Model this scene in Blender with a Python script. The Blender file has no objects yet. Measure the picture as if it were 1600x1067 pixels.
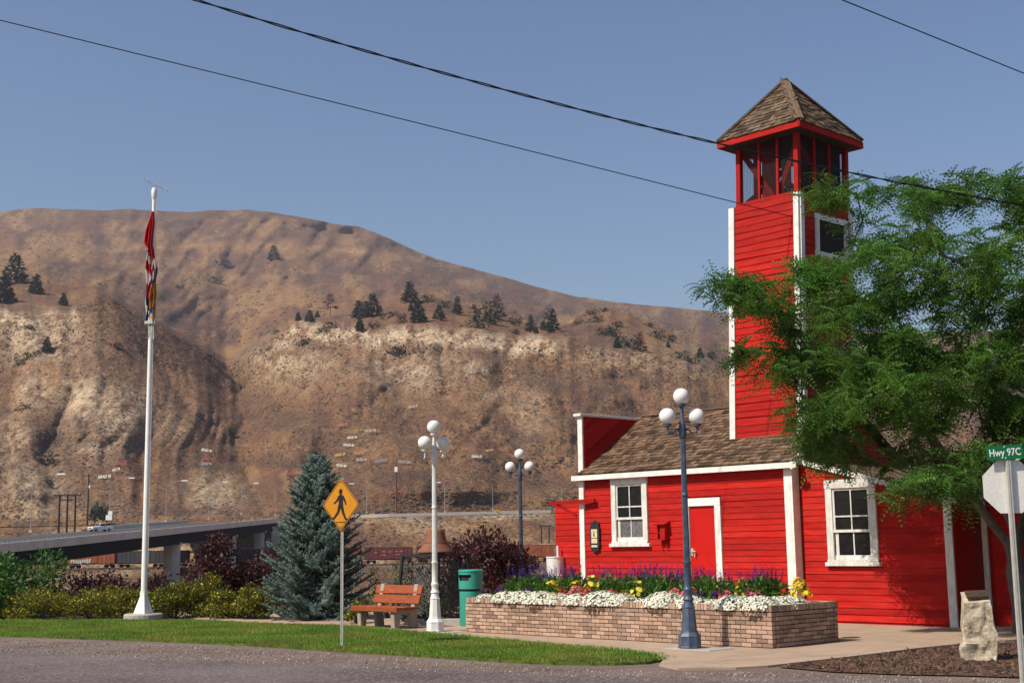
import bpy, bmesh, math, random
import numpy as np
from mathutils import Vector, Matrix, Euler
from mathutils.bvhtree import BVHTree

random.seed(7)
rng = np.random.default_rng(7)
R = math.radians
scene = bpy.context.scene
COL = scene.collection

# ------------------------------------------------------------------ camera
FPX, PITCH, ROLL, CAMH = 2091.4, R(8.5917), R(-0.8766), 1.65
_f = np.array([0, math.cos(PITCH), math.sin(PITCH)])
_u0 = np.array([0, -math.sin(PITCH), math.cos(PITCH)])
_r0 = np.array([1.0, 0, 0])
_r = math.cos(ROLL) * _r0 + math.sin(ROLL) * _u0
_u = -math.sin(ROLL) * _r0 + math.cos(ROLL) * _u0
CAM = np.array([0, 0, CAMH])
cam_data = bpy.data.cameras.new('camera')
cam_data.sensor_width = 36.0
cam_data.lens = 36.0 * FPX / 1600.0
cam_data.clip_start = 0.1
cam_data.clip_end = 9000
cam = bpy.data.objects.new('camera', cam_data)
COL.objects.link(cam)
cam.matrix_world = Matrix(((_r[0], _u[0], -_f[0], 0), (_r[1], _u[1], -_f[1], 0), (_r[2], _u[2], -_f[2], CAMH), (0, 0, 0, 1)))
scene.camera = cam

# ------------------------------------------------------------------ sky, sun, exposure
SUN_EL, SUN_TRAVEL = R(48), R(33)           # light travels to the right and away from the camera
world = bpy.data.worlds.new('World')
scene.world = world
world.use_nodes = True
wn = world.node_tree
bg = wn.nodes['Background']
sky = wn.nodes.new('ShaderNodeTexSky')
sky.sky_type = 'NISHITA'
sky.sun_disc = False
sky.sun_elevation = SUN_EL
sky.sun_rotation = R(270) - SUN_TRAVEL      # sun stands left and behind the camera
sky.altitude = 300
sky.air_density = 1.2
sky.dust_density = 1.9
sky.ozone_density = 2.6
hs_ = wn.nodes.new('ShaderNodeHueSaturation')     # the deep, slightly violet blue of the film stock
hs_.inputs['Saturation'].default_value = 1.10; hs_.inputs['Hue'].default_value = 0.508
wn.links.new(sky.outputs[0], hs_.inputs['Color']); wn.links.new(hs_.outputs[0], bg.inputs[0])
bg.inputs[1].default_value = 0.085
sun_data = bpy.data.lights.new('sun', 'SUN')
sun_data.energy = 4.3
sun_data.angle = R(0.5)
sun_data.color = (1.0, 0.93, 0.82)
sun = bpy.data.objects.new('sun', sun_data)
COL.objects.link(sun)
_ld = Vector((math.cos(SUN_TRAVEL) * math.cos(SUN_EL), math.sin(SUN_TRAVEL) * math.cos(SUN_EL), -math.sin(SUN_EL)))
sun.rotation_euler = _ld.to_track_quat('-Z', 'Y').to_euler()
sun.location = (-20, 0, 40)
scene.view_settings.view_transform = 'Standard'
scene.view_settings.look = 'None'
scene.view_settings.gamma = 1.0
scene.view_settings.exposure = 0.36
scene.view_settings.use_curve_mapping = False
scene.render.engine = 'CYCLES'
scene.cycles.max_bounces = 6
scene.cycles.transparent_max_bounces = 12
scene.cycles.volume_bounces = 0

# ------------------------------------------------------------------ placement helpers
def ray(x, y):
    d = _f * FPX + _r * (x - 800) + _u * (533.5 - y)
    return d / np.linalg.norm(d)
def gnd(x, y, z=0.0):
    d = ray(x, y); t = (z - CAMH) / d[2]
    return CAM + d * t
def at_dist(x, y, Y):
    d = ray(x, y)
    return CAM + d * (Y / d[1])
def proj(p):
    d = np.asarray(p, float) - CAM; w = d @ _f
    return 800 + FPX * (d @ _r) / w, 533.5 - FPX * (d @ _u) / w
def at_dist_arr(x, y, Y):
    d = _f[None] * FPX + _r[None] * (x - 800)[:, None] + _u[None] * (533.5 - y)[:, None]
    return CAM[None] + d * (Y / d[:, 1])[:, None]
TH = R(-46.17)
HD = np.array([math.cos(TH), math.sin(TH), 0]); DD = np.array([-math.sin(TH), math.cos(TH), 0])

# ------------------------------------------------------------------ noise
def _hash(ix, iy, seed):
    h = (ix * 374761393 + iy * 668265263 + seed * 1442695041) & 0xFFFFFFFF
    h = ((h ^ (h >> 13)) * 1274126177) & 0xFFFFFFFF
    return ((h ^ (h >> 16)) & 0xFFFF) / 65535.0
def vnoise(x, y, seed=0):
    x = np.asarray(x, float); y = np.asarray(y, float)
    xi = np.floor(x).astype(np.int64); yi = np.floor(y).astype(np.int64)
    fx = x - xi; fy = y - yi
    fx = fx * fx * (3 - 2 * fx); fy = fy * fy * (3 - 2 * fy)
    a = _hash(xi, yi, seed); b = _hash(xi + 1, yi, seed); c = _hash(xi, yi + 1, seed); d = _hash(xi + 1, yi + 1, seed)
    return (a * (1 - fx) + b * fx) * (1 - fy) + (c * (1 - fx) + d * fx) * fy
def fbm(x, y, oct=4, seed=0):
    s = 0; a = 0.5; t = 0
    for i in range(oct):
        s = s + a * vnoise(x * 2 ** i + 13.7 * i, y * 2 ** i - 7.3 * i, seed + i); t += a; a *= 0.5
    return s / t
def ridged(x, y, oct=3, seed=0):
    s = 0; a = 0.5; t = 0
    for i in range(oct):
        s = s + a * (1 - np.abs(2 * vnoise(x * 2 ** i + 5.1 * i, y * 2 ** i + 3.3 * i, seed + i) - 1)); t += a; a *= 0.5
    return s / t

# ------------------------------------------------------------------ materials
def srgb(r, g, b):
    f = lambda c: (c / 255 / 12.92) if c / 255 <= 0.04045 else ((c / 255 + 0.055) / 1.055) ** 2.4
    return (f(r), f(g), f(b))
def mat(name, c, rough=0.7, scale=6.0, var=0.2, rvar=0.0, c2=None, c2amt=0.5, c2scale=1.5, bump=0.0, bscale=40.0, spec=0.3, metal=0.0,
        trans=0.0, stretch=None, speck=None, speck_scale=60.0, speck_at=0.62, coat=0.0):
    m = bpy.data.materials.new(name); m.use_nodes = True
    nt = m.node_tree; N = nt.nodes; L = nt.links
    b = N['Principled BSDF']
    b.inputs['Roughness'].default_value = rough
    b.inputs['Metallic'].default_value = metal
    b.inputs['Specular IOR Level'].default_value = spec
    if coat: b.inputs['Coat Weight'].default_value = coat
    tc = N.new('ShaderNodeTexCoord'); src = tc.outputs['Object']
    if stretch:
        mp = N.new('ShaderNodeMapping'); mp.inputs['Scale'].default_value = stretch
        L.new(src, mp.inputs['Vector']); src = mp.outputs['Vector']
    def noise(s, detail=4.0, rgh=0.6):
        n = N.new('ShaderNodeTexNoise'); n.inputs['Scale'].default_value = s; n.inputs['Detail'].default_value = detail
        n.inputs['Roughness'].default_value = rgh
        L.new(src, n.inputs['Vector']); return n.outputs['Fac']
    def rng_(v, a, b_, lo, hi):
        r = N.new('ShaderNodeMapRange'); r.inputs['From Min'].default_value = a; r.inputs['From Max'].default_value = b_
        r.inputs['To Min'].default_value = lo; r.inputs['To Max'].default_value = hi; L.new(v, r.inputs['Value']); return r.outputs['Result']
    def mix(fac, a, b_, typ='MIX'):
        x = N.new('ShaderNodeMix'); x.data_type = 'RGBA'; x.blend_type = typ
        if isinstance(fac, float): x.inputs['Factor'].default_value = fac
        else: L.new(fac, x.inputs['Factor'])
        for i, v in (('A', a), ('B', b_)):
            s = [k for k in x.inputs if k.name == i and k.type == 'RGBA'][0]
            if isinstance(v, tuple): s.default_value = (*v, 1)
            else: L.new(v, s)
        return [o for o in x.outputs if o.type == 'RGBA'][0]
    col = tuple(c)
    if c2 is not None:
        col = mix(rng_(noise(c2scale, 5.0), 0.5 - 0.16, 0.5 + 0.16, 0.0, 1.0) if c2amt >= 1 else rng_(noise(c2scale, 5.0), 0.36, 0.66, 0.0, c2amt * 1.0), col, tuple(c2))
    if speck is not None:
        col = mix(rng_(noise(speck_scale, 2.0), speck_at, speck_at + 0.06, 0.0, 1.0), col, tuple(speck))
    fac = rng_(noise(scale), 0.3, 0.7, 1 - var, 1 + var)
    if rvar:
        oi = N.new('ShaderNodeObjectInfo'); at = N.new('ShaderNodeAttribute'); at.attribute_name = 'rnd'
        ad = N.new('ShaderNodeMath'); ad.operation = 'ADD'; L.new(oi.outputs['Random'], ad.inputs[0]); L.new(at.outputs['Fac'], ad.inputs[1])
        fr = N.new('ShaderNodeMath'); fr.operation = 'FRACT'; L.new(ad.outputs[0], fr.inputs[0])
        rr = rng_(fr.outputs[0], 0, 1, 1 - rvar, 1 + rvar)
        mu = N.new('ShaderNodeMath'); mu.operation = 'MULTIPLY'; L.new(fac, mu.inputs[0]); L.new(rr, mu.inputs[1]); fac = mu.outputs[0]
    hs = N.new('ShaderNodeVectorMath'); hs.operation = 'SCALE'
    if isinstance(col, tuple): hs.inputs[0].default_value = col
    else: L.new(col, hs.inputs[0])
    L.new(fac, hs.inputs['Scale'])
    L.new(hs.outputs[0], b.inputs['Base Color'])
    if bump:
        bp = N.new('ShaderNodeBump'); bp.inputs['Strength'].default_value = bump; bp.inputs['Distance'].default_value = 0.02
        L.new(noise(bscale, 5.0), bp.inputs['Height']); L.new(bp.outputs[0], b.inputs['Normal'])
    if trans:
        tr = N.new('ShaderNodeBsdfTranslucent'); L.new(hs.outputs[0], tr.inputs['Color'])
        ms = N.new('ShaderNodeMixShader'); ms.inputs[0].default_value = trans
        L.new(b.outputs[0], ms.inputs[1]); L.new(tr.outputs[0], ms.inputs[2])
        L.new(ms.outputs[0], N['Material Output'].inputs['Surface'])
    return m

M = {}
M['red'] = mat('red_paint', (0.40, 0.008, 0.006), 0.65, 3.0, 0.2, 0.2, c2=(0.43, 0.024, 0.014), c2amt=0.7, c2scale=1.6, bump=0.3, bscale=55, stretch=(1, 1, 6), spec=0.12, speck=(0.24, 0.012, 0.010), speck_scale=9, speck_at=0.66)
M['red_dark'] = mat('dark_red_paint', (0.33, 0.010, 0.007), 0.6, 4.0, 0.2, 0.1, bump=0.2, spec=0.12)  # deeper red; on the belfry timber it holds the shade
M['door_red'] = mat('door_paint', (0.49, 0.009, 0.005), 0.5, 3.0, 0.08, 0, bump=0.1, spec=0.2)
M['white'] = mat('white_paint', (0.78, 0.76, 0.70), 0.6, 5.0, 0.10, 0.05, c2=(0.58, 0.55, 0.48), c2amt=0.5, c2scale=7.0, bump=0.2, spec=0.25)
M['white_worn'] = mat('worn_white_paint', (0.70, 0.68, 0.62), 0.7, 5.0, 0.15, 0.05, c2=(0.45, 0.42, 0.37), c2amt=0.55, c2scale=3.0, bump=0.3, stretch=(3, 3, 1), spec=0.2)
M['shingle'] = mat('cedar_shingle', (0.165, 0.098, 0.058), 0.9, 9.0, 0.4, 0.6, c2=(0.095, 0.064, 0.046), c2amt=0.8, c2scale=5.0, bump=0.5, bscale=70, stretch=(5, 1, 1), spec=0.1)
M['shingle_grey'] = mat('weathered_shingle', (0.14, 0.092, 0.058), 0.9, 9.0, 0.35, 0.55, c2=(0.085, 0.066, 0.048), c2amt=0.8, c2scale=5.0, bump=0.5, bscale=70, stretch=(5, 1, 1), spec=0.1)
M['roof_deck'] = mat('roof_boards', (0.06, 0.045, 0.035), 0.9)
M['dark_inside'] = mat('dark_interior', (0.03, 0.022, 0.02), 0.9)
M['pane'] = mat('window_glass', (0.010, 0.010, 0.011), 0.08, 5.0, 0.5, 0.2, spec=0.22)  # opaque; the dark of the unlit room is put into this colour
M['pane_grey'] = mat('grey_window_glass', (0.12, 0.11, 0.11), 0.2, 12.0, 0.5, 0.2, spec=0.5)  # lighter grey for the lower panes of the front window
M['brick'] = mat('buff_brick', (0.42, 0.292, 0.208), 0.85, 30.0, 0.2, 0.36, c2=(0.35, 0.205, 0.145), c2amt=0.7, c2scale=9, bump=0.5, bscale=120, spec=0.2, speck=(0.2, 0.13, 0.1), speck_scale=160, speck_at=0.64)
M['mortar'] = mat('mortar', (0.075, 0.044, 0.032), 0.95, 30, 0.2, bump=0.4)  # dark brown so that the joint shadows sit in the colour
M['soil'] = mat('garden_soil', (0.05, 0.032, 0.022), 0.95, 10, 0.4, bump=1.0, bscale=30)
M['mulch'] = mat('bark_mulch', (0.165, 0.092, 0.058), 0.95, 12, 0.4, 0.5, c2=(0.085, 0.048, 0.034), c2amt=1, c2scale=4, bump=1.0, bscale=50)
M['walk'] = mat('sandy_concrete', (0.42, 0.30, 0.21), 0.9, 3.0, 0.12, 0, c2=(0.34, 0.24, 0.17), c2amt=0.7, c2scale=0.7, bump=0.4, bscale=150, speck=(0.20, 0.14, 0.10), speck_scale=70, speck_at=0.63)
M['concrete'] = mat('concrete', (0.42, 0.385, 0.33), 0.9, 6.0, 0.15, 0.1, c2=(0.32, 0.29, 0.25), c2amt=0.7, c2scale=2, bump=0.3, bscale=60)
M['dirt'] = mat('gravel_dirt', (0.20, 0.145, 0.115), 0.95, 2.0, 0.2, 0, c2=(0.13, 0.085, 0.066), c2amt=0.9, c2scale=0.5, bump=0.8, bscale=60, speck=(0.34, 0.28, 0.24), speck_scale=38, speck_at=0.61)
M['asphalt'] = mat('worn_asphalt', (0.165, 0.132, 0.128), 0.95, 14, 0.25, 0, c2=(0.100, 0.078, 0.076), c2amt=1.0, c2scale=0.38, bump=1.0, bscale=45, speck=(0.30, 0.255, 0.24), speck_scale=26, speck_at=0.575, spec=0.1)
M['asphalt_far'] = mat('highway_asphalt', (0.075, 0.07, 0.075), 0.9, 0.3, 0.15)
M['lawn'] = mat('lawn_turf', (0.060, 0.105, 0.014), 0.9, 1.5, 0.3, 0, c2=(0.11, 0.12, 0.022), c2amt=0.8, c2scale=0.8, bump=0.6, bscale=60)
M['grass'] = mat('grass_blade', (0.105, 0.225, 0.022), 0.7, 0.9, 0.3, 0.35, c2=(0.235, 0.235, 0.045), c2amt=0.9, c2scale=0.7, trans=0.3, spec=0.2)
M['locust_leaf'] = mat('locust_leaf', (0.060, 0.155, 0.019), 0.5, 1.5, 0.25, 0.66, c2=(0.105, 0.19, 0.024), c2amt=0.8, c2scale=0.9, trans=0.42, spec=0.3)
M['bark'] = mat('tree_bark', (0.10, 0.082, 0.068), 0.95, 8, 0.35, 0.0, bump=1.0, bscale=25, stretch=(3, 3, 1), c2=(0.17, 0.15, 0.13), c2amt=0.7, c2scale=6)
M['spruce'] = mat('spruce_needle', (0.122, 0.178, 0.145), 0.65, 1.5, 0.25, 0.4, c2=(0.175, 0.23, 0.20), c2amt=0.8, c2scale=2.5, trans=0.12, spec=0.25)
M['plum'] = mat('plum_leaf', (0.060, 0.017, 0.020), 0.5, 1.5, 0.3, 0.55, c2=(0.095, 0.034, 0.026), c2amt=0.8, c2scale=2, trans=0.25, spec=0.3)
M['green_leaf'] = mat('shrub_leaf', (0.060, 0.145, 0.026), 0.55, 1.5, 0.3, 0.4, trans=0.3, spec=0.3)
M['potentilla'] = mat('potentilla_leaf', (0.19, 0.18, 0.022), 0.6, 1.5, 0.3, 0.45, c2=(0.10, 0.12, 0.022), c2amt=0.8, c2scale=3, trans=0.3, spec=0.2)
M['sage_leaf'] = mat('dusty_weed_leaf', (0.10, 0.105, 0.06), 0.7, 1.5, 0.3, 0.4, trans=0.25)
M['stem'] = mat('plant_stem', (0.07, 0.05, 0.03), 0.8, 6, 0.3)
M['flower_stem'] = mat('flower_leaf', (0.105, 0.215, 0.034), 0.55, 3, 0.3, 0.4, trans=0.3)
M['fl_white'] = mat('white_petal', (0.74, 0.73, 0.60), 0.7, 8, 0.1, 0.18, trans=0.2)
M['fl_yellow'] = mat('yellow_petal', (0.80, 0.53, 0.02), 0.6, 8, 0.1, 0.15, trans=0.25)
M['fl_lemon'] = mat('lemon_petal', (0.72, 0.60, 0.08), 0.6, 8, 0.1, 0.15, trans=0.25)
M['fl_purple'] = mat('violet_petal', (0.075, 0.035, 0.19), 0.6, 8, 0.2, 0.3, trans=0.25)
M['fl_dark'] = mat('dark_purple_petal', (0.055, 0.012, 0.075), 0.6, 8, 0.2, 0.3, trans=0.2)
M['fl_pink'] = mat('pink_petal', (0.62, 0.12, 0.17), 0.6, 8, 0.2, 0.3, trans=0.25)
M['fl_red'] = mat('crimson_petal', (0.46, 0.03, 0.05), 0.6, 8, 0.2, 0.3, trans=0.25)
M['fl_orange'] = mat('orange_petal', (0.68, 0.19, 0.02), 0.6, 8, 0.2, 0.3, trans=0.25)
M['lamp_blue'] = mat('blue_lamp_paint', (0.036, 0.058, 0.105), 0.42, 10, 0.25, 0, c2=(0.085, 0.105, 0.14), c2amt=0.7, c2scale=9, bump=0.15, spec=0.5)
M['lamp_white'] = mat('white_lamp_paint', (0.74, 0.73, 0.69), 0.4, 8, 0.08, 0, c2=(0.6, 0.58, 0.52), c2amt=0.5, c2scale=6, spec=0.45)
M['globe'] = mat('opal_globe', (0.80, 0.78, 0.72), 0.3, 6, 0.05, 0, c2=(0.70, 0.66, 0.58), c2amt=0.5, c2scale=3, spec=0.5)
M['pole_white'] = mat('flagpole_paint', (0.80, 0.79, 0.74), 0.45, 4, 0.06, 0, spec=0.4)
M['sign_yellow'] = mat('sign_yellow', (0.52, 0.205, 0.006), 0.45, 14, 0.10, 0, spec=0.4)
M['black'] = mat('black_paint', (0.012, 0.012, 0.012), 0.5, 5, 0.1)
M['galv'] = mat('galvanised_steel', (0.44, 0.42, 0.37), 0.5, 12, 0.15, 0, spec=0.5, bump=0.1)
M['sign_back'] = mat('bare_aluminium', (0.74, 0.72, 0.65), 0.5, 50, 0.12, 0, c2=(0.66, 0.64, 0.57), c2amt=0.6, c2scale=3, spec=0.4)
M['sign_green'] = mat('sign_green', (0.006, 0.13, 0.042), 0.4, 8, 0.08, 0, spec=0.4)
M['sign_white'] = mat('sign_white', (0.80, 0.80, 0.76), 0.4, 8, 0.05, 0, spec=0.4)
M['bench'] = mat('redwood_stain', (0.35, 0.080, 0.018), 0.5, 6, 0.2, 0.12, c2=(0.21, 0.040, 0.014), c2amt=0.7, c2scale=4, bump=0.3, stretch=(1, 8, 8), spec=0.35)
M['bench_leg'] = mat('pebbled_concrete', (0.36, 0.30, 0.24), 0.9, 30, 0.25, 0, bump=0.6, bscale=80)
M['teal'] = mat('teal_paint', (0.040, 0.30, 0.225), 0.5, 30, 0.15, 0, bump=0.2, spec=0.35)
M['bell'] = mat('rusty_bell', (0.235, 0.092, 0.046), 0.75, 6, 0.25, 0, c2=(0.145, 0.066, 0.04), c2amt=0.8, c2scale=3, bump=0.2)
M['iron'] = mat('dark_iron', (0.022, 0.024, 0.027), 0.6, 8, 0.3, 0)
M['wire'] = mat('dark_wire', (0.075, 0.072, 0.066), 0.7, 8, 0.3, 0)
M['rock'] = mat('granite_boulder', (0.47, 0.385, 0.275), 0.9, 7, 0.35, 0, c2=(0.31, 0.25, 0.175), c2amt=0.9, c2scale=5, bump=1.0, bscale=22, speck=(0.50, 0.46, 0.38), speck_scale=24, speck_at=0.6)
M['bronze'] = mat('bronze_plate', (0.060, 0.040, 0.026), 0.55, 12, 0.3, 0, metal=0.0, spec=0.2)
M['drum'] = mat('white_drum', (0.72, 0.70, 0.66), 0.5, 6, 0.1, 0)
M['cable'] = mat('black_cable', (0.010, 0.010, 0.012), 0.7, 5, 0.1)
M['pine'] = mat('pine_needles', (0.028, 0.050, 0.026), 0.8, 0.6, 0.3, 0.35, trans=0.1)
M['pine_dead'] = mat('dead_pine_needles', (0.145, 0.062, 0.042), 0.8, 0.6, 0.3, 0.3)
M['hill_bush'] = mat('hill_bush_leaf', (0.040, 0.052, 0.026), 0.85, 0.5, 0.35, 0.35)
M['sage'] = mat('sagebrush_leaf', (0.090, 0.064, 0.044), 0.9, 0.2, 0.3, 0.5, c2=(0.052, 0.048, 0.034), c2amt=0.9, c2scale=0.02)
M['pier'] = mat('pier_concrete', (0.50, 0.465, 0.41), 0.9, 0.5, 0.12, 0, c2=(0.38, 0.345, 0.30), c2amt=0.6, c2scale=0.3)
M['parapet'] = mat('parapet_concrete', (0.66, 0.58, 0.48), 0.9, 0.5, 0.12, 0, c2=(0.55, 0.48, 0.39), c2amt=0.6, c2scale=0.15)
M['barrier'] = mat('barrier_concrete', (0.66, 0.60, 0.50), 0.9, 0.3, 0.1, 0)
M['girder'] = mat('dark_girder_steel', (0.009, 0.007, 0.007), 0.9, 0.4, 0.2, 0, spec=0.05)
M['ballast'] = mat('track_ballast', (0.13, 0.11, 0.095), 0.95, 0.6, 0.3, 0)
M['rail'] = mat('rail_steel', (0.10, 0.07, 0.055), 0.6)
M['car_white'] = mat('white_car_paint', (0.75, 0.74, 0.71), 0.3, 4, 0.03, 0, spec=0.5, coat=0.5)
M['car_blue'] = mat('blue_car_paint', (0.10, 0.16, 0.26), 0.3, 4, 0.03, 0, spec=0.5, coat=0.5)
M['car_grey'] = mat('grey_car_paint', (0.16, 0.17, 0.19), 0.3, 4, 0.03, 0, spec=0.5, coat=0.5)
M['rubber'] = mat('tyre_rubber', (0.018, 0.018, 0.018), 0.8)
M['creosote'] = mat('creosoted_pole', (0.040, 0.028, 0.022), 0.9, 2, 0.3)
M['steel_grey'] = mat('grey_lamp_steel', (0.30, 0.29, 0.27), 0.5, 1, 0.1, 0)
M['cloth_red'] = mat('red_flag_cloth', (0.52, 0.012, 0.022), 0.8, 6, 0.15, 0, trans=0.25)
M['cloth_white'] = mat('white_flag_cloth', (0.70, 0.67, 0.60), 0.8, 6, 0.15, 0, trans=0.25)
M['cloth_blue'] = mat('blue_flag_cloth', (0.03, 0.045, 0.16), 0.8, 6, 0.15, 0, trans=0.2)
M['cloth_gold'] = mat('gold_flag_cloth', (0.55, 0.24, 0.02), 0.8, 6, 0.15, 0, trans=0.25)
for k, c in dict(maroon=(0.13, 0.032, 0.034), orange=(0.30, 0.085, 0.032), slate=(0.055, 0.052, 0.058), navy=(0.022, 0.03, 0.045), brown=(0.20, 0.062, 0.034)).items():
    M['box_' + k] = mat(k + '_boxcar_paint', c, 0.8, 0.5, 0.25, 0, c2=tuple(v * 0.6 for v in c), c2amt=0.6, c2scale=0.4)
for k, c in dict(white=(0.50, 0.46, 0.40), pale=(0.34, 0.29, 0.25), yellow=(0.46, 0.27, 0.08), gold=(0.38, 0.20, 0.06), pink=(0.38, 0.12, 0.10), red=(0.26, 0.05, 0.035), teal=(0.16, 0.20, 0.20), blue=(0.17, 0.23, 0.32), grey=(0.26, 0.23, 0.21)).items():
    M['paint_' + k] = mat(k + '_painted_rocks', c, 0.9, 0.8, 0.15, 0)

# ------------------------------------------------------------------ mesh helpers
def tag(o, label=None, cat=None, group=None, kind=None):
    if label: o['label'] = label
    if cat: o['category'] = cat
    if group: o['group'] = group
    if kind: o['kind'] = kind
    return o
def thing(name, label, cat, loc=(0, 0, 0), rotz=0.0, group=None):
    o = bpy.data.objects.new(name, None); COL.objects.link(o)
    o.empty_display_size = 0.2
    o.location = loc; o.rotation_euler = (0, 0, rotz)
    return tag(o, label, cat, group)
def link(name, me, parent=None, loc=None, rot=None):
    o = bpy.data.objects.new(name, me); COL.objects.link(o)
    if parent is not None: o.parent = parent
    if loc is not None: o.location = loc
    if rot is not None: o.rotation_euler = rot
    return o
def copy_tree(o, parent=None):
    kids = [c for c in o.children]
    c = o.copy(); COL.objects.link(c); c.parent = parent
    for k in kids: copy_tree(k, c)
    return c
def mesh_np(name, V, F, mats, smooth=False, rnd=None, midx=None):
    """V (n,3), F list of arrays of faces with equal corner count"""
    me = bpy.data.meshes.new(name)
    V = np.asarray(V, np.float32)
    if not isinstance(F, list): F = [F]
    F = [np.asarray(f, np.int32) for f in F if len(f)]
    nl = sum(f.size for f in F); nf = sum(len(f) for f in F)
    me.vertices.add(len(V)); me.vertices.foreach_set('co', V.ravel())
    me.loops.add(nl); me.loops.foreach_set('vertex_index', np.concatenate([f.ravel() for f in F]))
    starts = []; k = 0
    for f in F:
        n = f.shape[1]; starts.append(k + n * np.arange(len(f))); k += f.size
    me.polygons.add(nf); me.polygons.foreach_set('loop_start', np.concatenate(starts).astype(np.int32))
    me.polygons.foreach_set('use_smooth', np.full(nf, bool(smooth)))
    for m in (mats if isinstance(mats, (list, tuple)) else [mats]): me.materials.append(m)
    if midx is not None: me.polygons.foreach_set('material_index', np.asarray(midx, np.int32))
    if rnd is not None:
        a = me.attributes.new('rnd', 'FLOAT', 'FACE'); a.data.foreach_set('value', np.asarray(rnd, np.float32))
    me.update(); me.validate()
    return me

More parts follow.
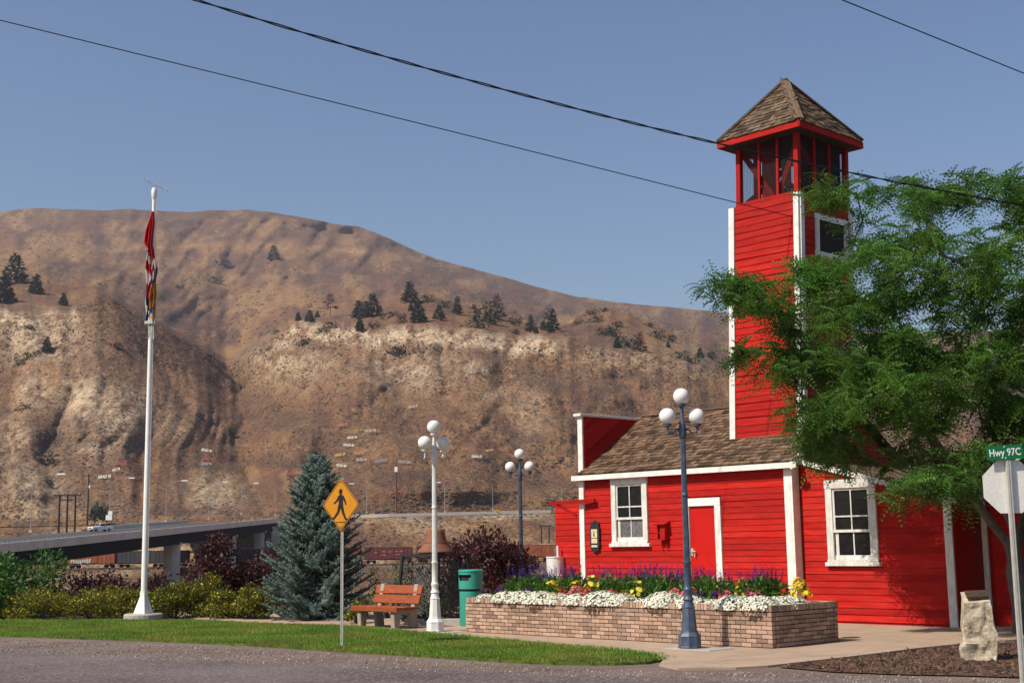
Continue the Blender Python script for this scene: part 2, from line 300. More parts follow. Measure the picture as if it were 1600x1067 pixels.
class MB:
    def __init__(s): s.v = []; s.f = []; s.m = []
    def add(s, vs, fs, mi=0):
        k = len(s.v); s.v += [tuple(v) for v in vs]; s.f += [tuple(i + k for i in f) for f in fs]; s.m += [mi] * len(fs); return s
    def box(s, c, d, rot=None, mi=0, taper=1.0):
        x, y, z = d[0] / 2, d[1] / 2, d[2] / 2
        vs = [(-x, -y, -z), (x, -y, -z), (x, y, -z), (-x, y, -z), (-x * taper, -y * taper, z), (x * taper, -y * taper, z), (x * taper, y * taper, z), (-x * taper, y * taper, z)]
        if rot is not None:
            Rm = rot if isinstance(rot, Matrix) else Euler(rot).to_matrix()
            vs = [Rm @ Vector(v) for v in vs]
        vs = [(v[0] + c[0], v[1] + c[1], v[2] + c[2]) for v in vs]
        return s.add(vs, [(0, 3, 2, 1), (4, 5, 6, 7), (0, 1, 5, 4), (1, 2, 6, 5), (2, 3, 7, 6), (3, 0, 4, 7)], mi)
    def beam(s, p, q, w, h=None, mi=0, up=(0, 0, 1)):
        p = Vector(p); q = Vector(q); h = h or w
        d = (q - p); L = d.length; d.normalize()
        u = Vector(up)
        if abs(u.dot(d)) > 0.99: u = Vector((0, 1, 0))
        x = d.cross(u).normalized(); y = x.cross(d).normalized()
        Rm = Matrix((x, d, y)).transposed()
        return s.box((p + q) / 2, (w, L, h), Rm, mi)
    def hexa(s, pts, mi=0):
        return s.add(pts, [(0, 3, 2, 1), (4, 5, 6, 7), (0, 1, 5, 4), (1, 2, 6, 5), (2, 3, 7, 6), (3, 0, 4, 7)], mi)
    def tube(s, path, rad, seg=8, cap=True, mi=0):
        n = len(path); P = [Vector(p) for p in path]
        rs = rad if isinstance(rad, (list, tuple, np.ndarray)) else [rad] * n
        vs = []; prev = None
        for i in range(n):
            t = (P[min(i + 1, n - 1)] - P[max(i - 1, 0)])
            if t.length < 1e-9: t = Vector((0, 0, 1))
            t.normalize()
            if prev is None:
                a = Vector((1, 0, 0)) if abs(t.x) < 0.8 else Vector((0, 1, 0))
                x = (a - t * a.dot(t)).normalized()
            else:
                x = (prev - t * prev.dot(t))
                x = x.normalized() if x.length > 1e-6 else t.orthogonal().normalized()
            prev = x; y = t.cross(x)
            for k in range(seg):
                an = 2 * math.pi * k / seg
                vs.append(P[i] + (x * math.cos(an) + y * math.sin(an)) * rs[i])
        fs = []
        for i in range(n - 1):
            for k in range(seg):
                a = i * seg + k; b = i * seg + (k + 1) % seg
                fs.append((a, b, b + seg, a + seg))
        if cap:
            fs.append(tuple(range(seg - 1, -1, -1))); fs.append(tuple((n - 1) * seg + k for k in range(seg)))
        return s.add(vs, fs, mi)
    def lathe(s, prof, seg=16, c=(0, 0, 0), mi=0, rot=0.0):
        vs = []; fs = []
        for r, z in prof:
            for k in range(seg):
                an = rot + 2 * math.pi * k / seg
                vs.append((c[0] + r * math.cos(an), c[1] + r * math.sin(an), c[2] + z))
        n = len(prof)
        for i in range(n - 1):
            for k in range(seg):
                a = i * seg + k; b = i * seg + (k + 1) % seg
                fs.append((a, b, b + seg, a + seg))
        fs.append(tuple(range(seg - 1, -1, -1))); fs.append(tuple((n - 1) * seg + k for k in range(seg)))
        return s.add(vs, fs, mi)
    def sphere(s, c, r, seg=24, rings=14, mi=0):
        prof = [(max(1e-4, r * math.sin(math.pi * i / rings)), -r * math.cos(math.pi * i / rings)) for i in range(rings + 1)]
        return s.lathe(prof, seg, c, mi)
    def prism(s, poly, y0, y1, mi=0, axis='y'):
        """poly in (x,z), extruded from y0 to y1 (axis y); axis z: poly in (x,y)"""
        n = len(poly)
        if axis == 'y': vs = [(p[0], y0, p[1]) for p in poly] + [(p[0], y1, p[1]) for p in poly]
        elif axis == 'x': vs = [(y0, p[0], p[1]) for p in poly] + [(y1, p[0], p[1]) for p in poly]
        else: vs = [(p[0], p[1], y0) for p in poly] + [(p[0], p[1], y1) for p in poly]
        fs = [tuple(range(n - 1, -1, -1)), tuple(range(n, 2 * n))] + [(i, (i + 1) % n, n + (i + 1) % n, n + i) for i in range(n)]
        return s.add(vs, fs, mi)
    def build(s, name, m, parent=None, smooth=False, loc=None, rot=None, bevel=0.0):
        me = bpy.data.meshes.new(name)
        me.from_pydata(s.v, [], s.f)
        for k in (m if isinstance(m, (list, tuple)) else [m]): me.materials.append(k)
        if any(s.m): me.polygons.foreach_set('material_index', s.m)
        bm = bmesh.new(); bm.from_mesh(me)
        bmesh.ops.recalc_face_normals(bm, faces=bm.faces)
        if bevel: bmesh.ops.bevel(bm, geom=[e for e in bm.edges if len(e.link_faces) == 2 and e.calc_face_angle(0) > 0.5], offset=bevel, segments=1, affect='EDGES')
        bm.to_mesh(me); bm.free()
        if smooth:
            me.polygons.foreach_set('use_smooth', [len(p.vertices) <= 4 for p in me.polygons])
            try: me.set_sharp_from_angle(angle=R(40))
            except Exception: pass
        me.update()
        return link(name, me, parent, loc, rot)

def rand_rot(n, g=None, tilt=None):
    g = g or rng
    q = g.normal(size=(n, 4)); q /= np.linalg.norm(q, axis=1)[:, None]
    w, x, y, z = q.T
    return np.stack([np.stack([1 - 2 * (y * y + z * z), 2 * (x * y - z * w), 2 * (x * z + y * w)], -1),
                     np.stack([2 * (x * y + z * w), 1 - 2 * (x * x + z * z), 2 * (y * z - x * w)], -1),
                     np.stack([2 * (x * z - y * w), 2 * (y * z + x * w), 1 - 2 * (x * x + y * y)], -1)], 1)
def frame_from(d, roll=None):
    """matrices whose x axis is d (n,3)"""
    d = d / np.maximum(np.linalg.norm(d, axis=1)[:, None], 1e-9)
    up = np.tile(np.array([0, 0, 1.0]), (len(d), 1)); up[np.abs(d[:, 2]) > 0.97] = (1, 0, 0)
    y = np.cross(up, d); y /= np.linalg.norm(y, axis=1)[:, None]
    z = np.cross(d, y)
    if roll is not None:
        c, s = np.cos(roll)[:, None], np.sin(roll)[:, None]
        y, z = y * c + z * s, z * c - y * s
    return np.stack([d, y, z], -1)
def scatter_mesh(name, tv, tf, Rm, loc, scale, mats, rnd=True, rv=None, smooth=False, midx=None):
    n = len(loc); tv = np.asarray(tv, float); tf = np.asarray(tf, np.int64)
    V = np.einsum('nij,kj->nki', Rm, tv) * np.asarray(scale).reshape(n, 1, -1) + loc[:, None, :]
    F = (tf[None] + (np.arange(n) * len(tv))[:, None, None]).reshape(-1, tf.shape[1])
    r = np.repeat(rng.random(n) if rv is None else rv, len(tf)) if rnd else None
    mi = None if midx is None else np.repeat(midx, len(tf))
    return mesh_np(name, V.reshape(-1, 3), F, mats, smooth, r, mi)
def ordinal(i): return ['first', 'second', 'third', 'fourth', 'fifth', 'sixth', 'seventh', 'eighth', 'ninth', 'tenth', 'eleventh', 'twelfth', 'thirteenth', 'fourteenth', 'fifteenth', 'sixteenth', 'seventeenth', 'eighteenth', 'nineteenth', 'twentieth', 'twenty-first', 'twenty-second', 'twenty-third', 'twenty-fourth', 'twenty-fifth', 'twenty-sixth', 'twenty-seventh', 'twenty-eighth', 'twenty-ninth', 'thirtieth'][i]
def text_mesh(txt, size, extrude=0.002, align='CENTER', bold=0.0):
    cu = bpy.data.curves.new('lettering', 'FONT'); cu.body = txt; cu.size = size; cu.extrude = extrude; cu.align_x = align; cu.align_y = 'CENTER'; cu.resolution_u = 2; cu.offset = bold
    o = bpy.data.objects.new('lettering', cu); COL.objects.link(o)
    bpy.context.view_layer.update()
    me = bpy.data.meshes.new_from_object(o.evaluated_get(bpy.context.evaluated_depsgraph_get()))
    bpy.data.objects.remove(o); bpy.data.curves.remove(cu)
    return me
HAZE = 0.00010
# ------------------------------------------------------------------ terrain of the valley and the hills
def yh(u): return 849.52 - 0.0153 * (u - 800)
YH_X = [-3000, -400, -71, -38, 12, 80, 300, 3000]
def hwy_y(X): return np.interp(X, YH_X, [405, 405, 402, 410, 430, 450, 470, 470])
def hwy_z(X): return np.interp(X, YH_X, [8, 8, 9.2, 10.3, 11.2, 12, 12, 12])
def toe_z(X): return np.interp(X, YH_X, [12.5, 12.5, 11.8, 11.7, 12.4, 13, 13, 13])
def valley_z(X, Y):
    yhw = hwy_y(X); zh = hwy_z(X)
    z = np.interp(Y, [30, 36, 70, 300, 352, 362, 386], [-0.05, -0.05, -7.5, -8.0, -4.0, -3.55, -3.55])
    t = np.clip((Y - 386) / np.maximum(yhw - 2.5 - 386, 1), 0, 1)
    z = np.where(Y > 386, -3.55 + (zh + 3.55 - 0.15) * t ** 0.9, z)
    t2 = np.clip((Y - yhw - 13) / 11, 0, 1)
    return z + t2 * (toe_z(X) - zh)
us = np.concatenate([-12000 + 13 * 0 + np.linspace(0, 11000, 24)[:-1], np.linspace(-1000, -250, 60)[:-1], np.arange(-250, 1860, 3.6), np.linspace(1863, 2600, 60), np.linspace(2700, 13600, 24)])
nu = len(us)
rowsY = [34, 36, 39, 43, 50, 60, 70, 85, 105, 130, 160, 195, 230, 260, 285, 300, 312, 324, 336, 346, 354, 362, 374, 386, 390, 394, 398, 402, 406, 410]
P = []
for Yr in rowsY:
    X = Yr * (us - 800) / 2091.4
    Z = valley_z(X, np.full(nu, float(Yr)))
    if 70 < Yr < 360: Z = Z + (fbm(X / 14, np.full(nu, Yr / 14.0), 4, 3) - 0.5) * 1.2
    P.append(np.stack([X, np.full(nu, float(Yr)), Z], 1))
for k in range(1, 13):                                             # on to the foot of the hills
    Xa = 430 * (us - 800) / 2091.4
    Y0 = hwy_y(Xa) + 24.0
    Yr = 410 + (Y0 - 410) * k / 12.0
    X = Yr * (us - 800) / 2091.4
    P.append(np.stack([X, Yr, valley_z(X, Yr) + (fbm(X / 9, Yr / 9, 3, 4) - 0.5) * 0.9 * np.clip((Yr - hwy_y(X) - 15) / 5, 0, 1)], 1))
n_valley = len(P)
YC_U = [0, 38, 100, 150, 177, 223, 270, 316, 354, 380, 420, 440, 470, 520, 560, 600, 640, 680, 740, 800, 860, 890, 920, 950, 980, 1020, 1060, 1100, 1140, 1250, 1350, 1600]
YC_Y = [440, 439, 446, 448, 462, 487, 515, 538, 560, 545, 520, 508, 500, 500, 495, 480, 463, 466, 480, 497, 515, 505, 490, 484, 490, 505, 525, 545, 570, 620, 640, 680]
CL_U = [0, 60, 110, 150, 177, 223, 270, 316, 354, 380, 420, 470, 520, 600, 680, 740, 800, 860, 900, 960, 1020, 1060, 1140, 1250, 1600]
CL_Y = [488, 493, 490, 462, 470, 494, 521, 544, 566, 557, 530, 510, 509, 518, 516, 523, 532, 531, 539, 546, 556, 566, 592, 640, 710]
RG_U = [0, 60, 100, 230, 300, 330, 380, 420, 500, 560, 620, 680, 740, 800, 850, 900, 960, 1020, 1140, 1250, 1400, 1600]
RG_Y = [330, 325, 327, 328, 331, 328, 327, 332, 345, 355, 378, 405, 420, 437, 450, 463, 472, 478, 490, 505, 520, 516]
def hcurve(U, Yv): return np.interp(us, U, [yh(a) - b for a, b in zip(U, Yv)])       # heights above the horizon line
h_cr = hcurve(YC_U, YC_Y) + (fbm(us / 14, us * 0, 4, 21) - 0.5) * 5
h_cl = np.minimum(hcurve(CL_U, CL_Y), h_cr - 4) + (fbm(us / 9, us * 0 + 3, 3, 22) - 0.5) * 7
h_cl = np.minimum(h_cl, h_cr - 2)
h_rg = hcurve(RG_U, RG_Y) + (fbm(us / 40, us * 0 + 9, 5, 23) - 0.5) * 5
Xa = 430 * (us - 800) / 2091.4
Y0 = hwy_y(Xa) + 24.0
h_toe = (toe_z(Xa) + 0.1 - CAMH) / Y0 * 2091.4
GULLIES = [([(350, 556), (368, 600), (384, 650), (368, 695), (392, 750), (406, 800)], 9, 18), ([(125, 590), (98, 655), (66, 712), (84, 765), (82, 805)], 14, 15),
           ([(235, 545), (290, 630), (345, 690), (390, 745)], 13, 13), ([(290, 520), (335, 590), (372, 640)], 10, 9), ([(520, 560), (455, 630), (395, 720)], 13, 10),
           ([(420, 545), (388, 590), (368, 630)], 9, 8), ([(690, 560), (700, 620), (770, 690), (850, 760)], 14, 9), ([(850, 560), (880, 630), (950, 720)], 15, 10),
           ([(780, 560), (790, 620), (735, 690), (700, 720)], 10, 7), ([(960, 590), (1010, 660), (1060, 740)], 15, 9), ([(30, 560), (18, 640), (8, 720), (0, 780)], 13, 12),
           ([(165, 600), (150, 650), (128, 690)], 9, 8), ([(225, 650), (238, 720), (225, 790)], 14, 7), ([(610, 600), (560, 660), (470, 740), (440, 800)], 14, 8), ([(640, 660), (670, 720), (690, 790)], 13, 7)]
def poly_dist(u, y, pts):
    d = np.full(u.shape, 1e9)
    for (x0, y0), (x1, y1) in zip(pts[:-1], pts[1:]):
        dx, dy = x1 - x0, y1 - y0
        t = np.clip(((u - x0) * dx + (y - y0) * dy) / (dx * dx + dy * dy), 0, 1)
        d = np.minimum(d, np.hypot(u - x0 - t * dx, y - y0 - t * dy))
    return d
attr = [np.zeros((nu, 3)) for _ in range(n_valley)]
def blob(u, y, cx, cy, rx, ry): return np.exp(-(((u - cx) / rx) ** 2 + ((y - cy) / ry) ** 2))
NF, NT, NB = 112, 26, 74
for k in range(1, NF + NT + NB + 1):
    if k <= NF:
        s = k / NF; h = h_toe + (h_cl - h_toe) * s
        Yd = Y0 + (618 - Y0) * np.interp(s, [0, 0.12, 0.8, 0.9, 1], [0, 0.05, 0.86, 0.93, 1.0])
        env = min(1, s / 0.15) * min(1, .30 + (1.0 - s) / 0.62)
    elif k <= NF + NT:
        s = (k - NF) / NT; h = h_cl + (h_cr - h_cl) * s; Yd = 618 + (770 - 618) * s ** 0.9; env = 0.25
    else:
        s = (k - NF - NT) / NB
        h_start = h_cr - 12
        h = h_start + (h_rg - h_start) * s ** 0.95; Yd = 852 + (2050 - 852) * s ** 0.9; env = None
    y = yh(us) - h
    if env is not None:
        # slopes drain into the big V valley: down to the right on its left flank, down to the left on its right flank
        uv = np.interp(y, [480, 560, 600, 650, 695, 750, 800], [325, 354, 368, 384, 368, 392, 406])
        lf = np.clip((uv - us) / 220, 0, 1) * np.clip((us - 90) / 110, 0, 1) * np.clip((700 - y) / 90, 0, 1)
        rf = np.clip((us - uv) / 220, 0, 1) * np.clip((680 - us) / 160, 0, 1)
        rr_ = np.clip((us - 760) / 160, 0, 1)
        fan = us - lf * (y - 500) * .85 + rf * (y - 500) * .75 - rr_ * (y - 520) * .30 + (fbm(us / 40, y / 90, 3, 32) - 0.5) * 20
        r1 = ridged(fan / 74, y / 270, 3, 33); r2 = ridged(fan / 22 + 3, y / 110, 3, 34); r3 = ridged(fan / 7.5 + 1, y / 110, 2, 37)
        vv = np.hypot(us - uv, 14) - 14
        rt = np.clip((us - 470) / 130, 0, 1)
        dY = (1 - r1) * (20 - 12 * rt) + (1 - r2) * (5 - 1.5 * rt) + rt * (fbm(us / 62, y / 44, 3, 38) - .5) * 34 + (1 - r3) * 1.3 * np.clip((560 - us) / 200, .55, 1) + (fbm(us / 7, y / 7, 3, 35) - 0.5) * 2.2
        cone = blob(us, y, 640, 745, 130, 75) * (k <= NF)                     # the rounded brown knob above the highway, smooth sided
        dY = dY * (1 - .55 * cone) - 14 * cone
        for cx, cy, rx, ry, dp in [(790, 650, 105, 52, 9), (560, 610, 55, 75, 8), (130, 660, 36, 48, 10), (197, 668, 44, 50, 10), (58, 655, 30, 44, 8), (330, 772, 62, 38, 8), (985, 585, 80, 40, 7), (700, 610, 60, 45, 6), (900, 700, 70, 60, 7), (1060, 650, 70, 60, 8), (460, 690, 50, 50, 6), (30, 770, 45, 40, 8)]:
            dY = dY - dp * np.exp(-((np.hypot((us - cx) / rx, (y - cy) / ry)) ** 3)) * (k <= NF)
        for pts, w, dep in GULLIES:
            dY = dY + dep * .8 * np.exp(-(poly_dist(us + (fbm(us / 20, y / 20, 2, 36) - 0.5) * 14, y, pts) / w) ** 1.3)
        sv = (k / NF) if k <= NF else 1.0
        Yd = Yd + dY * env + 60 * np.exp(-vv / 108) * np.clip((sv - .02) / .25, 0, 1)
    else:
        fan = us + (y - 450) * 0.9 + (fbm(us / 60, y / 50, 3, 41) - 0.5) * 36
        dY = (1 - ridged(fan / 95, y / 130, 3, 42)) * 120 + (1 - ridged(fan / 30, y / 45, 2, 43)) * 34 + (fbm(us / 7, y / 5, 3, 44) - 0.5) * 18
        e2 = min(1, s / 0.12) * min(1, (1.02 - s) / 0.10)
        Yd = Yd + dY * e2
    P.append(at_dist_arr(us, y, Yd))
    n1 = fbm(us / 30, y / 22, 4, 51); n2 = fbm(us / 9 + y / 50, y / 8, 4, 52); n3 = fbm(us / 70, y / 30, 4, 53)
    if env is not None:
        ycl = yh(us) - h_cl
        win = np.clip((us - 400) / 60, 0, 1) * (np.clip((900 - us) / 60, 0, 1) * .7 + .3 * np.clip((1090 - us) / 60, 0, 1)) + np.clip((140 - us) / 40, 0, 1)
        pale = np.clip(1.35 - np.abs(y - ycl - 11 - (fbm(us / 16, us * 0 + 5, 3, 57) - .5) * 22) / 15.0, 0, 1) * win * np.clip((fbm(us / 11, y / 11, 4, 58) - 0.30) * 6, 0, 1) * 1.2
        for cx, cy, rx, ry, a in [(55, 612, 26, 26, .7), (128, 625, 38, 42, .75), (190, 645, 48, 38, .75), (50, 770, 52, 48, .6), (20, 690, 28, 50, .5), (335, 768, 42, 28, .6), (150, 700, 40, 20, .5), (450, 560, 70, 36, .55),
                                 (640, 575, 80, 30, .55), (740, 575, 20, 12, .8), (60, 530, 70, 34, .8), (770, 615, 40, 14, .3), (270, 665, 60, 26, .25), (830, 640, 30, 40, .3), (1080, 560, 40, 30, .4), (985, 560, 60, 20, .35), (105, 800, 80, 30, .25)]:
            pale = np.maximum(pale, min(1, a * 1.05) * blob(us, y, cx, cy, rx * 1.1, ry * 1.1) * np.clip((n2 - 0.2) * 3.6, 0, 1.3))
        gold = np.clip((n1 - 0.5) * 4, 0, 0.7) * (0.35 + 0.65 * np.clip((r1 - 0.5) * 3, 0, 1))
        for cx, cy, rx, ry, a in [(660, 625, 110, 26, .55), (560, 640, 70, 22, .5), (450, 660, 60, 30, .4), (780, 640, 90, 16, .5), (930, 575, 110, 22, .55), (300, 720, 60, 25, .35), (420, 600, 40, 30, .4), (280, 600, 40, 40, .3), (1060, 640, 60, 60, .35)]:
            gold = np.maximum(gold, a * blob(us, y, cx, cy, rx, ry) * np.clip((n2 - 0.2) * 2.5, 0, 1.2))
        for pts, w, a in [([(500, 671), (580, 674), (660, 684), (725, 702)], 3.2, .9), ([(690, 652), (760, 670), (835, 702)], 3.0, .7), ([(560, 640), (640, 628), (720, 640)], 5, .5), ([(430, 600), (520, 560), (600, 552)], 6, .4), ([(330, 720), (300, 738), (250, 742)], 4, .5)]:
            gold = np.maximum(gold, a * np.exp(-(poly_dist(us, y + (n1 - .5) * 8, pts) / w) ** 2))
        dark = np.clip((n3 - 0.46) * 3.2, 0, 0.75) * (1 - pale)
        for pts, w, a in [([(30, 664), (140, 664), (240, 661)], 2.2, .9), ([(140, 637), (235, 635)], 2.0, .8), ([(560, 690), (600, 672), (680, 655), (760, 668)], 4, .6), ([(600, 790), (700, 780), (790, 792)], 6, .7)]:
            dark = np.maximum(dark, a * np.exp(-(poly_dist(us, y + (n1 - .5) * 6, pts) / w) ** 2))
        for cx, cy, rx, ry, a in [(680, 645, 50, 22, .7), (250, 530, 90, 45, .85), (330, 600, 50, 50, .7), (560, 740, 120, 50, .45), (760, 770, 110, 28, .5), (690, 785, 30, 20, .9), (400, 790, 12, 26, .9), (170, 720, 60, 30, .4), (850, 690, 70, 50, .35), (70, 735, 20, 35, .8), (380, 640, 16, 60, .6)]:  # the narrow wedge at the main gully foot is shadow put into colour
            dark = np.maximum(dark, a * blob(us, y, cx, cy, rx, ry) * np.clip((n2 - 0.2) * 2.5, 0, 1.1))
    else:
        yr = yh(us) - h_rg
        pale = np.clip((n2 - 0.66) * 2, 0, .25)
        gold = np.clip((n1 - 0.44) * 4.5, 0, .9)
        for cx, cy, rx, ry, a in [(420, 388, 150, 8, 1.0), (110, 395, 130, 12, .9), (230, 402, 90, 8, .7), (480, 455, 60, 22, .7), (360, 470, 60, 20, .6), (200, 440, 70, 20, .5), (640, 420, 50, 16, .4)]:
            gold = np.maximum(gold, a * blob(us, y, cx, cy, rx, ry) * np.clip((n1 - 0.15) * 2.5, 0, 1.1))
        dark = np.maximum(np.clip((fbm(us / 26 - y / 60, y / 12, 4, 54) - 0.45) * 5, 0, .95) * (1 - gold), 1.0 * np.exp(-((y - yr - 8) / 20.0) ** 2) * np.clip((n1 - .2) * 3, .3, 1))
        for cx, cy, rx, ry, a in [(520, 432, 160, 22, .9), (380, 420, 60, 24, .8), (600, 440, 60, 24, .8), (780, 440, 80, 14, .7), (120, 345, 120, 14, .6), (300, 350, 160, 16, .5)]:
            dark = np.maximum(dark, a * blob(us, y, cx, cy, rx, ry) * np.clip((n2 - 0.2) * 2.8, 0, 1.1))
        yb = np.interp(us, [-200, 0, 150, 300, 450, 560, 650, 720], [405, 402, 393, 384, 386, 394, 406, 420]) + (n1 - .5) * 10
        gold = np.maximum(gold, np.exp(-((y - yb) / 6.5) ** 2) * np.clip((740 - us) / 80, 0, 1) * np.clip((n2 - .1) * 3, .35, 1))
        dark = dark * (1 - gold * .8)
    attr.append(np.stack([np.clip(pale, 0, 1), np.clip(dark, 0, 1), np.clip(gold, 0, 1)], 1))
for dY, dz in ((250, -60), (900, -420), (1500, -600)):              # the far side, out of sight
    q = P[n_valley + NF + NT + NB - 1].copy(); q[:, 1] += dY; q[:, 2] += dz; P.append(q); attr.append(attr[n_valley + NF + NT + NB - 1])
nr = len(P)
VT = np.concatenate(P); AT = np.concatenate(attr)
ii, jj = np.meshgrid(np.arange(nr - 1), np.arange(nu - 1), indexing='ij')
FT = np.stack([ii * nu + jj, ii * nu + jj + 1, (ii + 1) * nu + jj + 1, (ii + 1) * nu + jj], -1).reshape(-1, 4)
hill_rows = n_valley - 1

def soil_material(name, valley=False):
    m = bpy.data.materials.new(name); m.use_nodes = True
    nt = m.node_tree; N = nt.nodes; L = nt.links; b = N['Principled BSDF']
    b.inputs['Roughness'].default_value = 0.95; b.inputs['Specular IOR Level'].default_value = 0.1
    tc = N.new('ShaderNodeTexCoord'); at = N.new('ShaderNodeAttribute'); at.attribute_name = 'soil'
    sp = N.new('ShaderNodeSeparateColor'); L.new(at.outputs['Color'], sp.inputs[0])
    def noise(s, det=5.0):
        n = N.new('ShaderNodeTexNoise'); n.inputs['Scale'].default_value = s; n.inputs['Detail'].default_value = det; n.inputs['Roughness'].default_value = 0.65
        L.new(tc.outputs['Object'], n.inputs['Vector']); return n.outputs['Fac']
    def mr(v, a, b_, lo=0., hi=1.):
        r = N.new('ShaderNodeMapRange'); r.inputs['From Min'].default_value = a; r.inputs['From Max'].default_value = b_; r.inputs['To Min'].default_value = lo; r.inputs['To Max'].default_value = hi
        L.new(v, r.inputs['Value']); return r.outputs['Result']
    def mul(a, b_):
        x = N.new('ShaderNodeMath'); x.operation = 'MULTIPLY'; L.new(a, x.inputs[0]); L.new(b_, x.inputs[1]); return x.outputs[0]
    def mix(f, a, b_):
        x = N.new('ShaderNodeMix'); x.data_type = 'RGBA'
        if isinstance(f, float): x.inputs['Factor'].default_value = f
        else: L.new(f, x.inputs['Factor'])
        for nm, v in (('A', a), ('B', b_)):
            s = [k for k in x.inputs if k.name == nm and k.type == 'RGBA'][0]
            if isinstance(v, tuple): s.default_value = (*v, 1)
            else: L.new(v, s)
        return [o for o in x.outputs if o.type == 'RGBA'][0]
    c = mix(mr(noise(0.03), 0.35, 0.65), (0.212, 0.110, 0.058), (0.142, 0.073, 0.045))
    c = mix(mul(mr(noise(0.11), 0.35, 0.6, 0.25, 1.0), sp.outputs[2]), c, (0.325, 0.190, 0.082))
    c = mix(mul(mr(noise(0.16), 0.32, 0.56, 0.3, 1.0), sp.outputs[0]), c, (0.54, 0.41, 0.265))
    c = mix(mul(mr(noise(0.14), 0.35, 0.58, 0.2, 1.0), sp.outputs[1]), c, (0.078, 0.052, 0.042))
    c = mix(mr(noise(0.40, 6.0), 0.54, 0.63, 0.0, 0.65), c, (0.088, 0.060, 0.042))       # low scrub between the bushes
    c = mix(mr(noise(1.1, 3.0), 0.57, 0.65, 0.0, 0.6), c, (0.070, 0.052, 0.038))
    hs = N.new('ShaderNodeVectorMath'); hs.operation = 'SCALE'; L.new(c, hs.inputs[0]); L.new(mr(noise(0.9, 8.0), 0.32, 0.68, 0.50, 1.50), hs.inputs['Scale'])
    L.new(hs.outputs[0], b.inputs['Base Color'])
    bp = N.new('ShaderNodeBump'); bp.inputs['Strength'].default_value = 0.9; bp.inputs['Distance'].default_value = 2.4
    mp = N.new('ShaderNodeMapping'); mp.inputs['Scale'].default_value = (0.30, 0.07, 0.07); L.new(tc.outputs['Object'], mp.inputs['Vector'])   # rain rills down the slope
    rn = N.new('ShaderNodeTexNoise'); rn.inputs['Scale'].default_value = 1.0; rn.inputs['Detail'].default_value = 6.0; rn.inputs['Distortion'].default_value = 0.6; L.new(mp.outputs[0], rn.inputs['Vector'])
    ad = N.new('ShaderNodeMath'); ad.operation = 'MULTIPLY_ADD'; ad.inputs[1].default_value = 0.45; L.new(rn.outputs['Fac'], ad.inputs[0]); L.new(noise(0.30, 7.0), ad.inputs[2])
    L.new(ad.outputs[0], bp.inputs['Height']); L.new(bp.outputs[0], b.inputs['Normal'])
    return m
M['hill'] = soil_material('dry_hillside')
def terrain_obj(name, r0, r1):
    v = VT[r0 * nu:(r1 + 1) * nu]; n = r1 - r0
    i2, j2 = np.meshgrid(np.arange(n), np.arange(nu - 1), indexing='ij')
    f = np.stack([i2 * nu + j2, i2 * nu + j2 + 1, (i2 + 1) * nu + j2 + 1, (i2 + 1) * nu + j2], -1).reshape(-1, 4)
    me = mesh_np(name, v, f, M['hill'], True)
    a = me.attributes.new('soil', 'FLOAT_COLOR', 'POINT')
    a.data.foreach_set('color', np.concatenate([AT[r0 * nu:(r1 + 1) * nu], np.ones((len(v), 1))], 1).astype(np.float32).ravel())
    return tag(link(name, me), kind='structure')
# give the valley its own soil: dry grass streaks below the highway, sage flats to the left
for k in range(n_valley):
    X, Y = P[k][:, 0], P[k][:, 1]
    n = fbm(X / 16 + Y / 30, Y / 7, 4, 61)
    g = np.clip((n - 0.42) * 3.5, 0, 0.9) * (Y > 384) + np.clip((n - 0.5) * 3, 0, .5) * (Y < 350)
    d = np.clip((fbm(X / 8, Y / 8, 3, 62) - 0.5) * 3, 0, .6)
    p = np.clip((fbm(X / 25, Y / 12, 3, 63) - 0.5) * 3, 0, .5)
    AT[k * nu:(k + 1) * nu] = np.stack([p, d, g], 1)
terrain_obj('valley_floor', 0, hill_rows)
terrain_obj('hills', hill_rows, nr - 1)
BV = BVHTree.FromPolygons([tuple(v) for v in VT], [tuple(f) for f in FT.tolist()])
def hit(x, y):
    loc, nor, idx, dist = BV.ray_cast(Vector(CAM) + Vector(ray(x, y)) * 60, Vector(ray(x, y)))
    return np.array(loc) if loc else None
def drop(X, Y):
    loc, nor, idx, dist = BV.ray_cast(Vector((X, Y, 900)), Vector((0, 0, -1)))
    return loc.z if loc else 0.0

# ------------------------------------------------------------------ near ground: plateau, road, lawn, walk, mulch
def sheet(name, pts, z, m, thick=0.0, kind='structure'):
    bm = bmesh.new(); vs = [bm.verts.new((p[0], p[1], z)) for p in pts]
    f = bm.faces.new(vs)
    if f.normal.z < 0: f.normal_flip()
    bmesh.ops.triangulate(bm, faces=[f])
    if thick:
        r = bmesh.ops.extrude_face_region(bm, geom=bm.faces[:])
        for v in [e for e in r['geom'] if isinstance(e, bmesh.types.BMVert)]: v.co.z -= thick
        bmesh.ops.recalc_face_normals(bm, faces=bm.faces)
    me = bpy.data.meshes.new(name); bm.to_mesh(me); bm.free(); me.materials.append(m)
    return tag(link(name, me), kind=kind)
G = lambda *p: [gnd(x, y)[:2] for x, y in p]
sheet('ground', [(-230, -300), (230, -300), (230, 36.5), (-230, 36.5)], -0.03, M['dirt'])
road_edge = G((-700, 996), (-150, 1008), (0, 1013), (200, 1022), (420, 1031), (650, 1041), (860, 1049), (1050, 1055), (1300, 1059), (1600, 1066), (2100, 1080))
sheet('road', [(-60, -12)] + [(-60, road_edge[0][1])] + [tuple(p) for p in road_edge] + [(40, road_edge[-1][1] - 6), (60, -20)], -0.022, M['asphalt'])
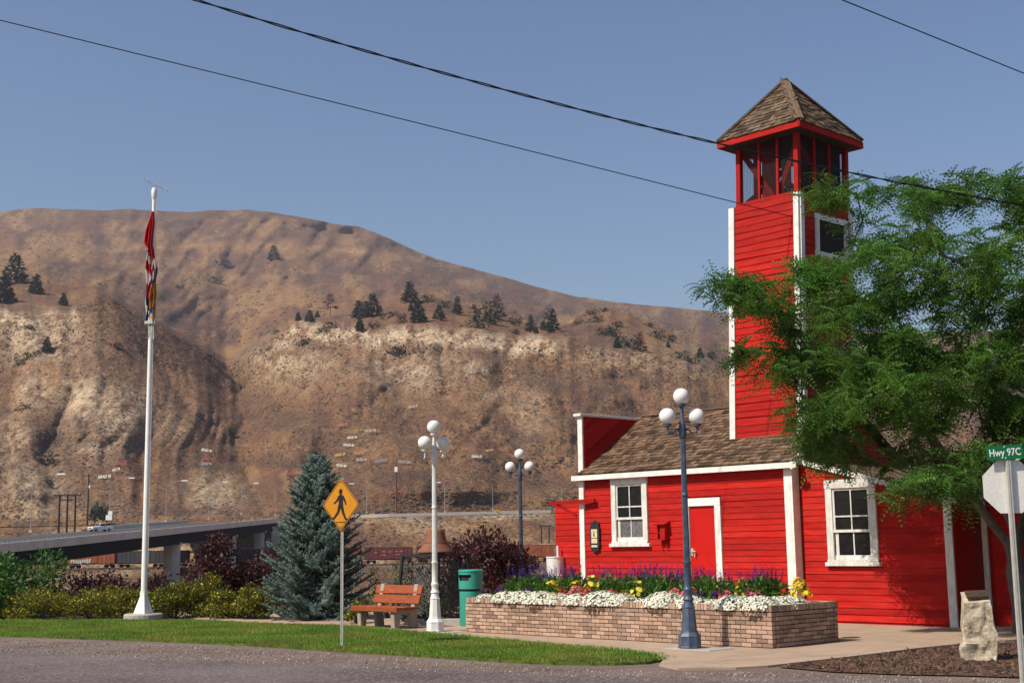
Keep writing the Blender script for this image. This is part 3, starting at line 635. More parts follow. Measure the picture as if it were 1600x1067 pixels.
lawn_poly = G((-260, 968), (0, 970), (140, 969), (300, 970), (380, 973), (470, 977), (560, 979), (640, 987), (700, 993), (780, 1000), (860, 1007), (940, 1013), (1000, 1019), (1030, 1026), (1034, 1030), (1010, 1034), (960, 1036), (860, 1035),
              (780, 1031), (700, 1026), (620, 1021), (534, 1016), (420, 1008), (300, 1002), (200, 998), (100, 995), (0, 992), (-260, 984))
walk_poly = G((360, 968), (470, 974), (560, 977), (640, 985), (700, 991), (780, 998), (860, 1005), (940, 1011), (1000, 1017), (1040, 1026), (1030, 1037), (1060, 1043), (1150, 1042), (1200, 1039), (1290, 1029), (1360, 1021), (1430, 1012), (1510, 1004), (1640, 1002), (1900, 1008)) + [(16, 26), (16, 29), (4, 37), (-9, 37), (-8.2, 33.5)]
sheet('pavement', walk_poly, 0.0, M['walk'], 0.06)
sheet('lawn', lawn_poly, 0.012, M['lawn'], 0.05)
mulch_poly = G((1215, 1039.5), (1292, 1030.5), (1362, 1022.5), (1432, 1013.5), (1512, 1005.5), (1640, 1003.5), (1850, 1010), (1800, 1072), (1600, 1056), (1500, 1053), (1400, 1051), (1300, 1047))
sheet('mulch_bed', mulch_poly, -0.012, M['mulch'])

def in_poly(x, y, poly):
    c = np.zeros(x.shape, bool); n = len(poly)
    for i in range(n):
        x0, y0 = poly[i]; x1, y1 = poly[(i + 1) % n]
        if y0 == y1: continue
        m = ((y0 > y) != (y1 > y)) & (x < (x1 - x0) * (y - y0) / (y1 - y0) + x0)
        c ^= m
    return c
def sample_poly(poly, n):
    p = np.array(poly); lo, hi = p.min(0), p.max(0)
    q = rng.random((n * 4, 2)) * (hi - lo) + lo
    q = q[in_poly(q[:, 0], q[:, 1], poly)]
    return q[:n]
# grass blades: three leaning blades per tuft, longer along the ragged edges
q = sample_poly(lawn_poly, 52000)
q = q + rng.normal(size=q.shape) * .11 * (rng.random((len(q), 1)) < .8)
nse = fbm(q[:, 0] * 1.3, q[:, 1] * 1.3, 3, 71)
tv = []; tf = []
for k in range(4):
    a = k * 1.7 + 0.4; dx, dy = math.cos(a), math.sin(a)
    b = len(tv)
    tv += [(dx * .012 - dy * .006, dy * .012 + dx * .006, 0), (dx * .012 + dy * .006, dy * .012 - dx * .006, 0), (dx * .05, dy * .05, 1.0 - 0.2 * (k % 2))]
    tf += [(b, b + 1, b + 2)]
rz = rng.random(len(q)) * 6.28
Rz = np.zeros((len(q), 3, 3)); Rz[:, 0, 0] = np.cos(rz); Rz[:, 0, 1] = -np.sin(rz); Rz[:, 1, 0] = np.sin(rz); Rz[:, 1, 1] = np.cos(rz); Rz[:, 2, 2] = 1
hh = (0.028 + 0.030 * rng.random(len(q))) * (0.7 + 0.8 * nse)
sc = np.stack([np.full(len(q), 1.0), np.full(len(q), 1.0), hh], 1)
me = scatter_mesh('grass', tv, tf, Rz, np.concatenate([q, np.full((len(q), 1), 0.010)], 1), sc, M['grass'])
tag(link('grass', me), kind='stuff')
# stray dry tufts and crumbs where lawn, gravel and mulch meet
def chips(name, poly, n, smin, smax, z, m, flat=0.4, elong=1.0):
    q = sample_poly(poly, n) if not isinstance(poly, np.ndarray) else poly
    n = len(q)
    tv = np.array([(-1, 0, 0), (1, 0, 0), (0, -1, 0), (0, 1, 0), (0, 0, -1), (0, 0, 1.0)]) * (elong, 0.8, flat)
    tf = [(0, 2, 5), (2, 1, 5), (1, 3, 5), (3, 0, 5), (2, 0, 4), (1, 2, 4), (3, 1, 4), (0, 3, 4)]
    Rm = rand_rot(n) if elong > 1.2 else rand_rot(n)
    s = smin + (smax - smin) * rng.random(n) ** 3
    me = scatter_mesh(name, tv, tf, Rm, np.concatenate([q, np.full((n, 1), z)], 1), s[:, None], m)
    return tag(link(name, me), kind='stuff')
chips('bark_chips', mulch_poly, 5200, 0.010, 0.034, -0.006, M['mulch'], 0.3, 2.2)
M['pebble'] = mat('pebble', (0.27, 0.225, 0.195), 0.9, 20, 0.2, 0.5)
shoulder = G((-150, 990), (0, 996), (200, 1003), (420, 1012), (620, 1025), (860, 1039), (1050, 1046), (1250, 1048), (1600, 1058), (1600, 1070), (1300, 1063), (1050, 1059), (860, 1053), (650, 1045), (420, 1035), (200, 1026), (0, 1016), (-150, 1010))
chips('gravel', shoulder, 13000, 0.004, 0.024, -0.022, M['pebble'], 0.7)
# flat concrete pieces at lamp feet and in the lawn
def pad(cx, cy, sx, sy, z, rot=TH, h=0.05, name='concrete_pad'):
    mb = MB(); mb.box((cx, cy, z - h / 2), (sx, sy, h), (0, 0, rot)); return mb.build(name, M['concrete'], bevel=0.008)
# ------------------------------------------------------------------ the red fire hall
F0 = gnd(1499, 980) - 0.2 * DD
hall = thing('fire_hall', 'red clapboard fire hall with tall hose tower, white trim and cedar shingle roof', 'fire hall', F0, TH)
SH = 0.036                                                           # the old tower leans a little
def tw(a, d, z): return (a + SH * (z - 3.8), d, z)
SLOPE = 0.64; ALPHA = math.atan(SLOPE)
EAVE_D, EAVE_Z, RIDGE_D = -0.17, 3.20, 2.12
def roof_z(d): return EAVE_Z + SLOPE * (d - EAVE_D)
RIDGE_Z = roof_z(RIDGE_D)
AL, AR = -9.35, -3.40                                                # front wall ends

def clap(parent, base, z0, z1, rows, x0f, x1f, openings=(), m='red', maxlen=4.2, jit=0.006):
    """lap boards: base(s, z, out) -> local point; x0f/x1f(z) give the ends; openings (s0,s1,z0,z1)"""
    step = (z1 - z0) / rows
    for r in range(rows):
        za, zb = z0 + r * step, z0 + (r + 1) * step
        spans = [(x0f(za), x1f(za), x0f(zb), x1f(zb))]
        for o0, o1, oz0, oz1 in openings:
            if zb > oz0 + 0.02 and za < oz1 - 0.02:
                ns = []
                for a0, a1, b0, b1 in spans:
                    if o1 <= a0 or o0 >= a1: ns.append((a0, a1, b0, b1)); continue
                    if o0 > a0 + .03: ns.append((a0, o0, b0, o0))
                    if o1 < a1 - .03: ns.append((o1, a1, o1, b1))
                spans = ns
        for a0, a1, b0, b1 in spans:
            if a1 - a0 < 0.03: continue
            cuts = [0.0]
            if a1 - a0 > maxlen: cuts.append(0.3 + 0.4 * random.random())
            cuts.append(1.0)
            for t0, t1 in zip(cuts[:-1], cuts[1:]):
                e = 0.0012
                s0, s1 = a0 + (a1 - a0) * t0 + e, a0 + (a1 - a0) * t1 - e
                u0, u1 = b0 + (b1 - b0) * t0 + e, b0 + (b1 - b0) * t1 - e
                j0, j1 = random.uniform(-jit, jit), random.uniform(-jit, jit)
                ob = 0.026 + random.uniform(-.004, .003)
                mb = MB()
                mb.hexa([base(s0, za + j0, ob), base(s1, za + j1, ob), base(s1, za + j1, 0.002), base(s0, za + j0, 0.002),
                         base(u0, zb + j0, 0.012), base(u1, zb + j1, 0.012), base(u1, zb + j1, 0.001), base(u0, zb + j0, 0.001)])
                mb.build('siding_board', M[m], parent)

# front wall with its core
W1 = (-8.33, -7.25, 1.60, 3.09)     # window outline on the front wall
DR = (-6.22, -5.20, 0.0, 2.57)      # door outline
mb = MB(); mb.box(((AL + AR) / 2, 0.06, 1.56), (AR - AL - 0.01, 0.10, 3.12)); fw = mb.build('front_wall', M['red_dark'], hall)
clap(fw, lambda s, z, o: (s, 0.008 - o, z), 0.04, 3.13, 24, lambda z: AL + 0.15, lambda z: AR - 0.155, [W1, DR])
# trim boards
def trim(name, boxes, m='white', parent=None):
    mb = MB()
    for c, d in boxes: mb.box(c, d)
    return mb.build(name, M[m], parent or hall, bevel=0.004)
trim('corner_trim', [((AL + 0.075, -0.03, 1.555), (0.15, 0.05, 3.11))])
trim('corner_trim', [((AR - 0.077, -0.03, 1.555), (0.155, 0.05, 3.11))])
trim('corner_trim', [((AR + 0.026, 0.07, 1.555), (0.048, 0.25, 3.11))])
mb = MB(); mb.box((-6.30, EAVE_D - 0.012, EAVE_Z - 0.045), (AR - AL + 0.36, 0.03, 0.115)); mb.build('eave_fascia', M['white'], hall)
mb = MB(); mb.box((-6.34, -0.085, EAVE_Z - 0.075), (AR - AL + 0.10, 0.135, 0.02)); mb.build('soffit', M['red_dark'], hall)

def window(parent, s0, s1, z0, z1, dpl, cas=0.135, sill_ext=0.06, drab=False, name='window'):
    """double hung sash of 2 tall, 2 short and 2 lower panes on plane d = dpl (outward is -d)"""
    w = s1 - s0; fr = MB(); y = dpl - 0.035; t = 0.06
    fr.box(((s0 + cas / 2), y, (z0 + z1) / 2), (cas, t, z1 - z0)); fr.box((s1 - cas / 2, y, (z0 + z1) / 2), (cas, t, z1 - z0))
    fr.box(((s0 + s1) / 2, y - 0.004, z1 - cas / 2 + 0.01), (w + 0.02, t + 0.008, cas + 0.02))
    win = fr.build(name, M['white_worn'], parent, bevel=0.005)
    mb = MB(); mb.box(((s0 + s1) / 2, dpl - 0.05, z0 - 0.015), (w + 2 * sill_ext, 0.10, 0.075)); mb.box(((s0 + s1) / 2, dpl - 0.045, z0 + 0.045), (w, 0.08, 0.046)); mb.build('sill', M['white_worn'], win, bevel=0.005)
    i0, i1 = s0 + cas, s1 - cas; zi0, zi1 = z0 + 0.07, z1 - cas
    H = zi1 - zi0; zm = zi0 + 0.40 * H; zt = zi0 + 0.605 * H; cx = (i0 + i1) / 2; k = 0.045
    def bars(lst, nm):
        mb = MB()
        for c, d in lst: mb.box(c, d)
        return mb.build(nm, M['white_worn'], win, bevel=0.003)
    ya = dpl - 0.022
    bars([((i0 + k / 2, ya, (zm + zi1) / 2), (k, 0.03, zi1 - zm)), ((i1 - k / 2, ya, (zm + zi1) / 2), (k, 0.03, zi1 - zm)), ((cx, ya - .001, zi1 - k / 2), (i1 - i0, 0.03, k)), ((cx, ya - .012, zm), (i1 - i0 + .02, 0.035, 0.055)),
          ((cx, ya - .002, (zm + zi1) / 2), (0.026, 0.026, zi1 - zm - .03)), ((cx, ya - .003, zt), (i1 - i0 - 2 * k, 0.024, 0.030))], 'sash')
    yb = dpl - 0.008
    bars([((i0 + .06, yb, (zm + zi0) / 2), (.07, 0.02, zm - zi0)), ((i1 - k / 2, yb, (zm + zi0) / 2), (k, 0.02, zm - zi0)), ((cx, yb - .001, zi0 + .045), (i1 - i0, 0.022, .09)), ((cx + .02, yb - .002, (zm + zi0) / 2), (0.026, 0.022, zm - zi0 - .03))], 'sash')
    for a, b, c, d, mm in [(i0 + k, cx - .013, zt + .015, zi1 - k, 0), (cx + .013, i1 - k, zt + .015, zi1 - k, 0), (i0 + k, cx - .013, zm + .027, zt - .015, 0), (cx + .013, i1 - k, zm + .027, zt - .015, 0), (i0 + .095, cx + .007, zi0 + .09, zm - .027, 1), (cx + .033, i1 - k, zi0 + .09, zm - .027, 1)]:
        mb = MB(); mb.box(((a + b) / 2, dpl - 0.0065, (c + d) / 2), (b - a + .004, 0.004, d - c + .004)); mb.build('pane', M['pane_grey'] if (mm and drab) else M['pane'], win)
    mb = MB(); mb.box((cx, dpl + 0.0005, (zi0 + zi1) / 2), (i1 - i0, 0.004, H)); mb.build('dark_backing', M['dark_inside'], win)  # dark sheet added in place of the unlit room
    return win
window(hall, *W1, 0.0, drab=True)  # lower panes in the lighter grey
# door
fr = MB(); ca = 0.16
fr.box((DR[0] + ca / 2, -0.035, 1.285), (ca, 0.06, 2.57)); fr.box((DR[1] - ca / 2, -0.035, 1.285), (ca, 0.06, 2.57)); fr.box(((DR[0] + DR[1]) / 2, -0.037, 2.57 - 0.085), (DR[1] - DR[0], 0.066, 0.17))
dfr = fr.build('door_frame', M['white'], hall, bevel=0.004)
mb = MB(); mb.box(((DR[0] + DR[1]) / 2, -0.004, 1.2), (DR[1] - DR[0] - 2 * ca + .004, 0.02, 2.4)); door = mb.build('door', M['door_red'], hall)
mb = MB(); c = (DR[0] + DR[1]) / 2
for cc, dd_ in [((c, -.016, 2.30), (.66, .006, .10)), ((c, -.016, 1.46), (.66, .006, .10)), ((c - .31, -.0165, 1.9), (.06, .006, .75)), ((c + .31, -.0165, 1.9), (.06, .006, .75))]: mb.box(cc, dd_)
mb.build('door_rail', M['door_red'], door)
mb = MB(); mb.box((DR[0] + ca + .04, -.022, 1.42), (.05, .016, .16)); mb.tube([(DR[0] + ca + .04, -.03, 1.44), (DR[0] + ca + .04, -.075, 1.44), (DR[0] + ca + .17, -.08, 1.43)], .014, 8); mb.tube([(DR[0] + ca + .13, -.05, 1.40), (DR[0] + ca + .12, -.055, 1.31)], .012, 6); mb.build('handle', M['galv'], door)
mb = MB(); mb.box((DR[0] + ca + .035, -.020, .72), (.04, .012, .12)); mb.build('hinge', M['iron'], door)

# main roof: deck, then shingles course by course
mb = MB()
RX0, RX1 = AL + 0.08, AR + 0.16
mb.hexa([(RX0, EAVE_D, EAVE_Z), (RX1, EAVE_D, EAVE_Z), (RX1, RIDGE_D, RIDGE_Z), (RX0, RIDGE_D, RIDGE_Z), (RX0, EAVE_D, EAVE_Z + .03), (RX1, EAVE_D, EAVE_Z + .03), (RX1, RIDGE_D, RIDGE_Z + .03), (RX0, RIDGE_D, RIDGE_Z + .03)])
B2 = 2 * RIDGE_D - EAVE_D
mb.hexa([(RX0, RIDGE_D + .003, RIDGE_Z), (RX1, RIDGE_D + .003, RIDGE_Z), (RX1, B2, EAVE_Z), (RX0, B2, EAVE_Z), (RX0, RIDGE_D + .003, RIDGE_Z + .03), (RX1, RIDGE_D + .003, RIDGE_Z + .03), (RX1, B2, EAVE_Z + .03), (RX0, B2, EAVE_Z + .03)])
roof = mb.build('roof', M['roof_deck'], hall)
shingle_mesh = []
for k in range(10):
    w = random.uniform(0.09, 0.19); L = 0.30; t = random.uniform(.014, .032); cl = random.uniform(-.012, .012)
    mb = MB(); mb.hexa([(-w / 2, 0, 0), (w / 2, cl, 0), (w / 2, L, 0), (-w / 2, L, 0), (-w / 2, 0, t), (w / 2, cl, t), (w / 2, L, .004), (-w / 2, L, .004)])
    o = mb.build('shingle', M['shingle'] if k < 6 else M['shingle_grey']); shingle_mesh.append((w, o.data)); bpy.data.objects.remove(o)
hallM = Matrix.Translation(F0) @ Matrix.Rotation(TH, 4, 'Z')
def course(x0, x1, off):
    x = x0 + off * 0.12; out = []
    while x < x1 - 0.04:
        k = random.randrange(10); w = shingle_mesh[k][0]
        if x + w > x1 + .03: break
        out.append((x + w / 2, k)); x += w + 0.004
    return out
slots = []                                                          # (distance, roof id, matrix, mesh)
SL = (RIDGE_D - EAVE_D) / math.cos(ALPHA); ncr = 20
for r in range(ncr):
    u = -0.03 + r * SL / ncr
    for x, k in course(RX0 + .01, RX1, r % 2 * random.random()):
        d = EAVE_D + u * math.cos(ALPHA); z = EAVE_Z + .032 + u * math.sin(ALPHA)
        if -5.5 < x < -3.55 and d > 0.74: continue                  # the tower stands here
        Mx = Matrix.Translation((x, d + random.uniform(-.008, .008), z + .016 + random.uniform(0, .006))) @ Euler((ALPHA - 0.06 + random.uniform(-.05, .05), random.uniform(-.02, .02), random.uniform(-.045, .045))).to_matrix().to_4x4()
        slots.append(((hallM @ Mx).translation.length * (0.93 if True else 1), 'roof', Mx, k))

# false front at the left gable: white capped, diagonal boards on its roof side
FFT = 4.62
mb = MB(); mb.box((AL + 0.075, 2.13, FFT / 2), (0.11, 4.2, FFT)); ff = mb.build('false_front', M['red_dark'], hall)
mb = MB(); mb.box((AL + 0.06, 2.08, FFT + .035), (0.24, 4.42, 0.065)); mb.build('cap_board', M['white'], ff, bevel=.006)
mb = MB(); mb.box((AL + 0.075, -0.03, (FFT + 3.255) / 2), (0.15, 0.05, FFT - 3.255)); mb.build('corner_trim', M['white'], ff, bevel=.004)
for k in range(13):                                                 # boards run parallel to the roof slope
    off0, off1 = 0.06 + k * 0.125, 0.06 + (k + 1) * 0.125
    def pt(d, off): return (d, roof_z(d) + off)
    poly = []
    dmaxA = (FFT - EAVE_Z - off0) / SLOPE + EAVE_D; dmaxB = (FFT - EAVE_Z - off1) / SLOPE + EAVE_D
    if dmaxA < 0.03: break
    poly = [pt(0.0, off0 + .009), pt(max(dmaxA, .01), off0 + .009)]
    poly += [pt(dmaxB, off1 - .009), pt(0.0, off1 - .009)] if dmaxB > 0.02 else [(0.0, FFT)]
    x0 = AL + .13
    mb = MB(); n = len(poly); out = [.040, .040, .010, .010][:n]
    vs = [(x0, p[0], p[1]) for p in poly] + [(x0 + o, p[0], p[1]) for p, o in zip(poly, out)]
    mb.add(vs, [tuple(range(n)), tuple(range(2 * n - 1, n - 1, -1))] + [(i, (i + 1) % n, n + (i + 1) % n, n + i) for i in range(n)])
    mb.build('siding_board', M['red'], ff)
# right gable wall above the annex roof, with its rake board
mb = MB()
mb.add([(AR - .1, 0.0, 3.10), (AR - .1, 4.24, 3.10), (AR - .1, RIDGE_D, RIDGE_Z - .02), (AR, 0.0, 3.10), (AR, 4.24, 3.10), (AR, RIDGE_D, RIDGE_Z - .02)], [(0, 1, 2), (5, 4, 3), (0, 3, 4, 1), (1, 4, 5, 2), (2, 5, 3, 0)])
mb.box((AR - .05, 2.12, 1.55), (.098, 4.2, 3.1)); mb.box(((AL + AR) / 2, 4.22, 1.56), (AR - AL - .3, .05, 3.1))
mb.build('gable_wall', M['red_dark'], hall)
rd = MB()
def rk(d, o, zz): return (AR + .12 + o, d, roof_z(d) + zz)
rd.hexa([rk(EAVE_D - .03, 0, -.11), rk(EAVE_D - .03, .055, -.11), rk(0.80, .055, -.11), rk(0.80, 0, -.11), rk(EAVE_D - .03, 0, .04), rk(EAVE_D - .03, .055, .04), rk(0.80, .055, .04), rk(0.80, 0, .04)])
rd.build('rake_board', M['white'], hall)

# hose tower -------------------------------------------------------------
T0A, T1A, TD0, TD1, TZ0, TZ1 = -5.47, -3.59, 0.78, 2.84, 3.55, 9.06
mb = MB()
mb.hexa([tw(T0A + .02, TD0 + .012, TZ0), tw(T1A - .02, TD0 + .012, TZ0), tw(T1A - .02, TD1, TZ0), tw(T0A + .02, TD1, TZ0), tw(T0A + .06, TD0 + .012, TZ1), tw(T1A - .02, TD0 + .012, TZ1), tw(T1A - .02, TD1, TZ1), tw(T0A + .06, TD1, TZ1)])
tower = mb.build('tower', M['red_dark'], hall)
clap(tower, lambda s, z, o: tw(s, TD0 + .012 - o, z), TZ0 + .14, TZ1 - .01, 35, lambda z: T0A + .13, lambda z: T1A - .12, (), jit=.02)
TWIN = (1.35, 2.62, 7.74, 8.70)
clap(tower, lambda s, z, o: tw(T1A - .02 + o, s, z), 2.95, TZ1 - .01, 39, lambda z: TD0 + .13, lambda z: TD1 - .13, [TWIN], jit=.02)
def tbeam(name, pts, w, h, m, parent):
    mb = MB()
    for p, q in pts: mb.beam(tw(*p), tw(*q), w, h)
    return mb.build(name, M[m], parent, bevel=.003)
tbeam('corner_trim', [((T0A + .06, TD0 - .015, TZ0 + .16), (T0A + .09, TD0 - .015, TZ1 - .02))], .15, .05, 'white', tower)
tbeam('corner_trim', [((T1A - .06, TD0 - .020, TZ0 + .1), (T1A - .06, TD0 - .020, TZ1 + .01))], .13, .055, 'white', tower)
tbeam('corner_trim', [((T1A + .012, TD0 + .075, 2.95), (T1A + .012, TD0 + .075, TZ1 + .01))], .05, .13, 'white', tower)
tbeam('corner_trim', [((T1A + .012, TD1 - .07, 2.95), (T1A + .012, TD1 - .07, TZ1 - .02))], .05, .14, 'white', tower)
xw = T1A + .005
mb = MB()
for p, q in [((xw, 1.35, 7.80), (xw, 2.62, 7.80)), ((xw, 1.35, 8.64), (xw, 2.62, 8.64))]: mb.beam(tw(*p), tw(*q), .055, .13)
for p, q in [((xw, 1.415, 7.86), (xw, 1.415, 8.58)), ((xw, 2.555, 7.86), (xw, 2.555, 8.58))]: mb.beam(tw(*p), tw(*q), .05, .13, up=(1, 0, 0))
tw_win = mb.build('tower_window', M['white'], tower)
mb = MB(); mb.hexa([tw(xw - .02, 1.47, 7.86), tw(xw - .012, 1.47, 7.86), tw(xw - .012, 2.50, 7.86), tw(xw - .02, 2.50, 7.86), tw(xw - .02, 1.47, 8.58), tw(xw - .012, 1.47, 8.58), tw(xw - .012, 2.50, 8.58), tw(xw - .02, 2.50, 8.58)])
mb.build('pane', M['dark_inside'], tw_win)  # opaque dark sheet, the shade of the opening put into its colour
# belfry: posts, mullions and braces in darker red, their shade put into the colour
BF0, BF1, BZ0, BZ1 = -5.28, -3.60, 9.05, 10.42
belf = MB(); belf.hexa([tw(BF0, TD0 + .01, TZ1), tw(BF1, TD0 + .01, TZ1), tw(BF1, TD1 - .05, TZ1), tw(BF0, TD1 - .05, TZ1), tw(BF0, TD0 + .01, TZ1 + .06), tw(BF1, TD0 + .01, TZ1 + .06), tw(BF1, TD1 - .05, TZ1 + .06), tw(BF0, TD1 - .05, TZ1 + .06)])
belfry = belf.build('belfry', M['red_dark'], hall)
db0, db1 = TD0 + .06, TD1 - .10
for a in (BF0 + .07, BF1 - .07):
    for d in (db0, db1):
        tbeam('post', [((a, d, BZ0 + (-.12 if d == db0 else 0)), (a, d, BZ1))], .115, .115, 'red_dark', belfry)
for t in (.36, .68):
    a = BF0 + .07 + (BF1 - BF0 - .14) * t
    tbeam('mullion', [((a, db0 - .01, BZ0), (a, db0 - .01, BZ1))], .06, .06, 'red_dark', belfry)
    tbeam('mullion', [((a, db1, BZ0), (a, db1, BZ1))], .07, .07, 'red_dark', belfry)
for t in (.33, .64):
    d = db0 + (db1 - db0) * t
    tbeam('mullion', [((BF1 - .06, d, BZ0), (BF1 - .06, d, BZ1))], .06, .06, 'red_dark', belfry)
    tbeam('mullion', [((BF0 + .06, d, BZ0), (BF0 + .06, d, BZ1))], .07, .07, 'red_dark', belfry)
for (p, q) in [((BF0 + .1, db0 + .10, BZ1 - .15), (BF0 + .9, db0 + .10, BZ0 + .1)), ((BF1 - .12, db0 + .10, BZ1 - .15), (BF1 - .62, db0 + .10, BZ0 + .1)), ((BF0 + .1, db1 - .1, BZ0 + .1), (BF0 + 1.0, db1 - .1, BZ1 - .3)), ((BF0 + .9, db1 - .1, BZ0 + .1), (BF0 + .2, db1 - .1, BZ0 + .8)),
               ((BF1 - .14, db0 + .1, BZ1 - .2), (BF1 - .14, db1 - .2, BZ0 + .1)), ((BF0 + .14, db0 + .2, BZ0 + .1), (BF0 + .14, db1 - .2, BZ1 - .2))]:
    tbeam('brace', [(p, q)], .06, .12, 'red_dark', belfry)
for (p, q) in [((BF0, db0 - .02, BZ0 + .03), (BF1, db0 - .02, BZ0 + .03)), ((BF1 - .03, db0, BZ0 + .03), (BF1 - .03, db1, BZ0 + .03)), ((BF0, db1, BZ0 + .1), (BF1, db1, BZ0 + .1)), ((BF0 + .03, db0, BZ0 + .1), (BF0 + .03, db1, BZ0 + .1))]:
    tbeam('sill_rail', [(p, q)], .07, .06, 'red_dark', belfry)
mb = MB(); mb.tube([tw(-4.80, 1.42, BZ0), tw(-4.80, 1.42, BZ1)], .17, 18); mb.build('siren_drum', M['red'], belfry, smooth=True)
mb = MB(); mb.beam(tw(-4.2, 2.2, BZ0 + .5), tw(-3.65, 2.2, BZ0 + .45), .3, .42); mb.beam(tw(-4.9, 2.1, BZ0 + .3), tw(-4.4, 2.1, BZ0 + .32), .25, .5); mb.build('siren_housing', M['roof_deck'], belfry)
mb = MB(); mb.hexa([tw(-4.75, db1 - .16, BZ0 + .1), tw(-3.72, db1 - .16, BZ0 + .1), tw(-3.72, db1 - .12, BZ0 + .1), tw(-4.75, db1 - .12, BZ0 + .1), tw(-4.75, db1 - .16, BZ0 + 1.3), tw(-3.72, db1 - .16, BZ0 + 1.3), tw(-3.72, db1 - .12, BZ0 + 1.3), tw(-4.75, db1 - .12, BZ0 + 1.3)]); mb.build('back_board', M['roof_deck'], belfry)
# wire screen: a grid of hair-thin wires in each opening of the two sides in view
mb = MB()
for i in range(38):
    a = BF0 + .1 + (BF1 - BF0 - .2) * i / 37
    mb.beam(tw(a, db0 + .05, BZ0 + .1), tw(a, db0 + .05, BZ1), .0062)
    d = db0 + .08 + (db1 - db0 - .16) * i / 37; mb.beam(tw(BF1 - .10, d, BZ0 + .1), tw(BF1 - .10, d, BZ1), .0062)
for i in range(32):
    z = BZ0 + .12 + 1.3 * i / 31; mb.beam(tw(BF0 + .1, db0 + .052, z), tw(BF1 - .1, db0 + .052, z), .0062); mb.beam(tw(BF1 - .102, db0 + .08, z), tw(BF1 - .102, db1 - .08, z), .0062)
tag(mb.build('wire_screen', M['iron'], belfry), kind='stuff')
# tower roof
RA0, RA1, RD0, RD1, RZ = -5.53, -3.35, 0.47, 2.98, 10.42
AP = (-4.55, 1.70, 11.98)
mb = MB(); mb.hexa([tw(RA0 + .03, RD0 + .03, RZ - .02), tw(RA1 - .03, RD0 + .03, RZ - .02), tw(RA1 - .03, RD1 - .03, RZ - .02), tw(RA0 + .03, RD1 - .03, RZ - .02), tw(RA0 + .03, RD0 + .03, RZ + .02), tw(RA1 - .03, RD0 + .03, RZ + .02), tw(RA1 - .03, RD1 - .03, RZ + .02), tw(RA0 + .03, RD1 - .03, RZ + .02)])
C4 = [tw(RA0, RD0, RZ + .115), tw(RA1, RD0, RZ + .115), tw(RA1, RD1, RZ + .115), tw(RA0, RD1, RZ + .115)]
mb.add(C4 + [tw(*AP)], [(0, 1, 4), (1, 2, 4), (2, 3, 4), (3, 0, 4), (3, 2, 1, 0)])
troof = mb.build('tower_roof', M['roof_deck'], hall)
for p, q in [((RA0, RD0), (RA1, RD0)), ((RA1, RD0), (RA1, RD1)), ((RA1, RD1), (RA0, RD1)), ((RA0, RD1), (RA0, RD0))]:
    mb = MB(); mb.beam(tw(*p, RZ + .045), tw(*q, RZ + .045), .04, .135); mb.build('fascia', M['red'], troof)
for c in C4:
    mb = MB(); v = (Vector(tw(*AP)) - Vector(c)); n = 14
    for side in (0, 1):
        mb.beam(Vector(c) + Vector((0, 0, .035)), Vector(tw(*AP)) + Vector((0, 0, .045)), .20 if side == 0 else .07, .035 if side == 0 else .065)
    mb.build('hip_cap', M['shingle_grey'], troof)
def tri_courses(P0, P1, rotz, n):
    P0, P1, A = Vector(P0), Vector(P1), Vector(tw(*AP))
    al = (P1 - P0); wlen = al.length; al.normalize(); mid = (P0 + P1) / 2
    up = A - (P0 + al * (A - P0).dot(al)); sl = up.length; up.normalize(); nor = al.cross(up)
    ca = (A - P0).dot(al)
    ang = math.asin(up.z)
    for r in range(n):
        u = -0.03 + r * sl / n
        t = max(0, u / sl)
        xa, xb = ca * t, wlen - (wlen - ca) * t
        for x, k in course(xa + .02, xb - .02, r % 2 * random.random()):
            p = P0 + al * x + up * u + nor * (.014 + random.uniform(0, .004))
            Mx = Matrix.Translation(p) @ Euler((0, 0, rotz)).to_matrix().to_4x4() @ Euler((ang - .05 + random.uniform(-.025, .025), random.uniform(-.02, .02), random.uniform(-.04, .04))).to_matrix().to_4x4()
            slots.append(((hallM @ Mx).translation.length, 'tower_roof', Mx, k))
tri_courses(C4[0], C4[1], 0, 15); tri_courses(C4[1], C4[2], R(90), 15)
# the 300 shingles nearest to the street as pieces, the rest of each slope as one field
slots.sort(key=lambda s: s[0])
owner = dict(roof=roof, tower_roof=troof)
for dist, nm, Mx, k in slots[:300]:
    o = link('shingle', shingle_mesh[k][1], owner[nm]); o.matrix_local = Mx
for nm in owner:
    V = []; F = []; rn = []
    for dist, n2, Mx, k in slots[300:]:
        if n2 != nm: continue
        me = shingle_mesh[k][1]; b = len(V); V += [tuple(Mx @ v.co) for v in me.vertices]; F += [[i + b for i in p.vertices] for p in me.polygons]; rn += [random.random()] * len(me.polygons)
    if V:
        me = mesh_np('shingle_field', V, [np.array(F)], M['shingle'] if nm == 'roof' else M['shingle_grey'], False, rn)
        tag(link('shingle_field', me, owner[nm]), kind='stuff')
mb = MB(); mb.beam((RX0 + .1, RIDGE_D, RIDGE_Z + .07), (T0A - .05, RIDGE_D, RIDGE_Z + .07), .16, .03); mb.build('ridge_cap', M['shingle_grey'], roof)

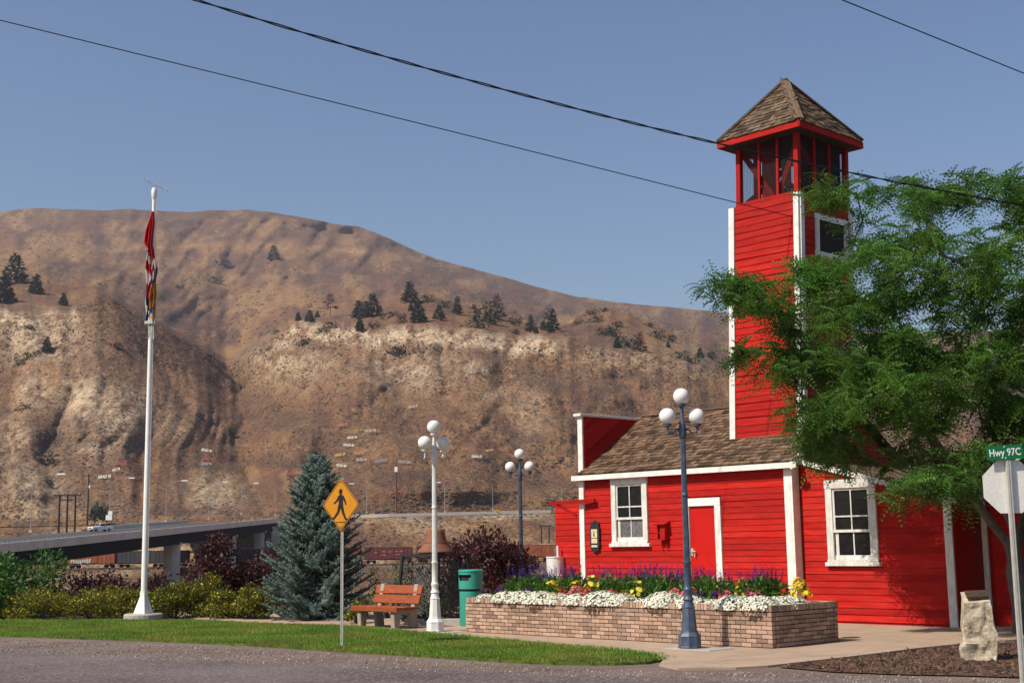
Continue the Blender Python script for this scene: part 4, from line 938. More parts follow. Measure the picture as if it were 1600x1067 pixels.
# annex to the right under a lean-to roof ----------------------------------
XL, XR, AD = AR + 0.052, 0.0, 0.2
def rake(a): return 3.20 - 0.262 * (a - XL)
mb = MB(); mb.add([(XL, AD + .012, 0), (XR, AD + .012, 0), (XR, AD + .012, rake(XR) - .02), (XL, AD + .012, rake(XL) - .02), (XL, AD + .11, 0), (XR, AD + .11, 0), (XR, AD + .11, rake(XR) - .02), (XL, AD + .11, rake(XL) - .02)],
    [(0, 1, 2, 3), (7, 6, 5, 4), (0, 4, 5, 1), (1, 5, 6, 2), (2, 6, 7, 3), (3, 7, 4, 0)])
annex = mb.build('annex_wall', M['red_dark'], hall)
W2 = (-2.71, -1.57, 1.17, 2.80)
def xr_end(z): return min(XR - .16, XL + (3.20 - .02 - z) / 0.262)
clap(annex, lambda s, z, o: (s, AD + .012 - o, z), 0.05, 3.16, 24, lambda z: XL + .06, xr_end, [W2])
window(annex, *W2, AD, cas=.15, sill_ext=.05)
mb = MB(); mb.box((XR - .08, AD - .025, 1.19), (.16, .05, 2.38)); mb.build('corner_trim', M['white_worn'], annex, bevel=.004)
mb = MB()
for y0, y1 in ((AD - .07, AD - .035),):
    mb.hexa([(XL + .06, y0, rake(XL) - .02), (XR + .12, y0, rake(XR + .12) - .02), (XR + .12, y1, rake(XR + .12) - .02), (XL + .06, y1, rake(XL) - .02), (XL + .06, y0, rake(XL) + .09), (XR + .12, y0, rake(XR + .12) + .09), (XR + .12, y1, rake(XR + .12) + .09), (XL + .06, y1, rake(XL) + .09)])
mb.build('rake_board', M['white'], annex)
mb = MB()
mb.hexa([(XL, AD - .03, rake(XL)), (XR + .12, AD - .03, rake(XR + .12)), (XR + .12, 4.4, rake(XR + .12)), (XL, 4.4, rake(XL)), (XL, AD - .03, rake(XL) + .07), (XR + .12, AD - .03, rake(XR + .12) + .07), (XR + .12, 4.4, rake(XR + .12) + .07), (XL, 4.4, rake(XL) + .07)])
mb.build('annex_roof', M['shingle_grey'], hall)
mb = MB(); mb.box((XR - .03, 2.3, 1.17), (.05, 4.0, 2.34)); mb.build('annex_side_wall', M['red_dark'], hall)
# garage bay set back to the right
mb = MB(); mb.box((2.6, 1.17, 1.16), (5.1, .1, 2.32)); gar = mb.build('garage_wall', M['red_dark'], hall)
x = 0.30
while x < 5.1:
    w = 0.19 + random.uniform(-.004, .004)
    mb = MB(); mb.box((x + w / 2, 1.105 + random.uniform(0, .004), 1.16), (w - .006, .022, 2.30)); mb.build('wall_board', M['red'], gar); x += w
mb = MB(); mb.box((0.17, 1.08, 1.16), (.10, .06, 2.32)); mb.build('corner_trim', M['white_worn'], gar, bevel=.004)
mb = MB(); mb.box((2.6, 1.085, .29), (4.6, .03, .11)); mb.build('rail_board', M['red'], gar)
mb = MB(); mb.hexa([(-.04, .95, 2.33), (5.3, .95, 2.33), (5.3, 4.4, 2.42), (-.04, 4.4, 2.42), (-.04, .95, 2.40), (5.3, .95, 2.40), (5.3, 4.4, 2.49), (-.04, 4.4, 2.49)]); mb.build('garage_roof', M['shingle_grey'], hall)
# low wing to the left of the false front
LW0, LWD, LWZ = -10.80, 0.62, 2.66
mb = MB(); mb.box(((LW0 + AL) / 2, LWD + .06, LWZ / 2), (AL - LW0, .1, LWZ)); mb.box((LW0 + .05, LWD + 1.2, LWZ / 2), (.1, 2.2, LWZ)); wing = mb.build('side_wing', M['red_dark'], hall)
clap(wing, lambda s, z, o: (s, LWD + .01 - o, z), .05, LWZ, 19, lambda z: LW0, lambda z: AL - .002)
# a timber bracket across the corner
mb = MB(); mb.beam((-10.15, -.22, 2.60), (-8.80, -.10, 2.62), .07, .085); mb.beam((-9.95, -.20, 2.57), (-9.42, -.075, 2.28), .05, .06); mb.build('bracket', M['red_dark'], hall)
# unseen dark floor slab; the panes are opaque and dark themselves
mb = MB(); mb.box(((AL + AR) / 2, 1.4, .012), (AR - AL - .4, 2.4, .02)); mb.build('floor_boards', M['dark_inside'], hall)

# things on the wall
Rw = Matrix.Rotation(TH, 3, 'Z')
def wl(a, d, z):
    v = Rw @ Vector((a, d, z)); return (F0[0] + v.x, F0[1] + v.y, v.z)
wp = thing('wall_plaque', 'ornate dark framed plaque with cream panels on the red wall beside the window', 'plaque', wl(-8.86, -.045, 1.79), TH)
mb = MB(); o = []
for i in range(40):
    t = 2 * math.pi * i / 40; r = 1 + .06 * math.cos(12 * t)
    sy = math.sin(t); xx = .145 * r * (1 if abs(sy) < .6 else math.sqrt(max(0, 1 - ((abs(sy) - .6) / .4) ** 2)) * .95 + .02); zz = .36 * sy * r
    o.append((math.copysign(max(.01, abs(xx)), math.cos(t)) if abs(math.cos(t)) > .05 else 0.0, zz))
mb.prism(o, -.028, .01); mb.build('frame', M['iron'], wp)
for k, (z, h) in enumerate([(.07, .20), (-.10, .11), (-.22, .05)]):
    mb = MB(); mb.box((0, -.035, z), (.185, .014, h)); pn = mb.build('panel', mat('cream_panel', (.62, .52, .33), .5, 8, .12) if k == 0 else bpy.data.materials['cream_panel'], wp, bevel=.003)
    if k == 0:
        mb = MB(); mb.lathe([(.012, -.06), (.022, -.045), (.012, -.02), (.009, .02), (.004, .06)], 8, (0, -.045, .07)); mb.build('emblem', M['iron'], pn)
mb = MB(); mb.lathe([(.03, 0), (.03, .03), (.005, .04)], 10, (0, -.02, .29)); mb.build('crest', M['iron'], wp)
bx = thing('fire_alarm_box', 'small red wooden box with sloping lid on the wall between window and door', 'box', wl(-6.78, -.02, 1.86), TH)
mb = MB(); mb.box((0, -.115, -.01), (.24, .02, .02)); mb.box((.10, -.07, 0), (.02, .14, .34)); mb.box((-.10, -.07, 0), (.02, .14, .34)); mb.box((0, -.01, 0), (.20, .02, .34)); mb.box((.03, -.13, -.02), (.13, .014, .30)); mb.box((0, -.07, -.165), (.198, .14, .02)); mb.build('case', M['red_dark'], bx)
mb = MB(); mb.box((0, -.095, .195), (.30, .23, .02), (R(18), 0, 0)); mb.build('lid', M['red'], bx)
for s in (-.07, .08):
    mb = MB(); mb.beam((s, -.02, -.17), (s, -.05, -.36), .02, .02); mb.build('leg', M['red_dark'], bx)

# ------------------------------------------------------------------ brick planter
PC = gnd(1208, 1013)
PL, PW, PH = 7.08, 1.84, 0.655
planter = thing('brick_planter', 'long buff brick planter full of flowers in front of the red hall', 'planter', PC, TH)
mb = MB()
ti = 0.006
for c, d in [((-PL / 2, .060, .28), (PL - .03, .085, .56)), ((-.060, PW / 2, .28), (.085, PW - .03, .56)), ((-PL / 2, PW - .055, .28), (PL - .02, .085, .56)), ((-PL + .055, PW / 2, .28), (.085, PW - .02, .56))]: mb.box(c, d)
mb.build('mortar_core', M['mortar'], planter)
mb = MB(); mb.box((-PL / 2, PW / 2, .27), (PL - .2, PW - .2, .54)); mb.build('soil', M['soil'], planter)
bricks = []
def bmesh_brick(L, D, H):
    ms = []
    for k in range(4):
        mb = MB(); mb.box((0, 0, 0), (L, D, H)); j = lambda: random.uniform(-.0018, .0018)
        mb.v = [(v[0] + j(), v[1] + j(), v[2] + j()) for v in mb.v]
        o = mb.build('brick', M['brick']); ms.append(o.data); bpy.data.objects.remove(o)
    return ms
BRK = bmesh_brick(.189, .09, .0555); HALF = bmesh_brick(.089, .09, .0555); ROW = bmesh_brick(.054, .20, .094); ROWE = bmesh_brick(.20, .054, .094)
CZ = .067
for r in range(8):
    z = CZ * r + .034 + .006
    for face, ln in (('front', PL), ('side', PW)):
        off = (r % 2) * .1; x = 0.0; first = True
        while x < ln - .02:
            L = .2 if not (first and r % 2) else .1
            if face == 'side' and first: x = .10 - (0 if r % 2 else 0.0); L = .2 if r % 2 else .1; 
            first = False
            L = min(L, ln - x)
            if L < .06: break
            jit = random.uniform(-.0025, .0025)
            if face == 'front': bricks.append((BRK if L > .15 else HALF, (-x - L / 2, .045 + jit, z), 0, L))
            else: bricks.append((BRK if L > .15 else HALF, (-.045 - jit, x + L / 2, z), R(90), L))
            x += L
        # far and left sides are out of sight: the core is enough there
x = .03
while x < PL: bricks.append((ROW, (-x, .10 + random.uniform(-.003, .003), .545 + .055), 0, .06)); x += .066
x = .23
while x < PW: bricks.append((ROWE, (-.10 + random.uniform(-.003, .003), x, .545 + .055), 0, .06)); x += .066
x = .03
bq = []
plM = Matrix.Translation(PC) @ Matrix.Rotation(TH, 4, 'Z')
for ms, p, rz, L in bricks:
    w = plM @ Vector(p); area = L / max(w.y, 1) ** 2
    bq.append((area, ms, p, rz))
bq.sort(key=lambda t: -t[0])
for a, ms, p, rz in bq[:300]:
    o = link('brick', random.choice(ms), planter, p, (0, random.uniform(-.004, .004), rz))
V = []; F = []; rn = []
for a, ms, p, rz in bq[300:]:
    me = random.choice(ms); Mx = Matrix.Translation(p) @ Matrix.Rotation(rz, 4, 'Z'); b = len(V)
    V += [tuple(Mx @ v.co) for v in me.vertices]; F += [[i + b for i in q.vertices] for q in me.polygons]; rn += [random.random()] * 6
for x in np.arange(.03, PL, .066):                                  # rear and left caps
    Mx = Matrix.Translation((-x, PW - .10, .60)); me = ROW[0]; b = len(V); V += [tuple(Mx @ v.co) for v in me.vertices]; F += [[i + b for i in q.vertices] for q in me.polygons]; rn += [random.random()] * 6
for x in np.arange(.23, PW - .2, .066):
    Mx = Matrix.Translation((-PL + .10, x, .60)); me = ROWE[0]; b = len(V); V += [tuple(Mx @ v.co) for v in me.vertices]; F += [[i + b for i in q.vertices] for q in me.polygons]; rn += [random.random()] * 6
tag(link('brick_field', mesh_np('brick_field', V, [np.array(F)], M['brick'], False, rn), planter), kind='stuff')
# ------------------------------------------------------------------ flowers in the planter
def pw(x, y, z):
    v = plM @ Vector((x, y, z)); return v
LEAFV = np.array([(0, 0, 0), (.5, .22, .04), (1, 0, -.05), (.5, -.22, .04)]); LEAFF = [(0, 1, 2, 3)]
PETV = np.array([(math.cos(a), math.sin(a), .0) for a in np.linspace(0, 2 * math.pi, 7)[:-1]]); PETF = [(0, 1, 2, 3, 4, 5)]
def leaves_mesh(name, n, rx, rz, size, m, zmin=0.0, shell=0.6):
    g = rng
    d = g.normal(size=(n, 3)); d /= np.linalg.norm(d, axis=1)[:, None]; d[:, 2] = np.abs(d[:, 2])
    rad = shell + (1 - shell) * g.random(n) ** .5
    p = d * rad[:, None] * (rx, rx, rz); p[:, 2] += zmin
    dirs = d + g.normal(size=(n, 3)) * .6; dirs[:, 2] += .25
    return scatter_mesh(name, LEAFV, LEAFF, frame_from(dirs, g.random(n) * 1.2 - .6), p, (size * (.7 + .6 * g.random(n)))[:, None], m)
def petals_mesh(name, n, rx, rz, size, m, z0=0.0, top=0.15):
    g = rng
    d = g.normal(size=(n, 3)); d /= np.linalg.norm(d, axis=1)[:, None]; d[:, 2] = np.abs(d[:, 2])
    p = d * (rx, rx, rz) * (0.92 + .14 * g.random((n, 1))); p[:, 2] += z0
    nrm = d + g.normal(size=(n, 3)) * .35; nrm[:, 2] += .3
    fr = frame_from(nrm)[:, :, [1, 2, 0]]
    return scatter_mesh(name, PETV, PETF, fr, p, (size * (.75 + .5 * g.random(n)))[:, None], m)
def flower_proto(name, build_parts):
    return build_parts
def place(name, label, cat, group, parts, x, y, z=.555, rz=0, s=1.0):
    t = thing(name, label, cat, pw(x, y, z), rz, group); t.scale = (s, s, s)
    for pn, me in parts:
        o = link(pn, me, t)
        if pn == 'flower_spikes': o['kind'] = 'stuff'
    return t
alys = [[('foliage', leaves_mesh('foliage', 90, .24, .17, .06, M['flower_stem'])), ('blossoms', petals_mesh('blossoms', 760, .29, .18, .0165, M['fl_white']))] for _ in range(3)]
alyx = np.linspace(-6.70, -.32, 14)
for i, x in enumerate(alyx):
    x += random.uniform(-.08, .08)
    place('alyssum_mound', f'white alyssum mound on the planter front rim, {ordinal(i)} from the trash can end', 'flowers', 'white alyssum mounds along the front rim', alys[i % 3], x, .20 + random.uniform(-.03, .05), .575, random.random() * 6, random.choice((.78, .95, 1.05, 1.15, 1.3)))
for i, (x, y) in enumerate([(-.28, .62), (-.30, .95), (-.95, .62)]):
    place('alyssum_mound', f'white alyssum mound along the shaded planter end, {ordinal(i)} from the near corner' if i < 2 else 'white alyssum mound set back from the rim at the planter corner', 'flowers', 'white alyssum mounds at the right end', alys[i % 3], x, y, .58, random.random() * 6, 1.0)
def salvia(seed):
    fol = leaves_mesh('foliage', 260, .19, .36, .095, M['flower_stem'], 0.02, .35)
    V = []; n = 13
    mbs = MB(); pts = []; dirs = []
    for k in range(n):
        a = random.random() * 6.28; r = random.random() ** .6 * .15; l = random.uniform(.12, .24); z0 = random.uniform(.28, .37)
        tip = (r * math.cos(a) * 1.25, r * math.sin(a) * 1.25, z0 + l)
        for q in range(22):
            t = q / 21; pts.append((r * math.cos(a) * (1 + .25 * t) + random.gauss(0, .006 * (1.1 - t)), r * math.sin(a) * (1 + .25 * t) + random.gauss(0, .006 * (1.1 - t)), z0 + l * t)); dirs.append((random.gauss(0, 1), random.gauss(0, 1), .5))
    me = scatter_mesh('flower_spikes', LEAFV, LEAFF, frame_from(np.array(dirs)), np.array(pts), np.full((len(pts), 1), .032), M['fl_purple'])
    return [('foliage', fol), ('flower_spikes', me)]
sal = [salvia(i) for i in range(3)]
i = 0; nrow = [0, 0]
for row, y in enumerate((.88, 1.22)):
    for x in np.arange(-6.6, -.55, .36 if row == 0 else .33):
        if row == 0 and -5.05 < x < -4.2: continue
        x += random.uniform(-.07, .07)
        nrow[row] += 1
        place('salvia_plant', f'purple spiked salvia in the {"rear" if row else "middle"} planter row, {ordinal(nrow[row] - 1)} from the trash can end', 'flowers', 'purple salvia plants in the planter', sal[i % 3], x, y + random.uniform(-.05, .05), .58, random.random() * 6, random.uniform(1.0, 1.3)); i += 1
def bloomer(fm, n, r=.14, h=.20, size=.028, nf=70):
    return [('foliage', leaves_mesh('foliage', nf, r, h, .055, M['flower_stem'])), ('blossoms', petals_mesh('blossoms', n, r * 1.05, h * 1.08, size, fm))]
kinds = dict(marigold=bloomer(M['fl_yellow'], 30, .16, .25, .040), lemon=bloomer(M['fl_lemon'], 24, .15, .25, .040), pink=bloomer(M['fl_pink'], 60, .19, .19, .036), red=bloomer(M['fl_red'], 60, .19, .19, .036), dark=bloomer(M['fl_dark'], 60, .15, .16, .032), orange=bloomer(M['fl_orange'], 30, .14, .17, .032), rose=bloomer(M['fl_pink'], 50, .18, .20, .036))
spec = [('lemon', 'marigold', 'tall yellow marigold bunch in the planter below the white corner board', -4.55, .86, .67), ('lemon', 'marigold', 'yellow marigold bunch just right of the tallest yellow bunch', -4.22, .82, .62), ('marigold', 'marigold', 'yellow marigold bunch left of the tallest yellow bunch', -4.86, .74, .60),
        ('marigold', 'marigold', 'golden marigold among the salvia left of the white corner board', -5.35, 1.02, .66), ('marigold', 'marigold', 'golden marigold between salvia and white alyssum left of the red petunias', -5.30, .56, .59), ('lemon', 'marigold', 'yellow marigold low between alyssum and salvia left of the blue lamp post', -3.18, .55, .60),
        ('marigold', 'marigold', 'yellow marigold at the rear right corner of the planter', -.36, 1.30, .70), ('marigold', 'marigold', 'yellow marigold leaning over the right end of the planter', -.22, 1.12, .64), ('marigold', 'marigold', 'golden marigold in the salvia row right of the blue lamp post', -1.25, 1.02, .66),
        ('lemon', 'marigold', 'yellow marigold peeping through salvia in front of the red door', -1.75, 1.05, .68), ('orange', 'petunia', 'orange bloom clump at the foot of the salvia left of the yellow marigold', -3.50, .55, .58),
        ('red', 'petunia', 'crimson petunia clump left of the yellow marigolds', -5.0, .56, .60), ('pink', 'petunia', 'pink petunia clump between two crimson clumps', -4.66, .54, .60), ('red', 'petunia', 'crimson petunia clump below the tallest yellow bunch', -4.40, .54, .60), ('dark', 'petunia', 'dark purple petunia clump beside the crimson petunias', -4.12, .54, .58), ('red', 'petunia', 'single crimson petunia clump midway to the blue lamp post', -3.80, .53, .58),
        ('pink', 'petunia', 'bright pink petunia clump right behind the blue lamp post', -2.35, .55, .62), ('rose', 'petunia', 'pink petunia clump next right of the bright pink one by the lamp', -2.05, .57, .63), ('pink', 'petunia', 'pink petunia clump in front of the salvia below the door frame', -1.28, .55, .60), ('rose', 'petunia', 'pale pink petunia clump nearest the planter corner', -.80, .62, .61),
        ('dark', 'petunia', 'dark purple petunia spilling between alyssum mounds at the near corner', -.72, .20, .585), ('dark', 'petunia', 'dark purple petunia behind the rim left of the near corner', -1.05, .26, .585), ('dark', 'petunia', 'dark purple petunia right of the pink petunias by the lamp', -1.68, .36, .60), ('dark', 'petunia', 'dark purple petunia left of the blue lamp post at the rim', -2.75, .22, .585),
        ('red', 'petunia', 'small red petunia low at the rim below the crimson clumps', -4.15, .24, .60), ('dark', 'petunia', 'dark purple petunia at the rim beneath the red one', -4.22, .17, .575), ('dark', 'petunia', 'dark purple petunia between alyssum mounds near the trash can', -6.05, .30, .60), ('dark', 'petunia', 'dark purple petunia behind the first alyssum mounds', -5.85, .50, .62), ('dark', 'petunia', 'violet petunia hanging at the trash can corner of the planter', -6.98, .42, .60), ('dark', 'petunia', 'violet petunia beside the green trash can rear corner', -6.95, .85, .62),
        ('dark', 'petunia', 'dark petunia clump behind the pink ones before the door', -1.50, .60, .62)]
for k, nm, lb, x, y, z in spec:
    place(nm + '_plant', lb, 'flowers', nm + ' plants in the planter', kinds[k], x, y + (.0 if .5 < y < .6 else 0), z + (.11 if y > .3 else .03), random.random() * 6, random.uniform(.60, .84) if nm == 'petunia' else random.uniform(.8, 1.05))

# ------------------------------------------------------------------ three-globe street lamps
def lamp(name, label, loc, m, rot, sc=1.0, gs=.131):
    t = thing(name, label, 'street lamp', loc, rot)
    mb = MB(); o8 = R(22.5)
    mb.lathe([(.185, 0), (.185, .025), (.175, .035), (.175, .17), (.182, .18), (.15, .225), (.128, .25), (.132, .262), (.126, .27)], 8, rot=o8); mb.build('base', M[m], t, bevel=.003)
    mb = MB(); mb.lathe([(.122, .26), (.096, .60), (.102, .615), (.102, .63), (.088, .64)], 8, rot=o8); mb.build('plinth', M[m], t)
    mb = MB(); mb.lathe([(.088, .63), (.076, .68), (.07, .72), (.086, .735), (.086, .75), (.074, .765), (.062, .80), (.064, .85), (.076, .88), (.076, .90), (.066, .91), (.058, .96), (.056, 1.28), (.064, 1.29), (.064, 1.32), (.054, 1.33)], 16); mb.build('collar', M[m], t, smooth=True)
    mb = MB(); n = 13
    prof = [(.052, 1.32), (.040, 3.28)]
    vs = []; fs = []
    for r, z in prof:
        for k in range(40): vs.append(((r * (1 if k % 2 else .88)) * math.cos(k * math.pi / 20), (r * (1 if k % 2 else .88)) * math.sin(k * math.pi / 20), z))
    fs = [(k, (k + 1) % 40, 40 + (k + 1) % 40, 40 + k) for k in range(40)]
    mb.add(vs, fs); mb.build('pole', M[m], t)
    mb = MB(); mb.lathe([(.05, 2.34), (.054, 2.35), (.054, 2.38), (.048, 2.39)], 14); mb.build('ring', M[m], t, smooth=True)
    mb = MB(); mb.lathe([(.045, 3.26), (.055, 3.275), (.055, 3.30), (.06, 3.33), (.064, 3.40), (.058, 3.45), (.042, 3.52), (.03, 3.66), (.028, 3.74), (.05, 3.765), (.07, 3.775), (.07, 3.80), (.055, 3.81)], 16); mb.build('head', M[m], t, smooth=True)
    for s in (-1, 1):
        mb = MB()
        pts = [(s * .05, 0, 3.39), (s * .10, 0, 3.40), (s * .14, 0, 3.36), (s * .19, 0, 3.335), (s * .235, 0, 3.36), (s * .245, 0, 3.42)]
        mb.tube(pts, [.02, .017, .015, .015, .017, .018], 8); mb.lathe([(.02, 3.42), (.052, 3.45), (.062, 3.455), (.062, 3.485), (.05, 3.49)], 14, (s * .245, 0, 0)); mb.tube([(s * .235, 0, 3.35), (s * .26, 0, 3.32), (s * .262, 0, 3.30)], [.012, .01, .008], 6)
        a = mb.build('arm', M[m], t, smooth=True)
        mb = MB(); mb.sphere((s * .245, 0, 3.485 + gs * .93), gs); mb.build('globe', M['globe'], t, smooth=True)
    mb = MB(); mb.sphere((0, 0, 3.805 + gs * .93), gs); mb.build('globe', M['globe'], t, smooth=True)
    return t
lb = gnd(1078, 1013)
lamp('street_lamp', 'weathered blue lamp post with three white globes in front of the brick planter', (lb[0], lb[1], .012), 'lamp_blue', R(12))
lw = gnd(680, 987)
lamp('street_lamp', 'white lamp post with three white globes beside the wooden bench', (lw[0], lw[1], .012), 'lamp_white', R(46), gs=.135)
lamp('street_lamp', 'farther blue lamp post with three white globes behind the planter', (.15, 34.0, -.03), 'lamp_blue', R(-6), gs=.132)
tag(pad(lb[0] + .12, lb[1] + .0, .95, .62, .012), 'pale concrete slab under the blue lamp post', 'slab')
tag(pad(lw[0] + .12, lw[1] + .05, .85, .6, .012), 'pale concrete slab under the white lamp post', 'slab')
g1 = gnd(965, 1029)
tag(pad(g1[0], g1[1], .62, .34, .022, TH + .5), 'small concrete cover set in the tip of the lawn', 'cover')

# ------------------------------------------------------------------ flagpole and its two furled flags
fp = gnd(224, 967)
FLX, FLY = fp[0], fp[1]
LEAN = (0.0 , 0)
t = thing('flagpole', 'tall white flagpole on a flared base at the edge of the lawn', 'flagpole', (FLX, FLY, .012))
mb = MB(); mb.lathe([(.075, .55), (.066, 3.5), (.055, 7), (.044, 10.35)], 18); pole = mb.build('pole', M['pole_white'], t, smooth=True)
mb = MB(); mb.lathe([(.25, .10), (.24, .13), (.10, .52), (.085, .66), (.08, .68)], 4, rot=R(20)); mb.build('flared_base', M['pole_white'], t, bevel=.008)
mb = MB(); mb.lathe([(.46, 0), (.46, .10), (.43, .125)], 24); mb.build('footing', M['concrete'], t, bevel=.01)
mb = MB(); mb.lathe([(.045, 10.33), (.062, 10.36), (.062, 10.42), (.068, 10.44), (.068, 10.58), (.05, 10.62)], 14); tr = mb.build('truck', M['pole_white'], t, smooth=True)
mb = MB(); mb.beam((-.28, 0, 10.86), (.32, .1, 10.56), .014); mb.beam((-.22, .05, 10.95), (-.18, -.05, 10.80), .012); mb.beam((-.02, .08, 10.84), (.04, -.08, 10.66), .012); mb.beam((.26, .12, 10.66), (.30, -.02, 10.50), .012); mb.beam((0, 0, 10.6), (0.01, 0, 10.75), .016); mb.build('antenna', M['steel_grey'], tr)
mb = MB(); mb.tube([(.075, -.03, 10.4), (.08, -.05, 6.5), (.09, -.04, 1.3)], .006, 4); mb.build('halyard', M['cloth_white'], t)
def furled(name, label, ztop, zbot, outline, colours, dx=0):
    """a hanging flag gathered into folds round the pole; outline(t) -> (left, right) reach, colours(t, k) -> slot"""
    rows, folds = 46, 26
    V = []; F = []; mi = []
    for r in range(rows + 1):
        t = r / rows; z = ztop + (zbot - ztop) * t; l, rr = outline(t)
        for k in range(folds + 1):
            s = k / folds; x = -l + (l + rr) * s
            y = -.085 + .055 * math.sin(s * 19 + 3.2 * t + 1.3 * math.sin(4 * t)) * (1 - .3 * t) + .02 * math.sin(9 * t + 3 * s)
            V.append((x + .012 * math.sin(17 * t + 5 * s), y, z + .05 * math.sin(s * 7 + 1) * (t > .02)))
    for r in range(rows):
        for k in range(folds):
            a = r * (folds + 1) + k; F.append((a, a + 1, a + folds + 2, a + folds + 1)); mi.append(colours((r + .5) / rows, (k + .5) / folds))
    me = mesh_np(name, V, [np.array(F)], [M['cloth_red'], M['cloth_white'], M['cloth_blue'], M['cloth_gold']], True, None, mi)
    o = link(name, me, None, (FLX + dx, FLY, .012)); tag(o, label, 'flag')
    sm = o.modifiers.new('thick', 'SOLIDIFY'); sm.thickness = .006
    return o
def px_z(y): return at_dist(238, y, FLY)[2]
furled('flag', 'upper red and white flag hanging limp from the flagpole', px_z(333), px_z(468), lambda t: (np.interp(t, [0, .25, .38, .45, .7, 1], [.03, .17, .21, .10, .14, .12]), np.interp(t, [0, .4, .6, 1], [.03, .03, .07, .05])),
       lambda t, k: 1 if (.50 < t < .58 and k < .55) or (.70 < t < .84 and .05 < k < .62) or (.60 < t < .64 and k > .8) else 0)
def bc(t, k):
    if t < .36: return (2, 1, 0, 1, 2)[int((k * 3 + t * 9)) % 5]
    if t < .74: return 3 if k > .18 else (2 if k > .08 else 1)
    return (2, 1, 2, 3, 1, 2)[int(k * 6 + t * 5) % 6]
furled('flag', 'lower blue, white and gold striped flag tangled round the flagpole', px_z(408), px_z(508), lambda t: (np.interp(t, [0, .3, .45, .75, 1], [.0, .03, .10, .15, .13]), np.interp(t, [0, .2, .5, .8, 1], [.06, .12, .10, .12, .08])), bc, dx=.02)
mb = MB()
for k in range(7):
    x0 = random.uniform(-.06, .08); mb.tube([(x0, -.09, px_z(485) - .02 * k), (x0 + random.uniform(-.05, .06), -.11, px_z(505)), (x0 + random.uniform(-.02, .10), -.10, px_z(random.choice((515, 534, 531))))], [.012, .02, .012], 6)
mb.box((-.02, -.10, px_z(505)), (.20, .10, .07))
o = mb.build('rope_bundle', M['cloth_white'], None, loc=(FLX, FLY, 0)); tag(o, 'knotted bundle of off-white rope tied below the flags', 'rope')

# ------------------------------------------------------------------ pedestrian warning sign
sp = gnd(534, 1011)
YAW = R(39)
ps = thing('pedestrian_sign', 'yellow diamond pedestrian crossing sign on a thin perforated post in the lawn', 'road sign', (sp[0], sp[1], .012), 0)
mb = MB(); mb.beam((0, 0, 0), (0, 0, 2.78), .046, .046); post = mb.build('post', M['galv'], ps)
mb = MB()
for k in range(100): mb.box((-.006, -.0235, .08 + k * .0265), (.011, .001, .011)); mb.box((.0235, 0, .08 + k * .0265), (.001, .011, .011))
tag(mb.build('punched_holes', M['black'], post), kind='stuff')
Sr = Matrix.Rotation(-YAW, 4, 'Z')
def signpart(name, mb, m, parent, y):
    mb.v = [tuple(Sr @ Vector((v[0], v[1] + y, v[2] + 2.335))) for v in mb.v]; return mb.build(name, m, parent)
def diamond(h, rr=.05):
    pts = []
    for k in range(4):
        a0 = k * math.pi / 2
        for j in range(5):
            a = a0 - math.pi / 4 + j * math.pi / 8
            pts.append((math.cos(a0) * (h - rr * 1.414) + rr * math.cos(a), math.sin(a0) * (h - rr * 1.414) + rr * math.sin(a)))
    return pts
mb = MB(); mb.prism(diamond(.455), -.034, -.031); panel = signpart('panel', mb, M['black'], ps, 0)
mb = MB(); mb.prism(diamond(.445), -.0365, -.0345); signpart('panel_face', mb, M['sign_yellow'], panel, 0)
mb = MB(); o1, o2 = diamond(.425, .045), diamond(.410, .04); n = len(o1)
mb.add([(p[0], -.0385, p[1]) for p in o1] + [(p[0], -.0385, p[1]) for p in o2] + [(p[0], -.0371, p[1]) for p in o1] + [(p[0], -.0371, p[1]) for p in o2], [(i, (i + 1) % n, n + (i + 1) % n, n + i) for i in range(n)] + [(2 * n + i, 3 * n + i, 3 * n + (i + 1) % n, 2 * n + (i + 1) % n) for i in range(n)])
signpart('border', mb, M['black'], panel, 0)
mb = MB()
y0, y1 = -.0386, -.0372
mb.prism([(.045 * math.cos(a), .215 + .05 * math.sin(a)) for a in np.linspace(0, 6.28, 15)[:-1]], y0, y1)
mb.prism([(-.035, .165), (.035, .165), (.062, .13), (.055, -.02), (-.045, -.02), (-.055, .12)], y0, y1)
def limb(pts, w):
    for (a, b), (c, d), w0, w1 in zip(pts[:-1], pts[1:], w[:-1], w[1:]):
        L = math.hypot(c - a, d - b); nx, nz = -(d - b) / L, (c - a) / L
        mb.prism([(a + nx * w0, b + nz * w0), (a - nx * w0, b - nz * w0), (c - nx * w1, d - nz * w1), (c + nx * w1, d + nz * w1)], y0 - random.uniform(0, .0003), y1)
limb([(-.035, .14), (-.095, .06), (-.165, .02)], [.024, .019, .014]); limb([(.045, .14), (.105, .055), (.13, -.01)], [.024, .019, .014])
limb([(-.02, -.01), (-.06, -.13), (-.17, -.235)], [.040, .028, .020]); limb([(-.16, -.235), (-.215, -.225)], [.018, .014])
limb([(.02, -.01), (.06, -.13), (.12, -.245)], [.040, .028, .020]); limb([(.115, -.245), (.175, -.25)], [.018, .014])
mb.box((0, -.0379, -.295), (.25, .0012, .014))
for z in (.37, -.37): mb.prism([(.012 * math.cos(a), z + .012 * math.sin(a)) for a in np.linspace(0, 6.28, 9)[:-1]], y0, y1)
signpart('walking_figure', mb, M['black'], panel, 0)

